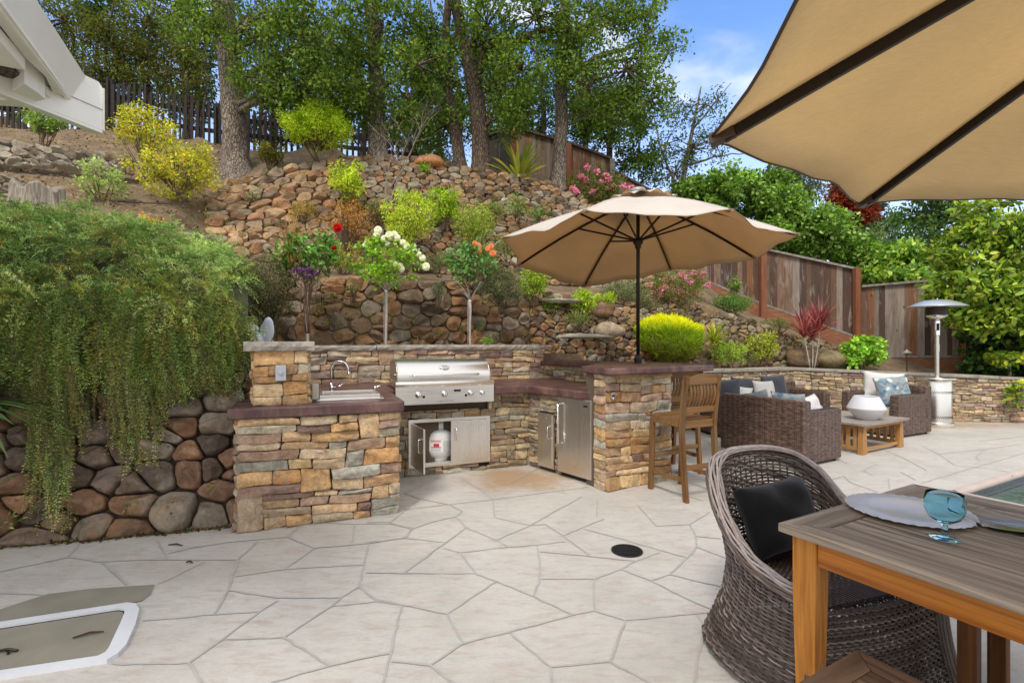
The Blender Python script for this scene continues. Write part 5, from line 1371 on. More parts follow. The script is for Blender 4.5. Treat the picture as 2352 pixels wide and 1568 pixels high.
umbrella('patio_umbrella', 'beige market umbrella with a scalloped vent standing through the stone bar', (1.47, 5.88), 3.13,
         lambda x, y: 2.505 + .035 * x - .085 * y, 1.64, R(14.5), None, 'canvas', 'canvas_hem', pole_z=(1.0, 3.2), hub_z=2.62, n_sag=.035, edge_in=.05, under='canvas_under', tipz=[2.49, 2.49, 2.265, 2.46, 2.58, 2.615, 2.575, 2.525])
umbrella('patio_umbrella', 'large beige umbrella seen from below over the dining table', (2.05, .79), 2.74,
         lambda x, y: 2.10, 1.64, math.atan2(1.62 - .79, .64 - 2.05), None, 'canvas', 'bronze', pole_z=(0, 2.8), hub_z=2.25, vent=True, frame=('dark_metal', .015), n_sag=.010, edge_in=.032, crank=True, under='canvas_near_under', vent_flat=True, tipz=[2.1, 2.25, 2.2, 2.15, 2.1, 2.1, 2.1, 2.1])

# ================================================================= bar stools
M['teak'] = m_wood('teak_brown', lin(146, 104, 60), lin(80, 54, 32), .55, 'Z', .8, weather=lin(112, 94, 68))
M['teak_h'] = m_wood('teak_brown_rail', lin(152, 110, 64), lin(86, 60, 36), .55, 'X', .8, weather=lin(116, 98, 72))
def stool():
    r = empty('bar_stool', 'slatted teak bar stool in front of the stone bar column', 'bar stool'); W, D = .44, .40
    # local: x width, y depth: y=0 back, y=-D front (faces -y)
    def post(x, pts, w, t, nm='leg'):
        mb = MB()
        for a, b in zip(pts[:-1], pts[1:]): mb.beam((x[0] if isinstance(x, tuple) else x, a[0], a[1]), (x[0] if isinstance(x, tuple) else x, b[0], b[1]), w, t, up=(0, 1, 0))
        return mb.build(nm, M['teak'], r, bevel=.004)
    for s in (-1, 1):
        xb = s * (W / 2 - .02)
        V = []; prof = [(.055, 0), (.02, .35), (.0, .66), (.012, .80), (.06, 1.14)]
        mb = MB(); w, t = .036, .052; q = []
        for y, z in prof: q += [(xb - w / 2, y - t / 2, z), (xb + w / 2, y - t / 2, z), (xb + w / 2, y + t / 2, z), (xb - w / 2, y + t / 2, z)]
        n = len(prof); mb.add(q, [(i * 4 + k, i * 4 + (k + 1) % 4, (i + 1) * 4 + (k + 1) % 4, (i + 1) * 4 + k) for i in range(n - 1) for k in range(4)] + [(3, 2, 1, 0), tuple((n - 1) * 4 + k for k in range(4))])
        mb.build('leg', M['teak'], r, bevel=.005)
        mb = MB(); q = []; prof = [(-D - .02, 0), (-D + .0, .36), (-D + .01, .71)]
        xf = s * (W / 2 - .025)
        for y, z in prof: q += [(xf - .019, y - .024, z), (xf + .019, y - .024, z), (xf + .019, y + .024, z), (xf - .019, y + .024, z)]
        n = 3; mb.add(q, [(i * 4 + k, i * 4 + (k + 1) % 4, (i + 1) * 4 + (k + 1) % 4, (i + 1) * 4 + k) for i in range(n - 1) for k in range(4)] + [(3, 2, 1, 0), tuple((n - 1) * 4 + k for k in range(4))])
        mb.build('leg', M['teak'], r, bevel=.005)
    mb = MB(); 
    for s in (-1, 1): mb.box((s * (W / 2 - .02), -D / 2, .695), (.026, D - .06, .06))
    mb.box((0, -.0, .69), (W - .08, .026, .07)); mb.box((0, -D, .69), (W - .09, .026, .06)); mb.build('seat_frame', M['teak_h'], r, bevel=.003)
    mb = MB()
    for i in range(8): mb.box((0, -.035 - i * (D - .01) / 8, .735 - .012 * math.sin(PI * i / 7)), (W - .015, .040, .018))
    mb.box((0, -D - .035, .728), (W + .01, .05, .026)); mb.build('seat', M['teak_h'], r, bevel=.003)
    mb = MB(); 
    for s in (-1, 1): mb.box((s * (W / 2 - .022), -D / 2, .19), (.024, D - .04, .042))
    mb.box((0, -D - .002, .34), (W - .09, .03, .045)); mb.box((0, .03, .30), (W - .08, .028, .045)); mb.build('stretcher', M['teak_h'], r, bevel=.003)
    # back: lower rail, crest rail with a swell, curved slats
    mb = MB(); mb.box((0, .018, .825), (W - .075, .026, .055)); mb.build('back_rail', M['teak_h'], r, bevel=.003)
    mb = MB(); q = []; n = 12
    for i in range(n + 1):
        x = -(W - .075) / 2 + (W - .075) * i / n; zt = 1.125 + .030 * math.sin(PI * i / n) ** 2; y = .052
        q += [(x, y - .013, 1.055), (x, y + .013, 1.055), (x, y + .016, zt), (x, y - .010, zt)]
    mb.add(q, [(i * 4 + k, (i + 1) * 4 + k, (i + 1) * 4 + (k + 1) % 4, i * 4 + (k + 1) % 4) for i in range(n) for k in range(4)] + [(0, 1, 2, 3), (n * 4 + 3, n * 4 + 2, n * 4 + 1, n * 4)])
    mb.build('crest_rail', M['teak_h'], r, bevel=.003)
    for i in range(8):
        x = -(W - .15) / 2 + (W - .15) * i / 7; mb = MB(); q = []; k_ = 7
        for j in range(k_):
            t = j / (k_ - 1); z = .85 + .21 * t; y = .02 + .03 * t + .028 * math.sin(PI * t); q += [(x - .013, y - .006, z), (x + .013, y - .006, z), (x + .013, y + .006, z), (x - .013, y + .006, z)]
        mb.add(q, [(a * 4 + k, a * 4 + (k + 1) % 4, (a + 1) * 4 + (k + 1) % 4, (a + 1) * 4 + k) for a in range(k_ - 1) for k in range(4)] + [(3, 2, 1, 0), tuple((k_ - 1) * 4 + k for k in range(4))]); mb.build('slat', M['teak'], r, bevel=.002)
    return r
st = stool()
# rear legs at (1.53,4.56)-(1.92,4.75); front towards the column: local -y = (-.49,.87)... x axis along the back
axs = (Vector((1.935, 4.755, 0)) - Vector((1.53, 4.56, 0))); ang = math.atan2(axs.y, axs.x)
mid_ = (Vector((1.935, 4.755, 0)) + Vector((1.53, 4.56, 0))) / 2
# stool faces up-left: its front (local -y) must point away from the camera, so turn by 180 degrees
st.location = mid_ + Vector((-math.sin(ang), math.cos(ang), 0)) * .02; st.rotation_euler = (0, 0, ang + PI)
s2 = copy_tree(st); s2['label'] = 'darker teak bar stool tucked in behind the column end'
s2.location = (1.86, 5.52, 0); s2.rotation_euler = (0, 0, ang + PI - .12)
st['label'] = 'slatted teak bar stool nearest the camera, in front of the bar column'
for s_ in (st, s2): s_['group'] = 'bar stools at the stone bar'

# ================================================================= wicker lounge
M['wick'] = m_wicker('woven_wicker', lin(134, 108, 94), lin(84, 66, 58))
def m_fabric(name, col, var=.05):
    m, nt, b, o = newmat(name); vec = coords(nt)
    c = scl(nt, col, ramp(nt, noise(nt, vec, 9, 4), [(0.3, 1 - var), (0.7, 1 + var)])); nt.links.new(c, b.inputs['Base Color']); b.inputs['Roughness'].default_value = .95; b.inputs['Specular IOR Level'].default_value = .1
    b.inputs['Sheen Weight'].default_value = .2
    p = bump(nt, b, noise(nt, vec, 5, 3, .5, .5), .5, .02); bump(nt, b, noise(nt, vec, 260, 2), .25, .002, p); return m
M['taupe'] = m_fabric('taupe_cushion', lin(168, 156, 140)); M['white_fab'] = m_fabric('white_fabric', lin(208, 205, 202)); M['dark_fab'] = m_fabric('charcoal_fabric', lin(58, 60, 68)); M['grey_fab'] = m_fabric('grey_fabric', lin(170, 168, 164))
M['black_fab'] = m_fabric('black_fabric', lin(26, 26, 28))
m, nt, b, o = newmat('blue_pattern_fabric'); vec = coords(nt)
v1 = nd(nt, 'ShaderNodeTexVoronoi'); v1.inputs['Scale'].default_value = 9; nt.links.new(vec, v1.inputs['Vector'])
c = ramp(nt, noise(nt, vec, 6.5, 3, .5, 1.6), [(0.30, lin(72, 98, 122)), (0.42, lin(150, 178, 190)), (0.5, lin(222, 220, 206)), (0.58, lin(196, 190, 150)), (0.68, lin(96, 128, 150))])
c = mixc(nt, ramp(nt, v1.outputs['Distance'], [(0.25, 0.0), (0.42, 0.65)]), c, lin(76, 100, 120)); nt.links.new(c, b.inputs['Base Color']); b.inputs['Roughness'].default_value = .95
M['blue_fab'] = m
def rbox(mb, x0, x1, y0, y1, z0, z1): mb.box(((x0 + x1) / 2, (y0 + y1) / 2, (z0 + z1) / 2), (x1 - x0, y1 - y0, z1 - z0))
def lounge(name, label, cat, loc, rz, W, D, nseat, ah=.64, bh=.76, bt=.14, at=.13, group=None):
    r = empty(name, label, cat, loc, rz, group)
    mb = MB(); rbox(mb, at, W - at, .02, D - bt, .03, .27); mb.build('base', M['wick'], r, bevel=.012)
    mb = MB(); rbox(mb, 0, W, D - bt, D, .03, bh); mb.build('back', M['wick'], r, bevel=.022)
    for x in (0, W - at):
        mb = MB(); rbox(mb, x, x + at, 0, D - bt - .002, .03, ah); mb.build('arm', M['wick'], r, bevel=.022)
    sw_ = (W - 2 * at) / nseat
    for i in range(nseat):
        mb = MB(); rbox(mb, at + i * sw_ + .006, at + (i + 1) * sw_ - .006, .0, D - bt - .01, .275, .42); mb.build('seat_cushion', M['taupe'], r, bevel=.035)
    for x, y in ((.06, .06), (W - .06, .06), (.06, D - .06), (W - .06, D - .06)):
        mb = MB(); mb.lathe([(.02, 0), (.02, .035)], c=(x, y, 0), n=10); mb.build('foot', M['black'], r)
    return r
ax29 = R(29.5); a_ = Vector((math.cos(ax29), math.sin(ax29), 0)); b_2 = Vector((-a_.y, a_.x, 0))
nearc = Vector((3.35, 5.77, 0)); D_A = .78
SA = lounge('wicker_sofa', 'brown wicker sofa seen from behind with patterned pillows', 'sofa', nearc + a_ * D_A, ax29 + PI / 2, 1.14, D_A, 1, group='wicker lounge set')
SB = lounge('wicker_sofa', 'brown wicker sofa backed against the low garden wall', 'sofa', (3.14, 7.58, 0), R(16.6), 2.12, .82, 3, group='wicker lounge set')
SC = lounge('wicker_armchair', 'brown wicker armchair beside the patio heater', 'armchair', (5.40, 8.27, 0), math.atan2(-.9, .434), .84, .92, 1, group='wicker lounge set')
def pillow(label, mat, p, w, h, t, rot, seed, flange=False, name='throw_pillow', group='pillows on the lounge set'):
    rng = random.Random(seed); n = 18; V = []; idx = {}
    for side in (1, -1):
        for i in range(n + 1):
            for j in range(n + 1):
                u = 2 * i / n - 1; v = 2 * j / n - 1
                if side == -1 and (i in (0, n) or j in (0, n)): idx[(side, i, j)] = idx[(1, i, j)]; continue
                pin = 1 - .09 * (1 - v * v) * abs(u) ** 3; piv = 1 - .09 * (1 - u * u) * abs(v) ** 3
                x = u * w / 2 * pin; z = v * h / 2 * piv
                th = t / 2 * ((1 - u ** 4) * (1 - v ** 4)) ** .55 * (1 + .10 * math.sin(5 * u + seed) * math.cos(4 * v + seed * 2) + .05 * math.sin(11 * u * v + seed))
                idx[(side, i, j)] = len(V); V.append((x, -side * th, z))
    Fc = []
    for side in (1, -1):
        for i in range(n):
            for j in range(n):
                q = (idx[(side, i, j)], idx[(side, i + 1, j)], idx[(side, i + 1, j + 1)], idx[(side, i, j + 1)]); Fc.append(q if side == 1 else q[::-1])
    o = link_mesh(name, V, Fc, M[mat], None, smooth=True); o.location = p; o.rotation_euler = rot
    tag(o, label, 'pillow', group); return o
def onA(x, y, z): return nearc + a_ * (D_A - y) + b_2 * x + Vector((0, 0, z))
# pillows of the near sofa lean on its back (local y = D - bt)
angA = ax29 + PI / 2
pillow('blue and cream patterned pillow in the near sofa beside the white one', 'blue_fab', onA(.36, .47, .615), .44, .44, .15, (R(-18), 0, angA), 1)
pillow('blue patterned pillow at the far end of the near sofa', 'blue_fab', onA(.80, .50, .60), .42, .42, .15, (R(-16), R(14), angA + .2), 2)
pillow('white pillow leaning on the near arm of the sofa', 'white_fab', onA(.24, .27, .61), .50, .34, .15, (R(-14), R(-4), angA + R(-82)), 3)
def onB(x, y, z):
    c, s = math.cos(R(16.6)), math.sin(R(16.6)); return Vector((3.14 + c * x - s * y, 7.58 + s * x + c * y, z))
pillow('charcoal pillow in the corner by the left arm of the far sofa', 'dark_fab', onB(.36, .30, .64), .44, .44, .16, (R(-16), R(-8), R(16.6 - 60)), 4)
pillow('charcoal pillow standing in the middle of the far sofa', 'dark_fab', onB(.85, .50, .645), .46, .44, .16, (R(-14), R(4), R(16.6)), 5)
pillow('charcoal pillow at the right of the far sofa', 'dark_fab', onB(1.52, .54, .655), .50, .46, .15, (R(-12), R(-3), R(16.6)), 6)
pillow('light grey pillow between two charcoal ones', 'grey_fab', onB(1.20, .42, .62), .44, .38, .14, (R(-16), R(2), R(20)), 7)
pillow('pale grey pillow next to the corner of the far sofa', 'grey_fab', onB(.60, .28, .58), .36, .34, .13, (R(-20), R(10), R(-10)), 8)
def onC(x, y, z):
    a = math.atan2(-.9, .434); c, s = math.cos(a), math.sin(a); return Vector((5.40 + c * x - s * y, 8.27 + s * x + c * y, z))
aC = math.atan2(-.9, .434)
pillow('large white square pillow in the armchair', 'white_fab', onC(.30, .60, .69), .56, .54, .17, (R(-14), R(3), aC + R(28)), 9)
pillow('blue leaf patterned pillow in the armchair', 'blue_fab', onC(.54, .44, .66), .50, .48, .16, (R(-16), R(-6), aC + R(52)), 10)

# ================================================================= coffee table with the bowl
M['grey_teak'] = m_wood('weathered_grey_teak', lin(178, 168, 156), lin(120, 110, 102), .7, 'X', .8)
M['gold_teak'] = m_wood('teak_honey', lin(196, 150, 96), lin(150, 106, 60), .55, 'Z', .8)
M['gold_teak_h'] = m_wood('teak_honey_rail', lin(190, 146, 94), lin(146, 104, 60), .55, 'X', .8)
ct = empty('coffee_table', 'low teak coffee table with slatted ends and a grey top', 'coffee table', (4.45, 6.36, 0), ax29)
TL, TB, TZ = 1.16, .84, .40
mb = MB(); mb.box((TL / 2, .03, TZ - .014), (TL, .07, .028)); mb.box((TL / 2, TB - .03, TZ - .014), (TL, .07, .028))
nb = 8
for i in range(nb): w_ = (TB - .15) / nb; mb.box((TL / 2, .075 + w_ * (i + .5), TZ - .015), (TL - .14, w_ - .004, .026))
for x in (.035, TL - .035): mb.box((x, TB / 2, TZ - .014), (.068, TB - .132, .028))
mb.build('top', M['grey_teak'], ct, bevel=.002)
for x, sx in ((.10, -1), (TL - .10, 1)):
    for y in (.075, TB - .075):
        mb = MB(); V = []
        for z, h_ in ((0, .060), (TZ - .03, .034)):
            V += [(x - h_, y - .032, z), (x + h_, y - .032, z), (x + h_, y + .032, z), (x - h_, y + .032, z)]
        mb.add(V, [(3, 2, 1, 0), (4, 5, 6, 7), (0, 1, 5, 4), (1, 2, 6, 5), (2, 3, 7, 6), (3, 0, 4, 7)]); mb.build('leg', M['gold_teak'], ct, bevel=.004)
    mb = MB(); mb.box((x, TB / 2, .065), (.03, TB - .21, .05)); mb.box((x, TB / 2, TZ - .062), (.03, TB - .21, .045)); mb.build('end_rail', M['gold_teak_h'], ct, bevel=.003)
    for i in range(7):
        mb = MB(); mb.box((x, .16 + (TB - .32) * i / 6, (TZ - .0) / 2 + .002), (.018, .045, TZ - .175)); mb.build('slat', M['gold_teak'], ct, bevel=.002)
mb = MB()
for y in (.06, TB - .06): mb.box((TL / 2, y, TZ - .052), (TL - .26, .024, .045)); mb.box((TL / 2, y + (.02 if y < .3 else -.02), .06), (TL - .32, .035, .035))
mb.build('side_rail', M['gold_teak_h'], ct, bevel=.003)
vs = MB(); vs.lathe([(0, .004), (.115, .0), (.125, .008), (.222, .135), (.228, .150), (.222, .165), (.150, .302), (.142, .310), (.132, .305), (.130, .295), (.205, .160), (.11, .03), (0, .025)], n=40)
o = vs.build('bowl', m_plain('matt_white_ceramic', lin(208, 207, 211), .6), autosmooth=32); o.location = (4.80, 6.83, TZ + .0005); tag(o, 'white faceted round bowl on the coffee table', 'bowl')

# ================================================================= patio heater
ph = empty('patio_heater', 'tall stainless steel mushroom patio heater behind the armchair', 'patio heater', (7.30, 8.66, 0))
mb = MB(); mb.lathe([(.24, 0), (.245, .01), (.235, .07), (.21, .085)], n=36); mb.build('base', M['steel_v'], ph, autosmooth=40)
mb = MB(); mb.lathe([(.20, .085), (.205, .80), (.19, .82)], n=36); mb.build('tank_housing', M['steel_v'], ph, autosmooth=40)
mb = MB(); mb.lathe([(.10, .80), (.27, .805), (.275, .82), (.27, .83), (.09, .835)], n=36); mb.build('shelf', M['steel_v'], ph, autosmooth=40)
for z in (.16, .58):
    mb = MB()
    for row in range(2):
        for k in range(48):
            a = 2 * PI * (k + row * .5) / 48; mb.box((.2055 * math.cos(a), .2055 * math.sin(a), z + row * .022), (.004, .013, .012), rz=a)
    mb.build('vent_holes', M['dark_void'], ph)
mb = MB(); mb.tube([(0, 0, .82), (0, 0, 1.55)], .031, 18); mb.tube([(0, 0, 1.28), (0, 0, 1.40)], .036, 18); mb.build('pole', M['steel_v'], ph, autosmooth=40)
mb = MB(); mb.lathe([(.03, 1.55), (.043, 1.56), (.043, 1.80), (.03, 1.82)], n=20); hv_ = mb.build('valve_housing', M['chrome'], ph, autosmooth=40)
mb = MB(); mb.box((-.02, -.042, 1.70), (.045, .012, .12)); mb.build('valve_opening', M['dark_void'], hv_)
mb = MB(); mb.lathe([(.03, 1.82), (.10, 1.84), (.15, 1.88), (.155, 1.90)], n=32); mb.build('burner_bowl', M['chrome'], ph, autosmooth=40)
mb = MB(); mb.lathe([(.150, 1.90), (.150, 2.05)], n=36, close=True); mb.build('burner_screen', m_plain('burner_mesh', lin(70, 62, 56), .5, .7, .2, 60), ph, smooth=True)
mb = MB(); mb.lathe([(.42, 2.045), (.41, 2.052), (.30, 2.11), (.17, 2.155), (.03, 2.17), (0, 2.17)], n=40); o = mb.build('reflector', m_plain('reflector_alu', lin(206, 210, 212), .35, .75), ph, smooth=True); o.modifiers.new('s', 'SOLIDIFY').thickness = .003
mb = MB(); mb.tube([(0, 0, 2.05), (0, 0, 2.19)], .012, 8); mb.build('rod', M['chrome'], ph)
# path light in the bed
pl = empty('path_light', 'small mushroom path light in front of the redwood fence', 'path light', P(2083, 851, 9.75))
mb = MB(); mb.tube([(0, 0, -.02), (0, 0, .36)], .009, 8); mb.build('stake', M['bronze'], pl); mb = MB(); mb.lathe([(.085, .345), (.03, .385), (.008, .41), (0, .42)], n=20); mb.lathe([(.02, .33), (.022, .36)], n=12); mb.build('hood', m_plain('path_light_cap', lin(160, 152, 146), .5, .5), pl, autosmooth=40)

# ================================================================= dining table, benches
TO = Vector((1.028, 1.949, 0)); TS = a_; TT = Vector((a_.y, -a_.x, 0))
M['table_top'] = m_wood('weathered_table_teak', lin(184, 168, 150), lin(84, 72, 60), .75, 'Y', .8)
M['table_top_x'] = m_wood('weathered_table_teak_cross', lin(178, 162, 144), lin(84, 72, 60), .75, 'X', .8)
M['orange_teak'] = m_wood('oiled_orange_teak', lin(208, 134, 52), lin(138, 74, 24), .4, 'Y', .9, coat=.15)
M['orange_teak_v'] = m_wood('oiled_orange_teak_leg', lin(208, 142, 60), lin(146, 86, 32), .4, 'Z', .8, coat=.15)
M['bench_teak'] = m_wood('bench_dark_teak', lin(116, 92, 74), lin(66, 48, 38), .5, 'Y', .6)
M['bench_teak_x'] = m_wood('bench_dark_teak_cross', lin(122, 98, 78), lin(72, 54, 42), .5, 'X', .6)
M['leg_dark'] = m_wood('brown_teak_leg', lin(128, 84, 44), lin(72, 42, 22), .5, 'Z', .6)
# local: x = TS (across the width), y = -TT (so the table runs to negative y)
tb = empty('dining_table', 'weathered grey teak dining table with oiled orange legs', 'dining table', TO, ax29)
TWd, TLn, TH_ = 1.09, 1.95, .75; fw_ = .125; th_ = .032
zt = TH_ - th_ / 2
def mitre(mb, pts): mb.prism(pts, TH_ - th_, TH_)
e = .0012
mb = MB(); mitre(mb, [(0, 0), (TWd, 0), (TWd - fw_, -fw_ + e * 2), (fw_, -fw_ + e * 2)][::-1]); mb.build('frame_end', M['table_top_x'], tb, bevel=.003); mb = MB(); mitre(mb, [(0, -TLn), (fw_, -TLn + fw_), (TWd - fw_, -TLn + fw_), (TWd, -TLn)][::-1]); mb.build('frame_end', M['table_top_x'], tb, bevel=.003)
mb = MB(); mitre(mb, [(0, -e * 2), (fw_, -fw_ - e), (fw_, -TLn + fw_ + e), (0, -TLn + e * 2)][::-1]); mitre(mb, [(TWd, -e * 2), (TWd, -TLn + e * 2), (TWd - fw_, -TLn + fw_ + e), (TWd - fw_, -fw_ - e)][::-1]); mb.build('frame_side', M['table_top'], tb, bevel=.003)
mb = MB(); ns_ = 8; w_ = (TWd - 2 * fw_) / ns_
for i in range(ns_): mb.box((fw_ + w_ * (i + .5), -TLn / 2, zt - .0008 * (i % 2) - .001), (w_ - .008, TLn - 2 * fw_ - .010, th_ - .002))
mb.build('slats', M['table_top'], tb, bevel=.002)
mb = MB(); mb.box((TWd / 2, -TLn / 2, TH_ - .045), (TWd - .24, TLn - .25, .012)); mb.build('underboard', M['leg_dark'], tb)
lg = .088
for x in (.035 + lg / 2, TWd - .035 - lg / 2):
    for y in (-.035 - lg / 2, -TLn + .035 + lg / 2):
        mb = MB(); V = []
        for z, h_ in ((0, .034), (.5, .044), (TH_ - th_, .044)): V += [(x - h_, y - h_, z), (x + h_, y - h_, z), (x + h_, y + h_, z), (x - h_, y + h_, z)]
        mb.add(V, [(i * 4 + k, i * 4 + (k + 1) % 4, (i + 1) * 4 + (k + 1) % 4, (i + 1) * 4 + k) for i in range(2) for k in range(4)] + [(3, 2, 1, 0), (8, 9, 10, 11)]); mb.build('leg', M['orange_teak_v'], tb, bevel=.004)
mb = MB()
for x in (.058, TWd - .058): mb.box((x, -TLn / 2, TH_ - th_ - .05), (.026, TLn - 2 * (.035 + lg) - .002, .098))
mb.build('apron', M['orange_teak'], tb, bevel=.003)
mb = MB()
for y in (-.07, -TLn + .07): mb.box((TWd / 2, y, TH_ - th_ - .05), (TWd - 2 * (.035 + lg) - .002, .026, .098))
mb.build('apron_end', M['leg_dark'], tb, bevel=.003)
def bench(label, origin_s, origin_t, W, L, H_=.45):
    loc = TO + TS * origin_s + TT * origin_t; r = empty('teak_bench', label, 'bench', loc, ax29, 'teak benches along the dining table'); f = .075; t_ = .026
    mb = MB(); mb.prism([(0, 0), (f, -f), (W - f, -f), (W, 0)], H_ - t_, H_); mb.build('frame_end', M['bench_teak_x'], r, bevel=.003); mb = MB(); mb.prism([(0, -L), (W, -L), (W - f, -L + f), (f, -L + f)], H_ - t_, H_); mb.build('frame_end', M['bench_teak_x'], r, bevel=.003)
    mb = MB(); mb.prism([(0, -.003), (0, -L + .003), (f, -L + f + .002), (f, -f - .002)], H_ - t_, H_); mb.prism([(W, -.003), (W - f, -f - .002), (W - f, -L + f + .002), (W, -L + .003)], H_ - t_, H_); mb.build('frame_side', M['bench_teak'], r, bevel=.003)
    mb = MB(); n_ = 4; ww = (W - 2 * f) / n_
    for i in range(n_): mb.box((f + ww * (i + .5), -L / 2, H_ - t_ / 2 - .002), (ww - .004, L - 2 * f - .004, t_ - .002))
    mb.build('slats', M['bench_teak'], r, bevel=.002)
    for x in (.045, W - .045):
        for y in (-.06, -L + .06): mb = MB(); mb.box((x, y, (H_ - t_) / 2), (.05, .06, H_ - t_)); mb.build('leg', M['leg_dark'], r, bevel=.003)
    return r
bench('dark teak bench with a mitred frame pulled out on the near side of the table', -.45, .315, .38, 1.25)
bench('teak bench on the far side, only its two brown end legs showing under the table', .61, .30, .38, 1.25)

# things on the table
ch = G(2085, 1176, .75)
mb = MB(); n = 96; V = []; prof = [(.0, .007), (.128, .006), (.138, .015), (.161, .0128), (.212, .015), (.216, .013), (.211, .010), (.16, .005), (0, .004)]
for r, z in prof:
    for k in range(n):
        a = 2 * PI * k / n; rr = r; zz = z
        if .16 < r and z > .0125: zz = z + .0022 * math.cos(36 * a + r * 40); rr = r * (1 + (.003 * math.cos(24 * a + r * 26) if r > .2 else 0))
        V.append((rr * math.cos(a), rr * math.sin(a), zz))
mb.add(V, [(i * n + k, i * n + (k + 1) % n, (i + 1) * n + (k + 1) % n, (i + 1) * n + k) for i in range(len(prof) - 1) for k in range(n)])
o = mb.build('charger_plate', m_plain('brushed_pewter', lin(204, 199, 194), .38, .3, .08, 14, .15, 30), autosmooth=60); o.location = ch + Vector((.0, .0, .001)); tag(o, 'round silver charger plate with a fluted rim', 'plate')
def m_glass(name, col, rough=.02):
    m, nt, b, o = newmat(name); b.inputs['Base Color'].default_value = (*col, 1); b.inputs['Transmission Weight'].default_value = 1.0; b.inputs['Roughness'].default_value = rough; b.inputs['IOR'].default_value = 1.2; b.inputs['Specular IOR Level'].default_value = .35; return m
gb = empty('goblet', 'turquoise blue glass goblet in front of the silver plate', 'goblet', G(2170, 1236, .75) + Vector((0, 0, .001)))
mb = MB(); mb.lathe([(0, .0), (.043, .0), (.044, .002), (.012, .009), (.009, .018), (.009, .048), (.020, .056), (.046, .074), (.059, .104), (.060, .130), (.054, .160), (.0525, .160), (.058, .130), (.057, .104), (.044, .077), (.018, .060), (0, .057)], n=40)
mb.build('glass', m_glass('turquoise_glass', (.60, .90, .95)), gb, autosmooth=80)
dsb = MB(); n = 72; V = []
def wob(a): return 1 + .07 * math.sin(3 * a + .5) + .05 * math.sin(5 * a + 1.2) + .02 * math.sin(11 * a)
for r, z in ((0, .008), (.06, .007), (.10, .012), (.135, .030), (.150, .034), (.147, .029), (.11, .005), (.06, 0), (0, 0)):
    for k in range(n): a = 2 * PI * k / n; V.append((r * wob(a) * math.cos(a) * 1.15, r * wob(a) * math.sin(a) * .9, z + (.006 * math.sin(4 * a) if r > .12 else 0)))
dsb.add(V, [(i * n + k, i * n + (k + 1) % n, (i + 1) * n + (k + 1) % n, (i + 1) * n + k) for i in range(8) for k in range(n)])
o = dsb.build('glass_dish', m_glass('clear_glass', (.93, .96, .95)), autosmooth=80); o.location = G(2322, 1218, .75) + Vector((0, 0, .0075)); o.rotation_euler = (0, 0, -.5); tag(o, 'clear wavy glass dish at the right edge of the table', 'dish')

# ================================================================= woven armchair at the head of the table
m, nt, b, o = newmat('rattan_strand'); c = attr(nt); vec = coords(nt)
c = scl(nt, c, ramp(nt, noise(nt, vec, 40, 3), [(0.3, 0.8), (0.7, 1.2)])); nt.links.new(c, b.inputs['Base Color']); b.inputs['Roughness'].default_value = .42; M['rattan'] = m
wcx = Vector((1.395, 2.28, 0)); wcr = R(18)
wc_ = empty('wicker_armchair', 'round woven wicker armchair at the head of the dining table', 'armchair', wcx, wcr)
def ccurve(th, grow=0.0):
    """plan of the shell: th -1..1 from the left front round the back to the right front"""
    a = th * R(128); w, d = .375, .37
    n_ = 2.6; c_, s_ = math.sin(a), math.cos(a)
    k = (abs(c_ / w) ** n_ + abs(s_ / d) ** n_) ** (-1 / n_)
    return c_ * k * float(np.interp(s_ * k, [-.3, 0], [.94, 1])), s_ * k
def cscale(z): return float(np.interp(z, [0, .12, .26, .40, .52, .70, .95], [1.27, 1.13, 1.0, .95, .99, 1.03, 1.05]))
def rimz(th):
    y = ccurve(th)[1]; return float(np.interp(y, [-.27, -.117, .0, .08, .18, .25, .32, .38], [.44, .474, .51, .56, .66, .77, .845, .885]))
def shell(th, t):
    zr = rimz(th); z = .03 + (zr - .03) * t; x, y = ccurve(th); s = cscale(z)
    lean = .05 * max(0, z - .45) / .5 * max(0, math.cos(th * 2.0))
    return Vector((x * s, y * s + lean, z))
def nrm_(th, t):
    e = .01; a = shell(min(1, th + e), t) - shell(max(-1, th - e), t); b = shell(th, min(1, t + e)) - shell(th, max(0, t - e)); n = a.cross(b); n.normalize()
    return -n if n.dot(Vector((shell(th, t).x, shell(th, t).y, 0))) < 0 else n
rw_ = random.Random(9)
def strand(mb, pts, r, col, n=4): mb.tube(pts, r, n, cap=False, col=col)
RC = [lin(112, 99, 91), lin(88, 75, 67), lin(138, 125, 117), lin(72, 60, 54), lin(104, 91, 84)]
NS = 50; NR = 58
ths = [-1 + 2 * i / (2 * NS) for i in range(2 * NS + 1)]
base_ = []
mb = MB()
for j in range(NR):
    t = (j + .5) / NR; pts = []
    for i, th in enumerate(ths):
        t2 = t + .003 * math.sin(i * .3 + j)
        off = .0062 * math.cos(PI * (i / 2 + j)); pts.append(shell(th, min(1, t2)) + nrm_(th, t) * off)
    zr = .0052
    c0 = rw_.choice(RC); k = rw_.uniform(.75, 1.2); mb.tube(pts, [.46 * (rimz(th) - .03) / NR for th in ths], 5, cap=False, col=tuple(x * k for x in c0))
mb.build('shell', M['rattan'], wc_, smooth=True)
mb = MB()
for i in range(NS + 1):
    th = -1 + 2 * i / NS; strand(mb, [shell(th, t) for t in np.linspace(0, 1, 16)], .0042, lin(78, 60, 52))
mb.build('stakes', M['rattan'], wc_, smooth=True)
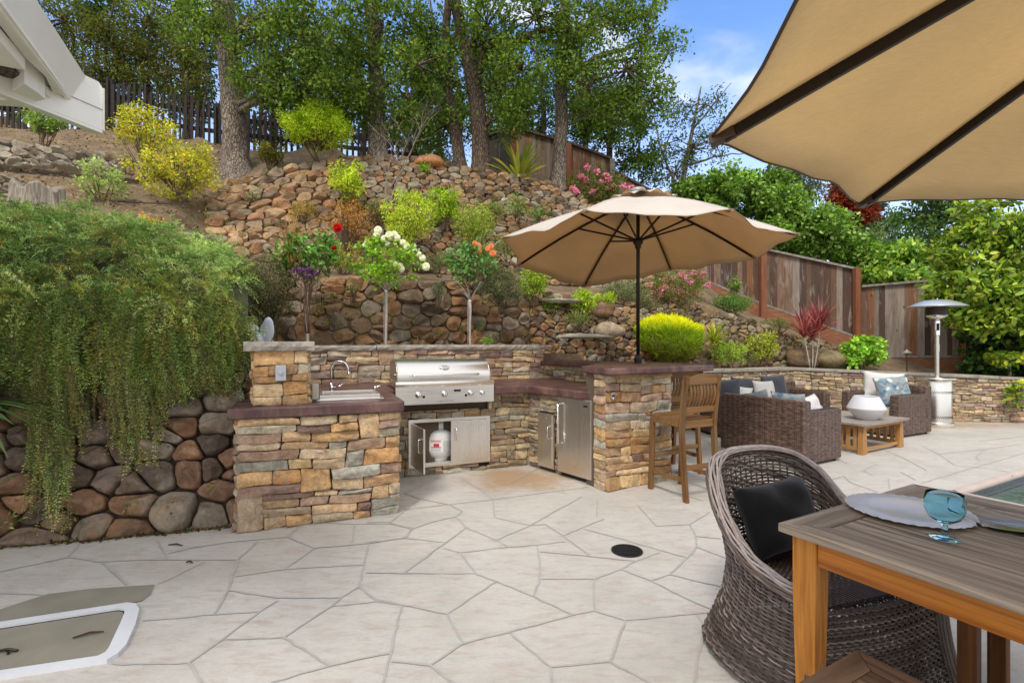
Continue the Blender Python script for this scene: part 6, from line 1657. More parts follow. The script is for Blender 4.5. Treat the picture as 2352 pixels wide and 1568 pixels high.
# seat
fx, fy_ = ccurve(1.0); fwid = fx * cscale(.4); yf = -.25
mb = MB(); zs = .415
def half(y):
    yy = y / cscale(.4); 
    if yy > 0: v_ = max(0, 1 - (min(yy, .369) / .37) ** 2.6) ** (1 / 2.6) * .375
    else: v_ = .375 + yy * .2
    return min(v_, .375) * cscale(.4)
y = yf
rows_ = []
while y < .35:
    rows_.append(y); y += .0125
for j, y in enumerate(rows_):
    hwid = half(y); npt = max(4, int(hwid * 2 / .017)); pts = []
    for i in range(npt + 1): x = -hwid + 2 * hwid * i / npt; pts.append((x, y, zs + .0050 * math.cos(PI * (i + j)) - .012 * math.cos(x * 4)))
    c0 = rw_.choice(RC); strand(mb, pts, .0052, c0)
i = -16
for i in range(-20, 21):
    x = i * .017; 
    if abs(x) < .31: strand(mb, [(x, yf, zs), (x, 0, zs - .008), (x, .33 - abs(x) * .3, zs)], .004, lin(84, 64, 54))
mb.build('seat', M['rattan'], wc_, smooth=True)
# front apron from the seat edge to the floor, bowed forward, and the sides between it and the shell
mb = MB()
def frontp(s, t):   # s -1..1 across, t 0 top .. 1 floor
    w = .325 * (1 + .16 * t * t); return Vector((s * w, yf - .015 - .035 * (1 - s * s) - .03 * t * t, zs * (1 - t) + .03 * t))
for j in range(30):
    t = j / 29; pts = []
    for i in range(37): s = -1 + 2 * i / 36; pts.append(frontp(s, t) + Vector((0, .0055 * math.cos(PI * (i + j)), 0)))
    c0 = rw_.choice(RC); strand(mb, pts, .0052, c0)
for i in range(19): s = -1 + 2 * i / 18; strand(mb, [frontp(s, t) for t in np.linspace(0, 1, 8)], .0042, lin(78, 60, 52))
for sd__ in (-1, 1):
    for j in range(32):
        t = j / 31; a = frontp(sd__, 1 - t * .97) ; b = shell(sd__, min(1, (a.z - .03) / (rimz(1) - .03))); pts = []
        for i in range(9): pts.append(a.lerp(b, i / 8) + Vector((.005 * math.cos(PI * (i + j)), 0, 0)))
        strand(mb, pts, .0052, rw_.choice(RC))
mb.build('front_panel', M['rattan'], wc_, smooth=True)
# rolled rim of many strands, running down the front corners to the floor
mb = MB(); NB = 11; cols_ = [lin(148, 136, 129), lin(112, 97, 88), lin(164, 153, 146), lin(92, 78, 70), lin(128, 114, 105)]
for q in range(NB):
    ang_ = R(-70 + 235 * (q / (NB - 1))); A_s = .032 * math.sin(ang_) + .012; B_s = .025 * math.cos(ang_) - .012
    def side(sg): return [frontp(sg, t) + Vector((sg * (A_s + .004), -B_s - .012, 0)) for t in np.linspace(.98, .12, 9)]
    pts = side(-1)
    for i in range(91):
        th = -1 + 2 * i / 90; p = shell(th, 1.0); n_ = nrm_(th, .97); w2_ = .0035 * math.sin(i * .9 + q * 2.1)
        pts.append(p + n_ * (A_s + w2_) + Vector((0, 0, B_s)))
    pts += side(1)[::-1]; c0 = rw_.choice(cols_); n0 = len(pts); mb.tube(pts, .0063, 6, cap=False)
    base_i = len(mb.C) - n0 * 6
    for i in range(n0):
        k = .55 if i < 9 or i >= n0 - 9 else 1.0; mb.C[base_i + i * 6: base_i + i * 6 + 6] = [tuple(x * k for x in c0)] * 6
mb.build('rim', M['rattan'], wc_, smooth=True)
for th in (-.86, -.28, .28, .86):
    p = shell(th, 0) * .93; mb = MB(); mb.lathe([(.014, 0), (.018, .006), (.018, .04), (.012, .045)], c=(p.x, p.y, 0), n=12); mb.build('foot', M['black'], wc_, smooth=True)
yw = Vector((-math.sin(wcr), math.cos(wcr), 0)); pil_p = wcx + yw * .20 - Vector((math.cos(wcr), math.sin(wcr), 0)) * .03
o = pillow('black square pillow propped in the woven wicker armchair', 'black_fab', pil_p + Vector((0, 0, .60)), .42, .34, .19, (R(-24), R(-5), wcr), 11, group=None)
# ================================================================= fences
FB = [lin(118, 94, 76), lin(138, 124, 110), lin(100, 74, 56), lin(128, 100, 80), lin(84, 60, 46), lin(146, 132, 120), lin(132, 88, 56), lin(72, 54, 44)]
def fence_panel(name, root, a0, a1, b0, b1, n, rng, nrm, cols=FB, part='boards', drop=.6):
    """boards between bottom/top points a0,a1 (start) and b0,b1 (end)"""
    mb = MB(); x = 0; ws = [rng.uniform(.7, 1.3) for _ in range(n)]; tot = sum(ws); t = 0
    a0 = a0 - Vector((0, 0, drop)); b0 = b0 - Vector((0, 0, drop))
    for w in ws:
        t2 = t + w / tot; e = .0012 / max(.1, (b0 - a0).length); dz = rng.uniform(-.008, .008); c = rng.choice(cols); k = rng.uniform(.8, 1.2)
        off = nrm * rng.uniform(0, .006)
        q = [a0.lerp(b0, t + e) + off, a0.lerp(b0, t2 - e) + off, a1.lerp(b1, t2 - e) + Vector((0, 0, dz)) + off, a1.lerp(b1, t + e) + Vector((0, 0, dz)) + off]
        mb.slab([p - root.location for p in q], -nrm * .018, tuple(v * k for v in c)); t = t2
    return mb.build(part, M['fence'], root)
def post(root, p0, p1, w, mat='redwood', nm='post'):
    mb = MB(); mb.beam(p0 - root.location, p1 - root.location, w, w, up=(0, 1, 0)); return mb.build(nm, M[mat], root, bevel=.004)
def rail(root, p0, p1, w, t, mat, nm): mb = MB(); mb.beam(p0 - root.location, p1 - root.location, w, t, up=(0, 0, 1)); return mb.build(nm, M[mat], root, bevel=.003)
rf = random.Random(31)
fA = [P(1480, 655 - 20, 13.6), P(1480, 500, 13.6)]
P0b, P0t = P(1585, 632, 13.0), P(1585, 520, 13.0)
P1b, P1t = P(1746, 699, 12.2), P(1746, 573, 12.2)
P2b, P2t = P(1964, 776, 11.6), P(1964, 620, 11.6)
fn = empty('redwood_fence', 'weathered redwood board fence stepping down the slope on the right', 'fence', P1b)
nr = Vector((-.3, -.95, 0)).normalized()
fence_panel('b', fn, P(1440, 600, 13.8), P(1440, 500, 13.8), P0b, P0t, 12, rf, nr); fence_panel('b', fn, P0b, P0t, P1b + Vector((0, .0, 0)), P1t, 13, rf, nr); fence_panel('b', fn, P1b, P1t, P2b, P2t, 15, rf, nr)
D1 = lambda v: v * 1.0
for (a, b2) in ((P0b, P1b), (P1b, P2b)):
    rail(fn, a + Vector((0, -.05, .02)), b2 + Vector((0, -.05, .02)), .05, .05, 'grey_cap', 'bottom_rail')
    rail(fn, a + Vector((0, -.05, -.24)), b2 + Vector((0, -.05, -.24)), .035, .45, 'redwood_h', 'kickboard')
for (a, b2) in ((P0t, P1t), (P1t, P2t)): rail(fn, a + Vector((0, -.02, .02)), b2 + Vector((0, -.02, .02)), .12, .05, 'grey_cap', 'cap_rail')
post(fn, P(1752, 735, 12.1), P(1752, 574, 12.1), .13); post(fn, P(1968, 800, 11.5), P(1968, 615, 11.5), .12)
P3b, P3t = P(1978, 821, 11.5), P(1978, 660, 11.5); P4b, P4t = P(2216, 821, 10.6), P(2216, 640, 10.6)
fn2 = empty('redwood_fence', 'level redwood fence panel behind the patio heater', 'fence', P3b); nr2 = Vector((-.1, -1, 0)).normalized()
fence_panel('b', fn2, P3b, P3t, P4b, P4t, 16, rf, nr2); rail(fn2, P3b + Vector((0, -.05, .02)), P4b + Vector((0, -.05, .02)), .05, .05, 'grey_cap', 'bottom_rail'); rail(fn2, P3b + Vector((0, -.05, -.15)), P4b + Vector((0, -.05, -.15)), .035, .27, 'redwood_h', 'kickboard')
rail(fn2, P3t + Vector((0, -.02, .02)), P4t + Vector((0, -.02, .02)), .12, .05, 'grey_cap', 'cap_rail'); post(fn2, P(2219, 850, 10.5), P(2219, 636, 10.5), .13)
fence_panel('b', fn2, P4b + Vector((.05, 0, 0)), P4t + Vector((.05, 0, 0)), P(2420, 850, 9.9), P(2420, 640, 9.9), 12, rf, nr2)
# upper board fence
U0b, U0t = P(1183, 420, 13.2), P(1183, 298, 13.2); U1b, U1t = P(1307, 455, 13.3), P(1307, 332, 13.3); U2b, U2t = P(1404, 490, 13.5), P(1404, 369, 13.5); U3b, U3t = P(1408, 500, 13.5), P(1408, 397, 13.5); U4b, U4t = P(1500, 520, 13.8), P(1500, 445, 13.8)
fu = empty('board_fence', 'weathered board fence at the top of the slope behind the oaks', 'fence', U0b); n3_ = Vector((.1, -1, 0)).normalized()
FB2 = [lin(138, 116, 98), lin(150, 138, 126), lin(150, 100, 62), lin(120, 86, 64), lin(132, 122, 112)]
fence_panel('b', fu, U0b, U0t, U1b, U1t, 11, rf, n3_, FB2); fence_panel('b', fu, U1b, U1t, U2b, U2t, 9, rf, n3_, FB2); fence_panel('b', fu, U3b, U3t, U4b, U4t, 8, rf, n3_, FB2)
UL = P(1090, 405, 15.5); ULt = P(1090, 322, 15.5); fence_panel('b', fu, UL, ULt, U0b, U0t, 10, rf, n3_, [lin(70, 58, 50), lin(60, 52, 48)])  # the turned section's shade is put into its darker board colours
for a, b2 in ((U0t, U1t), (U1t, U2t), (U3t, U4t), (ULt, U0t)): rail(fu, a + Vector((0, -.03, .03)), b2 + Vector((0, -.03, .03)), .12, .06, 'bark_dark', 'cap_rail')
post(fu, P(1180, 425, 13.1), P(1180, 292, 13.1), .14); post(fu, P(1307, 458, 13.25), P(1307, 330, 13.25), .12); post(fu, P(1406, 495, 13.4), P(1406, 366, 13.4), .13, 'grey_cap')
# dark picket fence along the ridge
pf_ = empty('picket_fence', 'dark wooden picket fence on the ridge against the sky', 'fence', P(240, 292, 11.8))
def pkb(u): return P(u, np.interp(u, [-200, 0, 240, 500, 700, 850, 960], [270, 282, 296, 330, 350, 364, 372]), float(np.interp(u, [0, 240, 850], [11.6, 11.8, 12.6])))
def pkt(u): return P(u, np.interp(u, [-200, 0, 200, 300, 500, 510, 700, 850, 960], [150, 165, 178, 190, 240, 238, 268, 300, 318]), float(np.interp(u, [0, 240, 850], [11.6, 11.8, 12.6])))
mb = MB(); u = -120; rp_ = random.Random(2)
while u < 960:
    b0 = pkb(u) - Vector((0, 0, .15)); t0 = pkt(u) + Vector((0, 0, rp_.uniform(-.09, .09))); w = rp_.uniform(.05, .075); n_ = Vector((0, -.02, 0)); lo = pf_.location
    q = [b0 - Vector((w / 2, 0, 0)), b0 + Vector((w / 2, 0, 0)), t0 + Vector((w / 2, 0, -.04)), t0, t0 - Vector((w / 2, 0, .04))]
    mb.slab([p - lo for p in q], n_); u += rp_.uniform(11.5, 14.5)
mb.build('pickets', M['black_wood'], pf_)
for f_, nm in ((.30, 'rail'), (.68, 'rail')):
    mb = MB(); us_ = np.linspace(-120, 960, 14)
    for a, b2 in zip(us_[:-1], us_[1:]): mb.beam(pkb(a).lerp(pkt(a), f_) - pf_.location + Vector((0, .03, 0)), pkb(b2).lerp(pkt(b2), f_) - pf_.location + Vector((0, .03, 0)), .03, .10)
    mb.build(nm, M['black_wood'], pf_)
for u in (-100, 250, 495, 860): post(pf_, pkb(u) + Vector((0, .08, -.2)), pkt(u) + Vector((0, .08, .03)), .11, 'black_wood')

# ================================================================= house eave, upper left
he = empty('house_roof', 'white painted eave corner of the house jutting in at the upper left', 'house', (-4.06, 5.0, 3.5))
hl = he.location
def hs(name, pts, off, mat='white_paint'):
    mb = MB(); mb.slab([Vector(p) - hl for p in pts], off); return mb.build(name, M[mat], he, bevel=.004)
d1 = Vector((-.508, 1.0, 0)).normalized(); d2 = Vector((.24, 1.0, 0)).normalized()
Eb = Vector((-4.06, 5.0, 3.54)); n2_ = Vector((d2.y, -d2.x, 0))
E0 = Eb - d2 * 1.5; 
et = P(234, 193, 5.0)
hs('end_board', [E0 + Vector((0, 0, .0)), Eb, Vector((Eb.x, Eb.y, et.z - .04)), Vector((Eb.x - .02, Eb.y - .02, et.z + .01)), E0 + Vector((0, 0, et.z - 3.54))], -n2_ * .05)
hs('end_board_trim', [E0 + Vector((0, 0, -.03)), Eb + Vector((0, 0, -.03)), Eb + Vector((0, 0, 0)), E0 + Vector((0, 0, 0))], -n2_ * .09)
mb = MB(); g0, g1 = E0 - hl + Vector((0, 0, .20)) + n2_ * .001, Eb - hl + Vector((0, 0, .20)) + n2_ * .001; mb.slab([g0, g1, g1 + Vector((0, 0, .005)), g0 + Vector((0, 0, .005))], n2_ * .0015); mb.build('board_joint', M['mortar'], he)
hs('corner_trim', [Eb + n2_ * .004, Eb + d2 * .02 + n2_ * .004, Eb + d2 * .02 + n2_ * .004 + Vector((0, 0, et.z - 3.58)), Eb + n2_ * .004 + Vector((0, 0, et.z - 3.58))], -n2_ * .08)
# main fascia running back towards the camera
Fa = Vector((-4.09, 4.84, 3.99)); Fb = Vector((-4.125, 4.70, 3.70)); L_ = 5.5; n1_ = Vector((d1.y, -d1.x, 0))
hs('fascia', [Fa, Fb, Fb - d1 * L_, Fa - d1 * L_], -n1_ * .03)
def Z(u, v, z): return P(u, v, (z - H0) * F / (CV - v))      # a point of given height on the line of sight of the far eave
def hq(name, q, off, mat='white_paint'): return hs(name, [Z(*p) for p in q], off, mat)
hq('soffit', [(166, 232, 3.715), (126, 222, 3.715), (104, 176, 3.715), (57, 133, 3.715), (0, 60, 3.715), (-300, -330, 3.715), (-200, -270, 3.715)], (0, 0, .03))
def vb(name, a, b, z0, z1, off, mat='white_paint'):
    A, B = Z(*a), Z(*b); hs(name, [Vector((A.x, A.y, z0)), Vector((B.x, B.y, z0)), Vector((B.x, B.y, z1)), Vector((A.x, A.y, z1))], off, mat)
vb('beam', (58, 134, 3.713), (-300, -300, 3.713), 3.615, 3.713, -n1_ * .16)
A_, B_, C_ = P(56, 157, 4.14), P(88, 178, 4.30), P(104, 194, 4.41)
mb = MB(); mb.prism([(p.x - hl.x, p.y - hl.y) for p in (A_, B_, C_, C_ + Vector((-.30, .10, 0)), A_ + Vector((-.22, .12, 0)))], 3.565 - hl.z, 3.712 - hl.z + .10); mb.build('bracket', M['white_paint'], he, bevel=.004)
vb('inner_beam', (126, 223, 3.712), (107, 196, 3.712), 3.64, 3.712, -n1_ * .12)
hs('wall_plate', [P(-500, 168, 4.42), P(54, 184, 4.50), P(103, 236, 4.60), P(-500, 196, 4.42)], (0, .14, 0))
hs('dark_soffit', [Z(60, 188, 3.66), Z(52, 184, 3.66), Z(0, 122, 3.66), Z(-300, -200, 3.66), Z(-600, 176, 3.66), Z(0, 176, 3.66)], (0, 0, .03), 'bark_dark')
rfm = m_plain('roof_shingle', lin(96, 90, 84), .9, 0, .2, 12, .4, 30)
mb = MB(); T1_ = Fa + Vector((0, 0, -.005)) - n1_ * .035; mb.slab([T1_ - hl + d1 * .05, T1_ - hl - d1 * L_, T1_ - hl - d1 * L_ - n1_ * 4 + Vector((0, 0, 1.3)), T1_ - hl + d1 * .05 - n1_ * 4 + Vector((0, 0, 1.3))], (0, 0, .04)); mb.build('roof_covering', rfm, he)
mb = MB(); e_ = Vector((Eb.x, Eb.y, et.z + .004)) - n2_ * .052; mb.slab([e_ - hl, E0 - hl - n2_ * .052 + Vector((0, 0, et.z - 3.54 + .004)), E0 - hl - n2_ * .052 + Vector((0, 0, et.z - 3.54 + .004)) - n2_ * 1.5 + Vector((0, 0, .4)), e_ - hl - n2_ * 1.5 + Vector((0, 0, .4))], (0, 0, .02)); mb.build('roof_edge', rfm, he)

# ================================================================= oaks on the ridge
OAKG = 'oak trees on the ridge'
tree('oak_tree', 'thick straight oak trunk rising left of the green juniper ball', 'tree',
     [(545, 398, 10.6, .30), (540, 330, 10.6, .245), (532, 200, 10.6, .235), (512, 0, 10.6, .215), (500, -260, 10.6, .17)],
     [(560, 60, 10.0, 130, 75, 26), (700, 100, 9.6, 110, 75, 30), (640, 190, 10.0, 90, 60, 22), (430, 40, 10.4, 120, 60, 22), (760, 200, 9.9, 90, 60, 20), (560, -90, 10, 200, 90, 26), (720, 20, 9.6, 120, 60, 24), (660, 220, 10.2, 70, 40, 10)],
     GREEN_OAK, seed=101, group=OAKG, per=100, limbs=[[(520, 90, 10.6, .12), (580, 40, 10.3, .08), (650, 60, 9.9, .05), (720, 90, 9.7, .03)]])
tree('oak_tree', 'oak trunk rising just right of the juniper ball', 'tree',
     [(869, 372, 10.8, .21), (868, 300, 10.8, .175), (866, 180, 10.8, .165), (858, 60, 10.8, .15), (838, -60, 10.8, .13), (820, -250, 10.8, .1)],
     [(880, 60, 10.3, 100, 70, 22), (960, 150, 10.2, 80, 70, 20), (820, 240, 10.6, 60, 50, 12), (900, -60, 10.3, 150, 70, 20), (800, 110, 10.8, 70, 60, 14), (930, 270, 10.8, 60, 50, 12)],
     GREEN_OAK, seed=102, group=OAKG, per=100)
tree('oak_tree', 'slim leaning oak trunk left of the forked one', 'tree',
     [(1060, 392, 10.9, .145), (1048, 320, 10.9, .12), (1032, 230, 10.9, .11), (1020, 120, 10.9, .1), (1030, 0, 10.9, .08)],
     [(1010, 150, 11.2, 90, 80, 24), (1020, 290, 11.3, 80, 50, 14), (960, 60, 11, 90, 60, 18)], GREEN_DK, seed=103, group=OAKG, bark='bark_dark', per=100)
tree('oak_tree', 'dark forked oak trunk with a long limb reaching right', 'tree',
     [(1103, 405, 11.0, .21), (1102, 330, 11.0, .18), (1098, 240, 11.0, .17), (1078, 140, 11.0, .155), (1062, 80, 11.0, .14), (1038, -40, 11.0, .11), (1030, -200, 11, .09)],
     [(1120, 60, 10.5, 100, 80, 24), (1200, 160, 10.4, 90, 70, 22), (1170, 260, 10.8, 80, 50, 16), (1230, 40, 10.5, 100, 60, 22), (1080, -70, 10.5, 160, 70, 22), (1150, 210, 11.4, 80, 60, 16)],
     GREEN_OAK, seed=104, group=OAKG, bark='bark_dark', per=100,
     limbs=[[(1090, 190, 11.0, .13), (1118, 112, 10.9, .115), (1150, 96, 10.8, .11), (1195, 92, 10.7, .10), (1235, 72, 10.6, .07), (1330, 66, 10.4, .04)], [(1078, 140, 11, .10), (1096, 60, 11, .085), (1104, -40, 11, .06)]])
tree('oak_tree', 'pale slender oak trunk standing before the upper board fence', 'tree',
     [(1281, 446, 11.3, .19), (1284, 360, 11.3, .155), (1290, 270, 11.3, .14), (1289, 190, 11.3, .135), (1291, 100, 11.3, .125), (1300, 0, 11.3, .11), (1310, -200, 11.3, .08)],
     [(1370, 70, 10.8, 110, 80, 28), (1440, 160, 10.8, 90, 80, 26), (1350, 200, 10.8, 90, 60, 22), (1480, 40, 10.8, 80, 60, 18), (1290, 110, 10.6, 60, 60, 12), (1490, 230, 11, 60, 60, 12), (1410, 260, 11.2, 90, 50, 18), (1360, -60, 10.8, 180, 70, 26), (1530, 130, 11, 40, 60, 6)],
     GREEN_OAK, seed=105, group=OAKG, per=95, limbs=[[(1290, 190, 11.3, .08), (1370, 130, 11, .06), (1450, 110, 10.9, .04), (1510, 60, 10.8, .02)], [(1291, 120, 11.3, .07), (1345, 60, 11, .05), (1420, 20, 10.9, .03)]])
# thicket beyond the picket fence
rth = random.Random(55)
for i, (u, v, y, ru, rv, nc) in enumerate(((150, 110, 13.6, 75, 95, 40), (250, 150, 13.4, 60, 100, 36), (345, 110, 13.8, 70, 100, 36), (430, 150, 13.4, 60, 100, 30), (610, 130, 14.5, 70, 120, 30), (760, 150, 14.5, 80, 110, 34), (940, 200, 14.0, 80, 110, 44), (1010, 300, 13.6, 70, 80, 40), (1120, 330, 15.5, 70, 70, 30), (20, 230, 13.5, 90, 50, 30))):
    mul = 3 if i < 4 else 2 if i < 6 else 1; lab = ['leafy screen tree farthest left behind the house eave', 'leafy screen tree beside the eave corner, beyond the pickets', 'tall thin-stemmed tree beyond the picket fence', 'leafy tree just left of the thickest oak, beyond the pickets', 'loose leafy tree between the thickest oak and the juniper ball', 'loose leafy tree above the juniper ball, behind the pickets', 'dense dark leafy tree behind the bare twiggy shrub', 'dense dark bush filling the gap between the middle oaks', 'dark tree left of the corner of the upper board fence', 'low dark bush below the eave on the ridge'][i]
    tree('screen_tree', lab, 'tree', [(u, 330, y, .06), (u + rth.uniform(-15, 15), 220, y, .05), (u + rth.uniform(-25, 25), 90, y, .035), (u + rth.uniform(-30, 30), 0, y, .02)],
         [(u, v + 30, y, ru, rv * .6, nc * mul // 3), (u, v - 60, y, ru, rv * .6, nc * mul // 3), (u + rth.uniform(-20, 20), v + 90, y, ru * .8, 50, nc // 3)],
         [lin(92, 104, 44), lin(72, 88, 42), lin(112, 120, 54), lin(128, 122, 58)] if i < 6 else GREEN_DK, leafL=.10, leafW=.036, per=60 if i < 6 else 95, crad=.32, seed=200 + i, bark='bark_dark', group='leafy trees beyond the picket fence', droop=.3,
         limbs=[[(u - 30, 330, y, .03), (u - 40 + rth.uniform(-20, 20), 180, y, .022), (u - 30, 60, y, .012)], [(u + 25, 330, y, .03), (u + 30 + rth.uniform(-20, 20), 200, y, .022), (u + 40, 80, y, .012)]])
for i, (u, v, y, ru, rv, nc, lab) in enumerate(((620, 270, 17, 80, 60, 34, 'dark tree seen low between the thickest oak and the juniper ball'), (740, 200, 17.5, 80, 90, 40, 'dark tree high above the juniper ball, farthest back'), (830, 260, 17, 60, 90, 34, 'dark tree just left of the second oak trunk, farthest back'),
        (950, 250, 16.5, 60, 110, 50, 'dark evergreen right of the second oak trunk'), (1050, 180, 17, 70, 110, 50, 'dark evergreen behind the slim and the forked oak'), (1160, 220, 17, 60, 100, 44, 'dark evergreen above the corner of the upper board fence'), (1240, 250, 17.5, 60, 80, 36, 'dark evergreen left of the pale slender oak'),
        (1340, 200, 18, 70, 90, 30, 'dark evergreen right of the pale slender oak'), (420, 60, 16, 90, 60, 30, 'feathery tree top left of the thickest oak'), (230, 40, 16, 100, 50, 30, 'feathery tree top above the eave corner'), (330, 170, 16.5, 80, 80, 36, 'dark tree filling the gap above the left pickets'), (450, 200, 16.5, 50, 70, 26, 'dark tree just left of the thickest oak, farthest back'))):
    tree('backdrop_tree', lab, 'tree', [(u, 400, y, .12), (u + 10, 250, y, .09), (u - 8, 120, y, .05), (u, 40, y, .02)], [(u, v - rv * .5, y, ru, rv * .6, nc // 2), (u + 10, v + rv * .5, y, ru, rv * .6, nc // 2)], [lin(62, 84, 38), lin(78, 102, 44), lin(54, 72, 36)], leafL=.16, leafW=.07, per=58, crad=.45, seed=250 + i, bark='bark_dark', group='dark trees farthest behind the ridge')
# right of the oaks
tree('laurel_tree', 'rounded green tree behind the right part of the upper board fence', 'tree', [(1400, 420, 14.8, .1), (1400, 300, 14.8, .08), (1410, 240, 14.8, .05)],
     [(1330, 270, 14.5, 55, 50, 24), (1400, 290, 14.5, 80, 60, 40), (1470, 360, 14.5, 60, 60, 30), (1440, 230, 14.6, 60, 40, 18)], [lin(84, 112, 46), lin(66, 92, 40), lin(104, 130, 52)], leafL=.13, leafW=.05, seed=301, per=80, up=.5)
tree('wispy_tree', 'thin airy tree against the open sky left of the big umbrella', 'tree', [(1560, 560, 14.5, .09), (1570, 400, 14.5, .07), (1590, 300, 14.5, .05), (1610, 200, 14.5, .02)],
     [(1560, 260, 14.5, 60, 50, 10), (1620, 240, 14.3, 50, 50, 10), (1590, 340, 14.5, 90, 60, 26), (1640, 330, 14.3, 40, 60, 8), (1550, 400, 14.5, 70, 50, 20), (1650, 230, 14.2, 30, 30, 4), (1530, 330, 14.5, 50, 60, 12)],
     [lin(74, 98, 50), lin(60, 82, 44), lin(96, 120, 64)], leafL=.09, leafW=.04, seed=302, per=44, crad=.3,
     limbs=[[(1566, 450, 14.5, .05), (1520, 350, 14.5, .03), (1500, 260, 14.5, .015)], [(1575, 380, 14.5, .04), (1640, 360, 14.4, .025), (1720, 350, 14.2, .012)], [(1590, 300, 14.5, .03), (1640, 240, 14.4, .02), (1680, 190, 14.3, .008)]])
tree('hedge_shrub', 'broad leafy hedge billowing over the redwood fence', 'hedge', [(1700, 640, 13.8, .08), (1700, 540, 13.8, .06), (1700, 480, 13.8, .04)],
     [(1600, 440, 13.8, 60, 40, 30), (1680, 450, 13.6, 80, 60, 60), (1780, 490, 13.3, 80, 60, 60), (1870, 530, 12.9, 80, 55, 56), (1940, 570, 12.6, 55, 45, 36), (1760, 430, 13.6, 60, 40, 26), (1620, 510, 13.8, 80, 50, 40), (1830, 560, 12.9, 90, 40, 40), (1720, 540, 13.3, 90, 30, 36)],
     [lin(106, 142, 52), lin(82, 118, 42), lin(134, 166, 72), lin(92, 124, 50), lin(150, 176, 92)], leafL=.105, leafW=.068, seed=303, per=88, crad=.27, fold=.12, mat='leaf_gloss', up=.45)
tree('pine_tree', 'grey green pine crown behind the hedge top', 'tree', [(1830, 560, 19, .2), (1830, 450, 19, .14), (1835, 360, 19, .08)], [(1820, 400, 19, 50, 30, 20), (1850, 440, 19, 50, 30, 20), (1800, 372, 19, 40, 20, 10)], [lin(88, 104, 74), lin(110, 122, 88)], leafL=.2, leafW=.05, seed=304, per=60, crad=.4, bark='bark_dark')
tree('bare_branch_tree', 'slanting bare trunk beside the red maple', 'tree', [(1875, 560, 18, .12), (1900, 470, 18, .09), (1925, 400, 18, .06), (1940, 330, 18, .04)], [(1935, 370, 18, 30, 20, 4), (1880, 420, 18, 20, 15, 2)], [lin(98, 112, 70)], leafL=.1, leafW=.05, seed=305, per=16, bark='bark_dark')
tree('maple_tree', 'dark red maple crown peeking under the umbrella tip', 'tree', [(1955, 640, 17, .12), (1955, 540, 17, .08), (1955, 470, 17, .05)], [(1945, 450, 17, 34, 36, 24), (1965, 490, 17, 44, 26, 30), (1935, 400, 17, 20, 30, 8)], [lin(138, 56, 36), lin(110, 40, 30), lin(160, 78, 44)], leafL=.14, leafW=.07, seed=306, per=90, crad=.3, bark='bark_dark')
tree('conifer', 'dark blue green conifer right of the red maple', 'tree', [(2000, 640, 20, .15), (2000, 540, 20, .1), (2000, 470, 20, .04)], [(2000, 490, 20, 34, 24, 16), (2010, 530, 20, 50, 26, 26), (2060, 510, 22, 60, 16, 16), (2030, 560, 20, 50, 24, 16)], [lin(70, 92, 70), lin(86, 108, 80)], leafL=.16, leafW=.05, seed=307, per=90, crad=.4, bark='bark_dark')
tree('background_tree', 'soft green tree in the gap right of the hedge', 'tree', [(2010, 700, 16, .1), (2010, 600, 16, .06)], [(2000, 560, 17, 45, 40, 26), (1990, 610, 16, 50, 40, 26), (2050, 600, 16, 50, 40, 26)], [lin(122, 146, 96), lin(140, 160, 108), lin(104, 128, 84)], leafL=.11, leafW=.05, seed=308, per=80, crad=.4)
tree('birch_tree', 'tall loose green tree under the right edge of the big umbrella', 'tree', [(2130, 700, 14, .1), (2135, 600, 14, .08), (2140, 500, 14, .05), (2140, 440, 14, .03)],
     [(2120, 490, 14, 60, 40, 22), (2180, 500, 14, 50, 50, 18), (2100, 560, 14, 60, 40, 24), (2170, 580, 14, 60, 50, 22), (2220, 520, 14.5, 40, 50, 10), (2140, 450, 14, 50, 25, 10)], [lin(86, 116, 60), lin(106, 136, 74), lin(70, 98, 52)], leafL=.11, leafW=.07, seed=309, per=58, crad=.3,
     limbs=[[(2150, 640, 14, .06), (2156, 540, 14, .05), (2160, 460, 14, .02)]])
tree('camellia_shrub', 'bushy leafy shrub spilling over the level fence panel', 'shrub', [(2050, 760, 12.6, .06), (2050, 680, 12.6, .04), (2050, 620, 12.6, .03)],
     [(2010, 610, 12.4, 45, 30, 26), (2070, 590, 12.4, 50, 34, 30), (2040, 640, 11.9, 70, 20, 30), (2120, 610, 12.2, 50, 34, 26), (1990, 640, 12.2, 30, 20, 12)], [lin(98, 138, 54), lin(76, 112, 44), lin(138, 166, 66), lin(160, 180, 78)], leafL=.12, leafW=.075, seed=310, per=62, crad=.25, fold=.12, mat='leaf_gloss')
tree('magnolia_tree', 'big broad-leaved magnolia bush filling the right edge', 'tree', [(2330, 880, 9.9, .09), (2320, 760, 9.9, .07), (2310, 640, 9.9, .05), (2310, 540, 9.9, .03)],
     [(2200, 600, 9.6, 50, 50, 20), (2260, 540, 9.7, 70, 50, 30), (2340, 560, 9.5, 60, 70, 30), (2230, 660, 9.4, 80, 50, 36), (2320, 660, 9.3, 80, 60, 40), (2330, 740, 9.2, 70, 60, 34), (2260, 720, 9.3, 60, 40, 22), (2180, 690, 9.7, 40, 40, 12), (2420, 620, 9.4, 80, 120, 40), (2420, 760, 9.2, 60, 80, 20), (2270, 480, 9.8, 60, 20, 8)],
     [lin(122, 148, 46), lin(92, 122, 38), lin(148, 168, 58), lin(168, 176, 72), lin(78, 108, 38)], leafL=.125, leafW=.062, seed=311, per=44, crad=.22, fold=.15, mat='leaf_gloss', up=.3,
     limbs=[[(2320, 700, 9.9, .04), (2350, 560, 9.8, .03), (2340, 480, 9.7, .015), (2330, 440, 9.7, .008)], [(2290, 560, 9.7, .02), (2230, 500, 9.6, .012), (2190, 490, 9.6, .006)]])
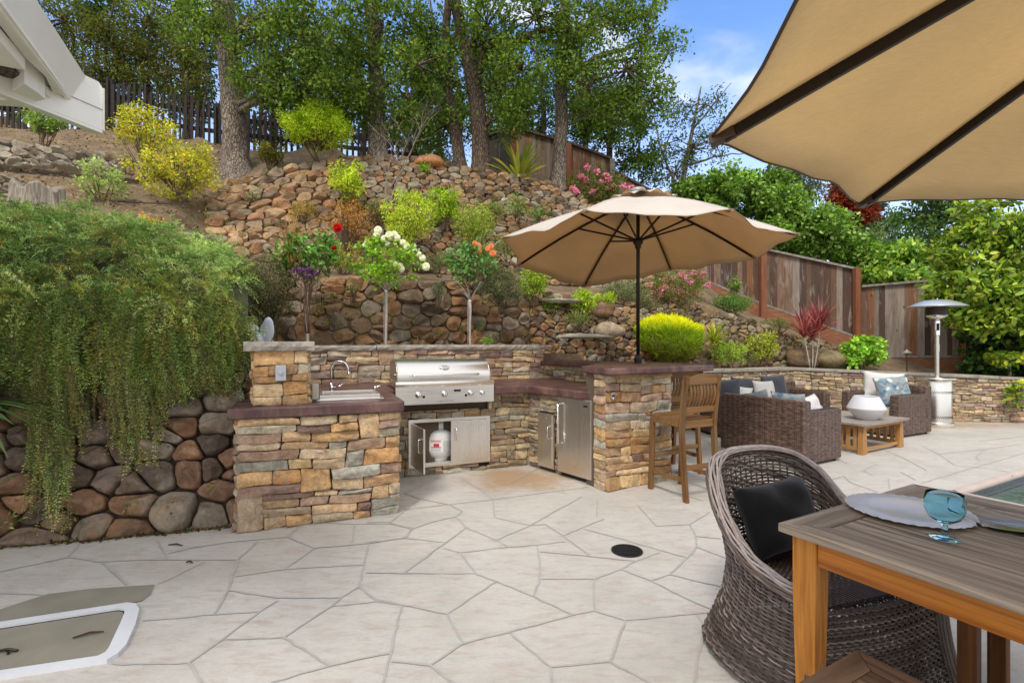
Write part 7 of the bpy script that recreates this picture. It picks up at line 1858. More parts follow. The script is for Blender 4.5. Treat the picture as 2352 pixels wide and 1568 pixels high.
tree('ivy_bush', 'dark ivy and shrub base under the magnolia beside the fence', 'shrub', [(2290, 880, 10.1, .05), (2290, 800, 10.1, .03)],
     [(2270, 790, 10.0, 50, 40, 30), (2330, 830, 9.8, 60, 30, 36), (2260, 840, 9.7, 40, 16, 14), (2400, 840, 9.6, 60, 50, 24)], [lin(58, 84, 40), lin(44, 68, 34), lin(76, 104, 46)], leafL=.10, leafW=.08, seed=312, per=50, crad=.2, fold=.1, mat='leaf_gloss')
tree('citrus_bush', 'small yellow green leafy sprig over the cap of the low wall', 'shrub', [(2320, 868, 9.3, .02), (2320, 840, 9.3, .012)], [(2320, 825, 9.1, 34, 12, 8), (2290, 815, 9.2, 26, 10, 5), (2345, 900, 8.8, 14, 30, 5)], [lin(190, 196, 70), lin(134, 166, 58), lin(104, 142, 52)], leafL=.10, leafW=.06, seed=313, per=22, crad=.12, fold=.12)

# ================================================================= shrubs on the slope
def sh_(name, lab, cat, u, v, y, ru, rv, pal, seed, **k):
    s = y / F; return shrub(name, lab, cat, P(u, v, y), (ru * s, k.pop('ry', ru * s * .8), rv * s), pal, seed, **k)
LIME = [lin(190, 204, 62), lin(168, 190, 52), lin(206, 214, 96), lin(146, 172, 52)]
YEL = [lin(204, 200, 72), lin(180, 184, 64), lin(208, 196, 70), lin(138, 154, 60), lin(196, 166, 60), lin(160, 174, 66)]
sh_('barberry_shrub', 'upper part of the yellow shrub reaching towards the eave', 'shrub', 335, 292, 8.9, 74, 48, YEL, 401, n=2600, L=.05, Wd=.03, clusters=80, crad=.11, nstem=8, base_z=P(400, 400, 8.7).z)
sh_('barberry_shrub', 'sprawling bright yellow shrub on the bare dirt slope', 'shrub', 405, 385, 8.3, 100, 66, YEL, 402, n=4800, L=.05, Wd=.028, clusters=150, crad=.11, nstem=10, base_z=P(410, 450, 8.3).z, shape='ball')
sh_('young_shrub', 'small leafy shrub below the house eave', 'shrub', 98, 275, 8.9, 62, 28, [lin(130, 158, 78), lin(108, 138, 66), lin(160, 180, 100)], 403, n=1300, L=.06, Wd=.035, clusters=46, crad=.09, nstem=9, base_z=P(98, 335, 8.8).z, shape='fan')
sh_('young_shrub', 'sparse pale green shrub on the dirt left of the yellow one', 'shrub', 232, 415, 7.6, 55, 50, [lin(160, 182, 112), lin(134, 160, 92), lin(178, 194, 130)], 404, n=900, L=.055, Wd=.03, clusters=36, crad=.08, nstem=9, base_z=P(235, 478, 7.5).z)
sh_('olive_shrub', 'small olive green shrub right of the thickest oak trunk', 'shrub', 620, 352, 10.4, 36, 22, [lin(112, 112, 44), lin(134, 128, 50), lin(88, 92, 40)], 405, n=900, L=.07, Wd=.03, clusters=36, crad=.1, base_z=P(612, 400, 10.4).z)
sh_('juniper_ball', 'clipped lime green juniper ball on the ridge', 'shrub', 728, 290, 10.2, 74, 42, [lin(184, 210, 56), lin(158, 190, 50), lin(206, 222, 78)], 406, n=19000, L=.07, Wd=.018, clusters=260, crad=.13, nstem=3, base_z=P(705, 372, 10.4).z, mat='needle', stem_r=.02, shape='ball')
sh_('lime_shrub', 'lime yellow shrub left of the bare twiggy tree', 'shrub', 795, 415, 9.3, 44, 46, LIME, 407, n=2400, L=.055, Wd=.026, clusters=80, crad=.09, base_z=P(795, 470, 9.3).z)
sh_('lime_shrub', 'large feathery lime shrub behind the white roses', 'shrub', 942, 500, 8.6, 60, 60, LIME, 408, n=4600, L=.055, Wd=.020, clusters=110, crad=.10, base_z=P(942, 575, 8.5).z)
sh_('lime_shrub', 'dense lime green shrub behind the feathery one', 'shrub', 1022, 468, 9.4, 42, 36, [lin(150, 178, 48), lin(126, 158, 44), lin(172, 194, 60)], 409, n=2600, L=.05, Wd=.025, clusters=80, crad=.09, base_z=P(1022, 525, 9.3).z)
sh_('wispy_shrub', 'wispy pale green shrub above the orange roses', 'shrub', 1092, 520, 8.9, 60, 46, [lin(158, 176, 70), lin(132, 156, 60), lin(178, 190, 90)], 410, n=3000, L=.07, Wd=.012, clusters=90, crad=.12, base_z=P(1085, 600, 8.8).z, mat='needle', shape='fan', outw=1.2)
sh_('dry_shrub', 'rusty orange dry shrub behind the red rose', 'shrub', 800, 505, 8.5, 66, 46, [lin(186, 130, 64), lin(150, 96, 54), lin(212, 164, 60), lin(122, 86, 58)], 411, n=3200, L=.028, Wd=.018, clusters=120, crad=.09, nstem=24, base_z=P(800, 580, 8.4).z)
sh_('dry_shrub', 'low yellow speckled shrub between red and white roses', 'shrub', 790, 590, 7.9, 50, 30, [lin(196, 180, 70), lin(150, 140, 70), lin(120, 128, 66)], 412, n=1300, L=.028, Wd=.018, clusters=60, crad=.08, nstem=14, base_z=P(790, 635, 7.8).z)
sh_('green_shrub', 'grey green shrub between the dry shrub and the lime one', 'shrub', 870, 478, 9.2, 36, 24, [lin(112, 124, 76), lin(92, 106, 64)], 413, n=1300, L=.04, Wd=.014, clusters=50, crad=.1, mat='needle')
sh_('rosemary_shrub', 'dark rosemary bush left of the red rose tree', 'shrub', 605, 672, 6.3, 72, 88, [lin(96, 104, 72), lin(78, 88, 58), lin(120, 124, 84), lin(92, 84, 62)], 414, n=15000, L=.034, Wd=.008, clusters=260, crad=.11, mat='needle', base_z=1.25, nstem=12, weights=None)
sh_('rosemary_shrub', 'dark grey green shrub right of the orange rose tree', 'shrub', 1152, 655, 7.4, 58, 44, [lin(112, 120, 86), lin(92, 100, 70), lin(132, 138, 100)], 415, n=8000, L=.034, Wd=.009, clusters=160, crad=.10, mat='needle', nstem=10)
sh_('lime_groundcover', 'yellow green creeper left of the umbrella canopy tip', 'shrub', 1225, 645, 8.2, 34, 40, [lin(160, 182, 56), lin(132, 160, 52)], 416, n=2200, L=.032, Wd=.026, clusters=70, crad=.08)
sh_('lime_groundcover', 'lime creeper draped over the terrace under the umbrella', 'shrub', 1340, 690, 8.55, 28, 26, [lin(176, 196, 66), lin(150, 176, 58)], 417, n=1700, L=.032, Wd=.026, clusters=50, crad=.07)
sh_('lime_groundcover', 'small lime creeper right of the umbrella pole rocks', 'shrub', 1388, 684, 8.75, 24, 14, [lin(176, 196, 66), lin(150, 176, 58)], 418, n=900, L=.032, Wd=.026, clusters=30, crad=.06)
sh_('grey_shrub', 'grey green ground shrub just left of the umbrella pole', 'shrub', 1430, 668, 9.4, 60, 26, [lin(128, 138, 98), lin(108, 118, 82)], 419, n=3000, L=.045, Wd=.014, clusters=80, crad=.11, mat='needle')
sh_('green_shrub', 'small green plant growing from the right of the stone slope', 'shrub', 1240, 490, 9.7, 24, 16, [lin(120, 148, 78), lin(98, 126, 62)], 420, n=500, L=.05, Wd=.02, clusters=24, crad=.08)
sh_('green_shrub', 'small green plant growing from the stones left of the umbrella', 'shrub', 1190, 475, 9.8, 26, 22, [lin(128, 158, 82), lin(104, 132, 64)], 421, n=600, L=.05, Wd=.02, clusters=26, crad=.09)
PINK = [lin(236, 150, 190), lin(226, 122, 170), lin(244, 184, 210)]
fl1 = [tuple(P(u, v, 11.0)) for u, v in ((1335, 405), (1345, 412), (1372, 395), (1380, 420), (1392, 402), (1398, 412), (1405, 425), (1325, 440), (1315, 432), (1432, 427), (1450, 430), (1360, 440), (1350, 385), (1395, 435))]
sh_('rhododendron', 'green shrub with pink blossoms before the upper board fence', 'shrub', 1365, 435, 11.3, 66, 42, [lin(92, 116, 54), lin(116, 132, 62), lin(76, 98, 46), lin(130, 112, 60)], 422, n=4200, L=.07, Wd=.028, clusters=110, crad=.13, flowers=(PINK, 34, .05, fl1), base_z=P(1365, 480, 11.3).z)
sh_('azalea', 'pink flowering azalea below the redwood fence', 'shrub', 1545, 668, 9.9, 68, 46, [lin(104, 128, 58), lin(130, 144, 66), lin(142, 112, 64), lin(84, 108, 50)], 423, n=5200, L=.045, Wd=.018, clusters=130, crad=.11, flowers=(PINK, 40, .042, None), base_z=P(1545, 728, 9.9).z)
sh_('azalea', 'small pink azalea close to the fence behind the other', 'shrub', 1600, 640, 10.6, 30, 26, [lin(104, 128, 58), lin(130, 144, 66)], 424, n=1200, L=.045, Wd=.018, clusters=40, crad=.1, flowers=(PINK, 16, .045, None))
# golden cypress: soft mass of upright sprays, yellow on top
gc = P(1537, 778, 8.75)
def cypress():
    g = rs(430); root = empty('golden_cypress', 'clipped golden yellow cypress mound behind the bar', 'shrub', (gc.x, gc.y, gc.z - .40))
    n = 15000; d = unit(g.normal(0, 1, (n, 3))); r = g.uniform(.72, 1, (n, 1)) ** .5; rad = np.array([.50, .45, .36]); sq = (np.abs(d) ** 3.2).sum(1, keepdims=True) ** (-1 / 3.2)
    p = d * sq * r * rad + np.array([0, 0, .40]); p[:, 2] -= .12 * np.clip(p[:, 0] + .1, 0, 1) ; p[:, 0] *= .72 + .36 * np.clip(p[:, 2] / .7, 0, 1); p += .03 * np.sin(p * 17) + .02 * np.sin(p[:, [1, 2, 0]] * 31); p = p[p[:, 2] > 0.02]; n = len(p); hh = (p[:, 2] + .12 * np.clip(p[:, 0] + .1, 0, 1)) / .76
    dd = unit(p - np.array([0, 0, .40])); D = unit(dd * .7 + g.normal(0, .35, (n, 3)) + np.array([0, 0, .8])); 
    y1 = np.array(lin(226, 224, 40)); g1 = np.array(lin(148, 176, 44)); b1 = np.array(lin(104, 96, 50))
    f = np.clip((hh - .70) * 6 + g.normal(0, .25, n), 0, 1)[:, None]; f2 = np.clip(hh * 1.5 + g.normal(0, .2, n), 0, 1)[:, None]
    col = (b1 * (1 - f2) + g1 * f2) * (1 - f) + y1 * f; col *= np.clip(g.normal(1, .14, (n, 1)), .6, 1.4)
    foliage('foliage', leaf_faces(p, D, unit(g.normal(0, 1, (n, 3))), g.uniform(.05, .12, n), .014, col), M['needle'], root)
    mb = MB(); mb.tube([(0, 0, -.1), (0, 0, .4)], .03, 7)
    for i in range(12): a = i * .52; mb.tube([(0, 0, .05), (.2 * math.cos(a), .2 * math.sin(a), .25), (.38 * math.cos(a), .34 * math.sin(a), .42)], .008, 4)
    mb.build('stem', M['stem'], root)
cypress()
blades('golden_grass', 'arching yellow green grass clump right of the golden cypress', 'ornamental grass', P(1640, 790, 9.1), 190, .42, .011, [lin(196, 196, 66), lin(168, 178, 62), lin(150, 164, 60)], 431, 1.2, 1.0)
sh_('dwarf_shrub', 'low bright green shrub in front of the grass clump', 'shrub', 1672, 808, 9.0, 42, 24, [lin(150, 176, 62), lin(126, 156, 56), lin(170, 190, 84)], 432, n=3000, L=.04, Wd=.014, clusters=80, crad=.07, base_z=P(1672, 836, 9).z)
sh_('nandina_shrub', 'loose yellow green shrub beside the right stone terrace', 'shrub', 1752, 792, 9.5, 36, 38, [lin(150, 162, 56), lin(184, 186, 62), lin(118, 136, 52)], 433, n=1500, L=.05, Wd=.024, clusters=54, crad=.08, base_z=P(1752, 838, 9.5).z)
sh_('juniper_shrub', 'low spreading juniper at the foot of the redwood fence', 'shrub', 1682, 696, 10.7, 46, 16, [lin(112, 146, 74), lin(92, 126, 62)], 434, n=2600, L=.06, Wd=.014, clusters=70, crad=.10, mat='needle')
sh_('young_shrub', 'thin leafy sprig in front of the fence left of its first post', 'shrub', 1688, 655, 11.3, 16, 18, [lin(112, 142, 66)], 435, n=260, L=.06, Wd=.035, clusters=16, crad=.07)
sh_('hydrangea', 'round fresh green hydrangea bush behind the low wall', 'shrub', 1983, 806, 9.75, 42, 34, [lin(142, 186, 62), lin(116, 162, 52), lin(166, 202, 84)], 436, n=1700, L=.085, Wd=.058, clusters=70, crad=.09, fold=.15, base_z=P(1983, 850, 9.7).z, mat='leaf_gloss')
rc_ = Vector(P(1866, 838, 9.65))
blades('cordyline', 'red spiky cordyline with three bare stems', 'plant', rc_, 170, .62, .020, [lin(172, 84, 96), lin(146, 70, 80), lin(200, 124, 134), lin(128, 72, 72)], 437, .95, 1.1, stems=[(-.16, 0, .52), (.02, .03, .48), (.12, -.02, .62)], bend=.5)
blades('flax_plant', 'striped yellow green flax plant by the upper board fence', 'plant', P(1192, 432, 11.3), 90, 1.0, .040, [lin(206, 200, 96), lin(140, 158, 66), lin(184, 186, 84)], 438, 1.1, 1.1, bend=1.1)
blades('strap_leaf_plant', 'dark green strappy plant at the left edge beside the rosemary', 'plant', Vector((-3.72, 3.42, .98)), 150, .66, .018, [lin(74, 108, 52), lin(56, 88, 44), lin(110, 138, 84)], 439, 1.3, .6, bend=1.5)
blades('dry_grass', 'tuft of dry straw coloured grass left of the red rose tree', 'grass tuft', P(668, 620, 6.35), 46, .62, .010, [lin(196, 158, 102), lin(168, 128, 80)], 440, .6, 1.2, bend=.8)
# purple flowers
sh_('purple_flowers', 'cluster of small purple flowers behind the red rose stem', 'flowers', 706, 630, 6.25, 26, 18, [lin(112, 120, 72), lin(92, 100, 60)], 441, n=400, L=.04, Wd=.012, clusters=24, crad=.05, flowers=([lin(158, 96, 178), lin(136, 72, 158)], 22, .024, None), base_z=1.6)
sh_('orange_sprig', 'small orange and yellow seedling on the dirt', 'plant', 345, 512, 6.9, 30, 14, [lin(222, 178, 62), lin(214, 132, 52), lin(180, 190, 80)], 442, n=260, L=.05, Wd=.02, clusters=18, crad=.06)
sh_('rock_sprig', 'tiny green tuft hanging on the boulders left of the white rose trunk', 'plant', 812, 662, 6.95, 14, 8, [lin(120, 142, 80)], 443, n=140, L=.03, Wd=.016, clusters=10, crad=.04)
sh_('rock_sprig', 'small dark upright sprig on the wall between white and orange roses', 'plant', 1006, 668, 7.15, 14, 20, [lin(100, 116, 76)], 444, n=500, L=.03, Wd=.010, clusters=20, crad=.04, mat='needle')
sh_('bed_fern', 'small green fern in the bed at the foot of the orange rose', 'plant', 1118, 783, 6.75, 12, 12, [lin(122, 164, 62)], 445, n=120, L=.05, Wd=.018, clusters=8, crad=.04, base_z=1.3)
sh_('ridge_tuft', 'small grey green tuft near the left end of the stone slope', 'plant', 580, 450, 9.2, 18, 14, [lin(130, 144, 100)], 446, n=300, L=.04, Wd=.014, clusters=16, crad=.06)
sh_('mossy_creeper', 'small green creeper on top of the stone slope', 'plant', 975, 388, 10.4, 20, 12, [lin(140, 166, 62)], 447, n=400, L=.04, Wd=.03, clusters=18, crad=.06)
sh_('hill_shrub', 'mid green shrub under the umbrella left rim on the slope', 'shrub', 1010, 600, 8.0, 46, 16, [lin(112, 130, 80), lin(92, 110, 66)], 448, n=1100, L=.035, Wd=.012, clusters=40, crad=.07, mat='needle')

for i, (u, v, y, ru, rv, pal, lab) in enumerate(((1160, 560, 8.9, 34, 22, [lin(124, 140, 84), lin(146, 160, 80)], 'low grey green tuft on the rubble left of the umbrella canopy'), (700, 480, 9.0, 30, 16, [lin(176, 150, 70), lin(140, 126, 66)], 'dry yellow sprigs among the stones above the red rose'),
        (1130, 480, 10.0, 30, 14, [lin(130, 150, 70), lin(112, 132, 66)], 'low green creeper on the long stone wall'), (1480, 700, 9.5, 34, 12, [lin(120, 132, 84), lin(98, 112, 68)], 'low green cover right behind the umbrella pole'), (1560, 726, 9.3, 30, 12, [lin(128, 120, 84), lin(106, 98, 66)], 'brownish ground cover above the golden cypress'),
        (1260, 700, 8.5, 26, 12, [lin(140, 160, 70), lin(116, 138, 62)], 'small green creeper beside the upper ledge rock'), (930, 588, 8.1, 40, 18, [lin(128, 146, 74), lin(150, 160, 70)], 'green and yellow sprigs behind the white roses'), (1790, 742, 10.4, 40, 10, [lin(120, 134, 76), lin(98, 112, 62)], 'thin ground cover along the foot of the right fence'),
        (520, 610, 7.0, 40, 20, [lin(120, 134, 92), lin(98, 112, 76)], 'grey green sprigs between the rosemary and the stone wall'), (1330, 730, 8.2, 30, 10, [lin(134, 146, 78), lin(120, 128, 80)], 'mossy tuft on the terrace between the two ledge rocks'))):
    sh_('ground_cover', lab, 'plant', u, v, y, ru, rv, pal, 460 + i, n=900, L=.04, Wd=.016, clusters=36, crad=.09, nstem=5)
# ---- bare twiggy tree
def bare():
    rng = random.Random(70); b0 = P(890, 470, 8.9); root = empty('bare_shrub', 'leafless twiggy shrub before the oaks', 'shrub', b0); mb = MB()
    def grow(p, d, L, r, k):
        q = [p]; 
        for i in range(5): d = (d + Vector((rng.uniform(-.22, .22), rng.uniform(-.2, .2), rng.uniform(-.12, .14)))).normalized(); q.append(q[-1] + d * L / 5)
        mb.tube(q, [r * (1 - .12 * i) for i in range(6)], 5, cap=False)
        if k > 0:
            for _ in range(3 if k > 1 else 4):
                j = rng.randrange(2, 6); dd = (d + Vector((rng.uniform(-.8, .8), rng.uniform(-.6, .6), rng.uniform(-.2, .4)))).normalized(); grow(q[j], dd, L * rng.uniform(.5, .75), r * .55, k - 1)
    grow(Vector((0, 0, -.1)), Vector((.2, 0, 1)).normalized(), .85, .020, 3); grow(Vector((0, 0, 0)), Vector((-.1, .1, 1)).normalized(), .7, .015, 2); grow(Vector((.05, 0, .3)), Vector((.55, 0, 1)).normalized(), 1.0, .014, 3)
    mb.build('branches', m_plain('grey_twig', lin(134, 120, 110), .9), root, smooth=True)
bare()
# ---- tree stump
def stump():
    p = P(88, 492, 7.0); n = 44; V = []; prof = [(.33, -.15), (.31, .05), (.285, .20), (.275, .33), (.25, .36), (.0, .33)]; g = rs(8)
    rd = 1 + .10 * np.sin(np.arange(n) * .9) * g.uniform(.3, 1, n) + g.uniform(-.05, .05, n)
    for r, z in prof:
        for k in range(n): a = 2 * PI * k / n; rr = r * rd[k] * (1 if z > 0 else 1.1); V.append((rr * math.cos(a), rr * math.sin(a), z + (.05 * math.sin(k * .7) if z > .2 else 0)))
    o = link_mesh('tree_stump', V, [(i * n + k, i * n + (k + 1) % n, (i + 1) * n + (k + 1) % n, (i + 1) * n + k) for i in range(5) for k in range(n)], m_wood('stump_wood', lin(190, 180, 164), lin(96, 84, 72), .9, 'Z', 1.0))
    o.location = p; tag(o, 'grey weathered tree stump above the rosemary', 'stump')
stump()
# ---- drip hose and twigs on the dirt
mb = MB(); q = [P(u, v, y) for u, v, y in ((255, 462, 7.55), (330, 466, 7.6), (420, 468, 7.75), (430, 455, 7.9), (420, 478, 7.6))]; b0 = q[0].copy(); mb.tube([p - b0 for p in q], .010, 6); o = mb.build('drip_hose', M['black'], smooth=True); o.location = b0; tag(o, 'thin black drip hose lying on the dirt', 'hose')
# ---- garden figure, half hidden behind the pillar
def statue():
    p = P(601, 790, 5.35); root = empty('garden_statue', 'pale winged garden statue half hidden behind the kitchen pillar', 'statue', (p.x, p.y, p.z - .12)); mt = m_plain('statue_stone', lin(196, 202, 208), .7, 0, .1, 10, .3, 30)
    def blob(nm, c, r, rot=0, sq=1.0):
        bm = bmesh.new(); bmesh.ops.create_icosphere(bm, subdivisions=3, radius=1)
        for v in bm.verts:
            z = v.co.z; k = 1 + .06 * math.sin(v.co.x * 7 + z * 5); taper = 1 - .35 * max(0, -z) * sq
            v.co = Vector((v.co.x * r[0] * k * taper, v.co.y * r[1] * k, z * r[2]))
        bmesh.ops.rotate(bm, verts=bm.verts, cent=(0, 0, 0), matrix=Matrix.Rotation(rot, 3, 'Y')); bmesh.ops.translate(bm, verts=bm.verts, vec=c)
        me = bpy.data.meshes.new(nm); bm.to_mesh(me); bm.free(); me.materials.append(mt)
        for f in me.polygons: f.use_smooth = True
        o = bpy.data.objects.new(nm, me); COL.objects.link(o); o.parent = root; return o
    blob('body', (-.05, 0, .08), (.07, .07, .17)); blob('head', (-.075, -.02, .27), (.05, .05, .06)); blob('wing', (.035, .03, .22), (.075, .03, .19), R(8)); blob('wing', (-.13, .05, .2), (.05, .03, .14), R(-10))
statue()

# ================================================================= rose standards
def rose(label, u, yk, vtop, spread, pal, fcol, flowers, seed, lean=0.0, trunk_top=690):
    rng = random.Random(seed); g = rs(seed); y = kray(u, yk); p0 = Vector(((u - CU) / F * y, y, 1.27)); root = empty('rose_tree', label, 'rose', p0, 0, 'rose trees behind the kitchen wall')
    ztt = P(u, trunk_top, y).z - p0.z
    mb = MB(); mb.tube([(rng.uniform(-.004, .004), 0, -.05)] + [(rng.uniform(-.006, .006), 0, ztt * t) for t in (.2, .4, .6, .8, 1.0)], [.019, .018, .017, .017, .018, .022], 9)
    mb.tube([(-.035, .02, -.05), (-.03, .02, ztt * 1.3)], .007, 6)
    ends = []
    for i in range(7):
        a = i * .9 + rng.uniform(-.3, .3); e = Vector((math.cos(a) * spread[0] * .6, math.sin(a) * spread[1] * .6, ztt + spread[2] * rng.uniform(.5, 1.2))); mb.tube(bezier((0, 0, ztt - .01), e, .12, 6, rng), [.011, .009, .008, .006, .005, .003], 6); ends.append(e)
    mb.build('trunk', M['pale_stem'], root, smooth=True)
    mb = MB(); mb.box((0, -.02, ztt + .0), (.04, .012, .02), M=Matrix.Rotation(.8, 3, 'Y')); mb.build('tie', M['white_paint'], root)
    c = np.array([0, 0, P(u, vtop, y).z - p0.z]); K_ = 80
    d = unit(g.normal(0, 1, (K_, 3))) * (g.uniform(.15, 1.15, (K_, 1)) ** .4); cen = c + d * np.array(spread); cen[:, 0] += lean * d[:, 2]
    for k in cen[:26]: mb2 = None
    tw = MB()
    for k in cen[::2]: tw.tube(bezier(rng.choice(ends), k, .1, 4, rng), [.005, .004, .003, .002], 4, cap=False)
    tw.build('twigs', M['stem'], root)
    foliage('foliage', clouds(cen, g.uniform(.06, .12, K_), 15, .055, .040, pal, g, .5, .12, .8, .1, None, .4), M['leaf_gloss'], root)
    for (fu, fv, fr) in flowers:
        fr *= .74
        fp = P(fu, fv, y - .12) - p0; V = []; Fq = []
        col = []; b = 0
        for ring in range(5):
            npet = (3, 5, 6, 7, 8)[ring]; rr = fr * (.22, .42, .62, .82, 1.0)[ring]; zz = fr * (.62, .55, .40, .18, -.05)[ring]
            for k in range(npet):
                a = 2 * PI * k / npet + ring * .7 + rng.uniform(-.15, .15); w = rr * 1.25 * math.sin(PI / npet) + fr * .12
                for s_, t_ in ((-1, 0), (1, 0), (1.25, 1), (0, 1.25), (-1.25, 1)):
                    rad = rr * .45 + (rr * .55 + fr * .06) * t_; x = rad * math.cos(a) - s_ * w * .8 * math.sin(a); z_ = rad * math.sin(a) + s_ * w * .8 * math.cos(a)
                    V.append(Vector((x, -(zz + fr * .25 * t_ * (1 if ring < 3 else -.3)) , z_)) + fp)
                    cc = np.array(fcol[ring % len(fcol)]) * rng.uniform(.85, 1.1); col.append(np.clip(cc, 0, 1))
                Fq.append((b, b + 1, b + 2, b + 3, b + 4)); b += 5
        link_mesh('flower', V, Fq, M['petal'], root, np.array(col))
    return root
RG = [lin(98, 142, 60), lin(78, 120, 52), lin(126, 164, 80), lin(108, 150, 68)]; RL = [lin(146, 186, 50), lin(120, 166, 44), lin(172, 204, 78), lin(104, 150, 46)]
rose('rose tree with deep red flowers on a thin white stem', 707, 2.62, 582, (.44, .32, .27), RG, [lin(214, 24, 26), lin(196, 16, 22)], [(775, 523, .062), (767, 568, .038)], 501, .05, trunk_top=672)
rose('rose tree covered in white blossoms', 887, 2.62, 600, (.54, .34, .32), RL, [lin(254, 253, 251), lin(248, 246, 243)],
     [(868, 528, .062), (865, 540, .055), (846, 556, .06), (856, 553, .05), (882, 548, .055), (894, 541, .065), (905, 538, .055), (912, 545, .05), (925, 556, .045), (934, 566, .05), (950, 565, .04), (952, 575, .04), (962, 583, .04), (970, 592, .05), (978, 612, .062), (905, 606, .052), (918, 610, .05), (922, 617, .05), (838, 562, .04), (890, 560, .035)], 502, .0, trunk_top=668)
rose('rose tree with apricot orange flowers', 1080, 2.62, 600, (.36, .30, .27), [lin(110, 150, 84), lin(86, 126, 64), lin(130, 166, 96)], [lin(244, 172, 120), lin(240, 146, 92), lin(250, 196, 140)], [(1097, 566, .065), (1100, 576, .055), (1128, 566, .05), (1132, 582, .058), (1120, 572, .045), (1090, 558, .04)], 503, .03, trunk_top=690)

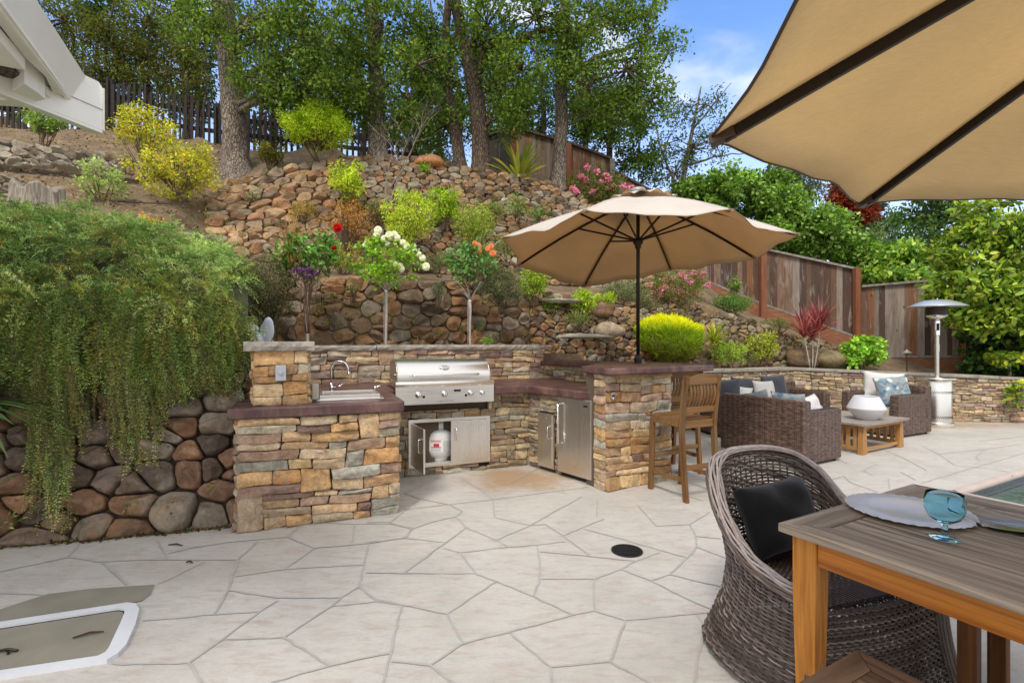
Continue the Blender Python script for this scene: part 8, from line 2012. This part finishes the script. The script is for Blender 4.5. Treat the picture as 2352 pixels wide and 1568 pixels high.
# ================================================================= trailing rosemary over the left wall
def rosemary():
    g = rs(600); rng = random.Random(600)
    lipf = ipl([(-420, 1.62, 3.35), (-200, 1.68, 3.5), (0, 1.72, 3.72), (150, 1.72, 3.85), (300, 1.70, 3.95), (450, 1.66, 4.15), (560, 1.62, 4.45), (598, 1.55, 4.8)])    # z, Y of the overhang
    topf = ipl([(-420, 490, 6.2), (0, 500, 6.1), (130, 506, 6.2), (250, 520, 6.3), (400, 556, 6.4), (480, 592, 6.2), (560, 650, 5.9), (598, 720, 5.4)])   # v, Y of the far top edge
    endf = lambda u: float(np.interp(u, [-420, 0, 60, 95, 110, 130, 150, 175, 195, 215, 250, 275, 290, 310, 330, 350, 380, 400, 430, 470, 500, 520, 540, 560, 598],
                                     [940, 880, 905, 990, 1120, 1200, 1190, 1120, 1000, 900, 860, 940, 1060, 1000, 1100, 1020, 985, 930, 950, 900, 940, 930, 900, 850, 780]))
    base = P(250, 800, 4.0); bp = np.array(tuple(base)); root = empty('trailing_rosemary', 'great mound of trailing rosemary cascading over the boulder wall', 'shrub', base)
    def lip_(u): return np.array(((u - CU) / F * lipf(u, 2), lipf(u, 2), lipf(u, 1)))
    def mound(u, t):   # t 0 lip .. 1 far top
        a = lip_(u); b = np.array(tuple(P(u, topf(u, 1), topf(u, 2)))); p = a * (1 - t) + b * t; e_ = .25 + .75 * math.sin(PI * min(1, t)) ; p[2] += .24 * math.sin(PI * min(1, t * 1.05)) + e_ * (.075 * math.sin(u * .041 + t * 9) + .06 * math.sin(u * .019 - t * 13 + 1) + .045 * math.sin(u * .083 + t * 21)); return p
    # dark hull of stems, the shade inside the mound put into its colour
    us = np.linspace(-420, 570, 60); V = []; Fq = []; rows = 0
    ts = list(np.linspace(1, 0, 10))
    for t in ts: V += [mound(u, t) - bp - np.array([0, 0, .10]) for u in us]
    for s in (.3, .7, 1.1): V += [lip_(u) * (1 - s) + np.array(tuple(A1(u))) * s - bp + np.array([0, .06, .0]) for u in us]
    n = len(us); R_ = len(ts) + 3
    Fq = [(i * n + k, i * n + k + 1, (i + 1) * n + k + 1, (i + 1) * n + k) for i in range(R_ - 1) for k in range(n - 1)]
    link_mesh('dark_hull', np.array(V), np.array(Fq), m_plain('dark_hull', lin(66, 68, 42), .95, 0, .4, 14, .6, 30), root, smooth=True)
    # upright sprigs on the mound
    Ps = []; Ds = []; Cs = []; Ls = []; stems = MB()
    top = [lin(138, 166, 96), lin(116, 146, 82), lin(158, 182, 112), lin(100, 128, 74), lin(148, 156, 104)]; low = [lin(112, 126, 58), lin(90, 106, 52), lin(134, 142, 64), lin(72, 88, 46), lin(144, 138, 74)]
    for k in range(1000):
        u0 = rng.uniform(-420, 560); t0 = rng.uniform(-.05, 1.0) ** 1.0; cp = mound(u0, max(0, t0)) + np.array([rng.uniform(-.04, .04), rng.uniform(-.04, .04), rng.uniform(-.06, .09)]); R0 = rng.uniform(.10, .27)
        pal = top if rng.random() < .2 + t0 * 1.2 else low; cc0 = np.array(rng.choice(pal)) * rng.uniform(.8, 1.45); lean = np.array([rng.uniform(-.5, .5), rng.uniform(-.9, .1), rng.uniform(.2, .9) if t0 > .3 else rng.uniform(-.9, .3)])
        for i in range(13):
            L = R0 * rng.uniform(.6, 1.25); d = g.normal(0, .75, 3) + lean; d[2] = d[2] if d[2] > -.4 or t0 < .25 else abs(d[2]); d /= np.linalg.norm(d)
            m_ = max(10, int(L / .0085)); tt = np.linspace(0.1, 1, m_)[:, None]; q = cp + d * L * tt + np.array([0, -.02, -.09]) * tt ** 2 * (L / .2)
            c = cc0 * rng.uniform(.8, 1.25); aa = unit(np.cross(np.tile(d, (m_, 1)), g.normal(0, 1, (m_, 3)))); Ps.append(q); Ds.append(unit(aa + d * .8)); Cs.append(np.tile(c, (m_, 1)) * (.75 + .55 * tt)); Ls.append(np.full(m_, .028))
            if i % 5 == 0: stems.tube([Vector(x - bp) for x in q[::3]], .0022, 3, cap=False)
    # hanging strands
    bc = [rng.uniform(-420, 592) for _ in range(70)] + [108, 118, 128, 140, 150, 162, 176, 190, 282, 292, 305, 322, 332, 345, 360, 400, 440, 480, 520]
    for i in range(2900):
        u = rng.choice(bc) + rng.gauss(0, 5.5); k = rng.random(); st = mound(u, rng.uniform(0, .10)) + np.array([0, -.05, 0]) if rng.random() < .5 else lip_(u) + np.array([0, rng.uniform(-.05, .14), rng.uniform(-.12, .10)])
        if rng.random() < .35:
            st = lip_(u) + np.array([0, -.04, -rng.uniform(.05, .55)])
        ve = endf(u); wy = A0(u).y - .1; zl = P(u, ve, wy + .12).z
        f = rng.uniform(.75, 1.03) if i % 3 == 0 else rng.uniform(.35, .95); ze = st[2] + (zl - st[2]) * f
        if i % 3 and ze < 1.02: ze = rng.uniform(.98, 1.25)
        if i % 3: st[0] += rng.uniform(-.12, .12)
        if ze > st[2] - .08: continue
        L = st[2] - ze; m_ = int(L / .0065); tt = np.linspace(0, 1, m_)[:, None]; sw = rng.uniform(-.10, .10); ph = rng.uniform(0, 6)
        out_ = -.12 * np.sin(np.clip(tt * 3, 0, PI / 2)) + .10 * tt
        q = np.concatenate([st[0] + sw * tt ** 2 + .012 * np.sin(tt * 9 + ph), st[1] + out_ + rng.uniform(-.03, .05), st[2] - L * tt], 1)
        a0_, a1_ = A0(u).y, A1(u).y; wl = a0_ + (a1_ - a0_) * np.clip(q[:, 2] / 1.1, 0, 1.2) - .17; y0_ = q[:, 1].copy(); q[:, 1] = np.minimum(q[:, 1], wl + .03 * np.sin(q[:, 2] * 9 + ph)); q[:, 0] *= 1 - .75 * (1 - q[:, 1] / y0_)
        a = np.arange(m_) * 2.4 + ph; side = np.stack([np.cos(a), np.sin(a), -.1 + 0 * a], 1); D = unit(side + g.normal(0, .25, (m_, 3)))
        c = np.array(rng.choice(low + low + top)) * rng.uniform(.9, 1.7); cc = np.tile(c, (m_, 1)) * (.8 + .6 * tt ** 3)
        Ps.append(q); Ds.append(D); Cs.append(cc); Ls.append(np.full(m_, .030) * (1 - .4 * tt[:, 0]))
        if i % 3 == 0: stems.tube([Vector(x - bp) for x in q[:: max(1, m_ // 8)]], .0022, 3, cap=False)
    Pb = np.vstack(Ps) - bp; D = np.vstack(Ds); C = np.vstack(Cs); L = np.concatenate(Ls); N = unit(g.normal(0, 1, (len(Pb), 3)))
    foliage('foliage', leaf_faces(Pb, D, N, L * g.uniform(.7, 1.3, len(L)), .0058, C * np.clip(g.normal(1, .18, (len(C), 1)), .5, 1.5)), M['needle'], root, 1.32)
    stems.build('stems', M['stem'], root)
rosemary()
# tiny weeds and debris along the foot of the boulders
def debris():
    g = rs(71); n = 900; u = g.uniform(-100, 540, n); P_ = []
    for x in u: a = A0(x); P_.append((a.x, a.y - .03 - abs(g.normal(0, .03)), .004))
    P_ = np.array(P_); D = unit(np.concatenate([g.normal(0, 1, (n, 2)), np.abs(g.normal(0, .25, (n, 1)))], 1)); col = pick([lin(96, 78, 58), lin(128, 104, 78), lin(70, 56, 44), lin(112, 128, 64)], n, g)
    o = link_mesh('leaf_litter', *leaf_faces(P_, D, unit(g.normal(0, 1, (n, 3))), .03, .016, col)[:2], M['needle'], None, leaf_faces(P_, D, unit(g.normal(0, 1, (n, 3))), .03, .016, col)[2])
    tag(o, 'brown leaf litter along the foot of the boulders', 'leaf litter', kind='stuff')
    cs = []
    for a, b, u0, u1, k in ((ROW3, ROW4, 480, 1420, 150), (ROW1, ROW2, 660, 1940, 110), (A0, A1, -100, 540, 26)):
        for _ in range(k):
            x = g.uniform(u0, u1); t = g.uniform(.05, 1.02); p = a(x).lerp(b(x), t); cs.append((p.x, p.y - .10, p.z + .05))
    v, f, c = clouds(np.array(cs), g.uniform(.03, .10, len(cs)), 26, .038, .014, [lin(118, 140, 70), lin(92, 116, 58), lin(146, 156, 84), lin(150, 130, 80)], g, .4)
    o = link_mesh('weeds', v, f, M['needle'], None, np.clip(c, 0, 1)); tag(o, 'small weeds and moss growing in the gaps of the stone walls', 'weeds', kind='stuff')
    n = 2600; u = g.uniform(-300, 560, n); t = g.uniform(0, 1, n); P_ = []
    for x, s in zip(u, t):
        r = (ROW3(x).lerp(ROW4(x), s * 2) if s < .5 else ROW4(x).lerp(ROW5(x), s * 2 - 1)); P_.append((r.x, r.y, r.z + .01))
    P_ = np.array(P_); D = unit(np.concatenate([g.normal(0, 1, (n, 2)), np.abs(g.normal(0, .3, (n, 1)))], 1)); col = pick([lin(176, 146, 116), lin(204, 178, 146), lin(126, 96, 72), lin(92, 70, 54)], n, g)
    v, f, c = leaf_faces(P_, D, unit(g.normal(0, .4, (n, 3)) + np.array([0, 0, 1])), .06, .035, col)
    o = link_mesh('leaf_litter', v, f, M['needle'], None, np.clip(c, 0, 1)); tag(o, 'dry leaves scattered over the dirt slope', 'leaf litter', kind='stuff')
debris()
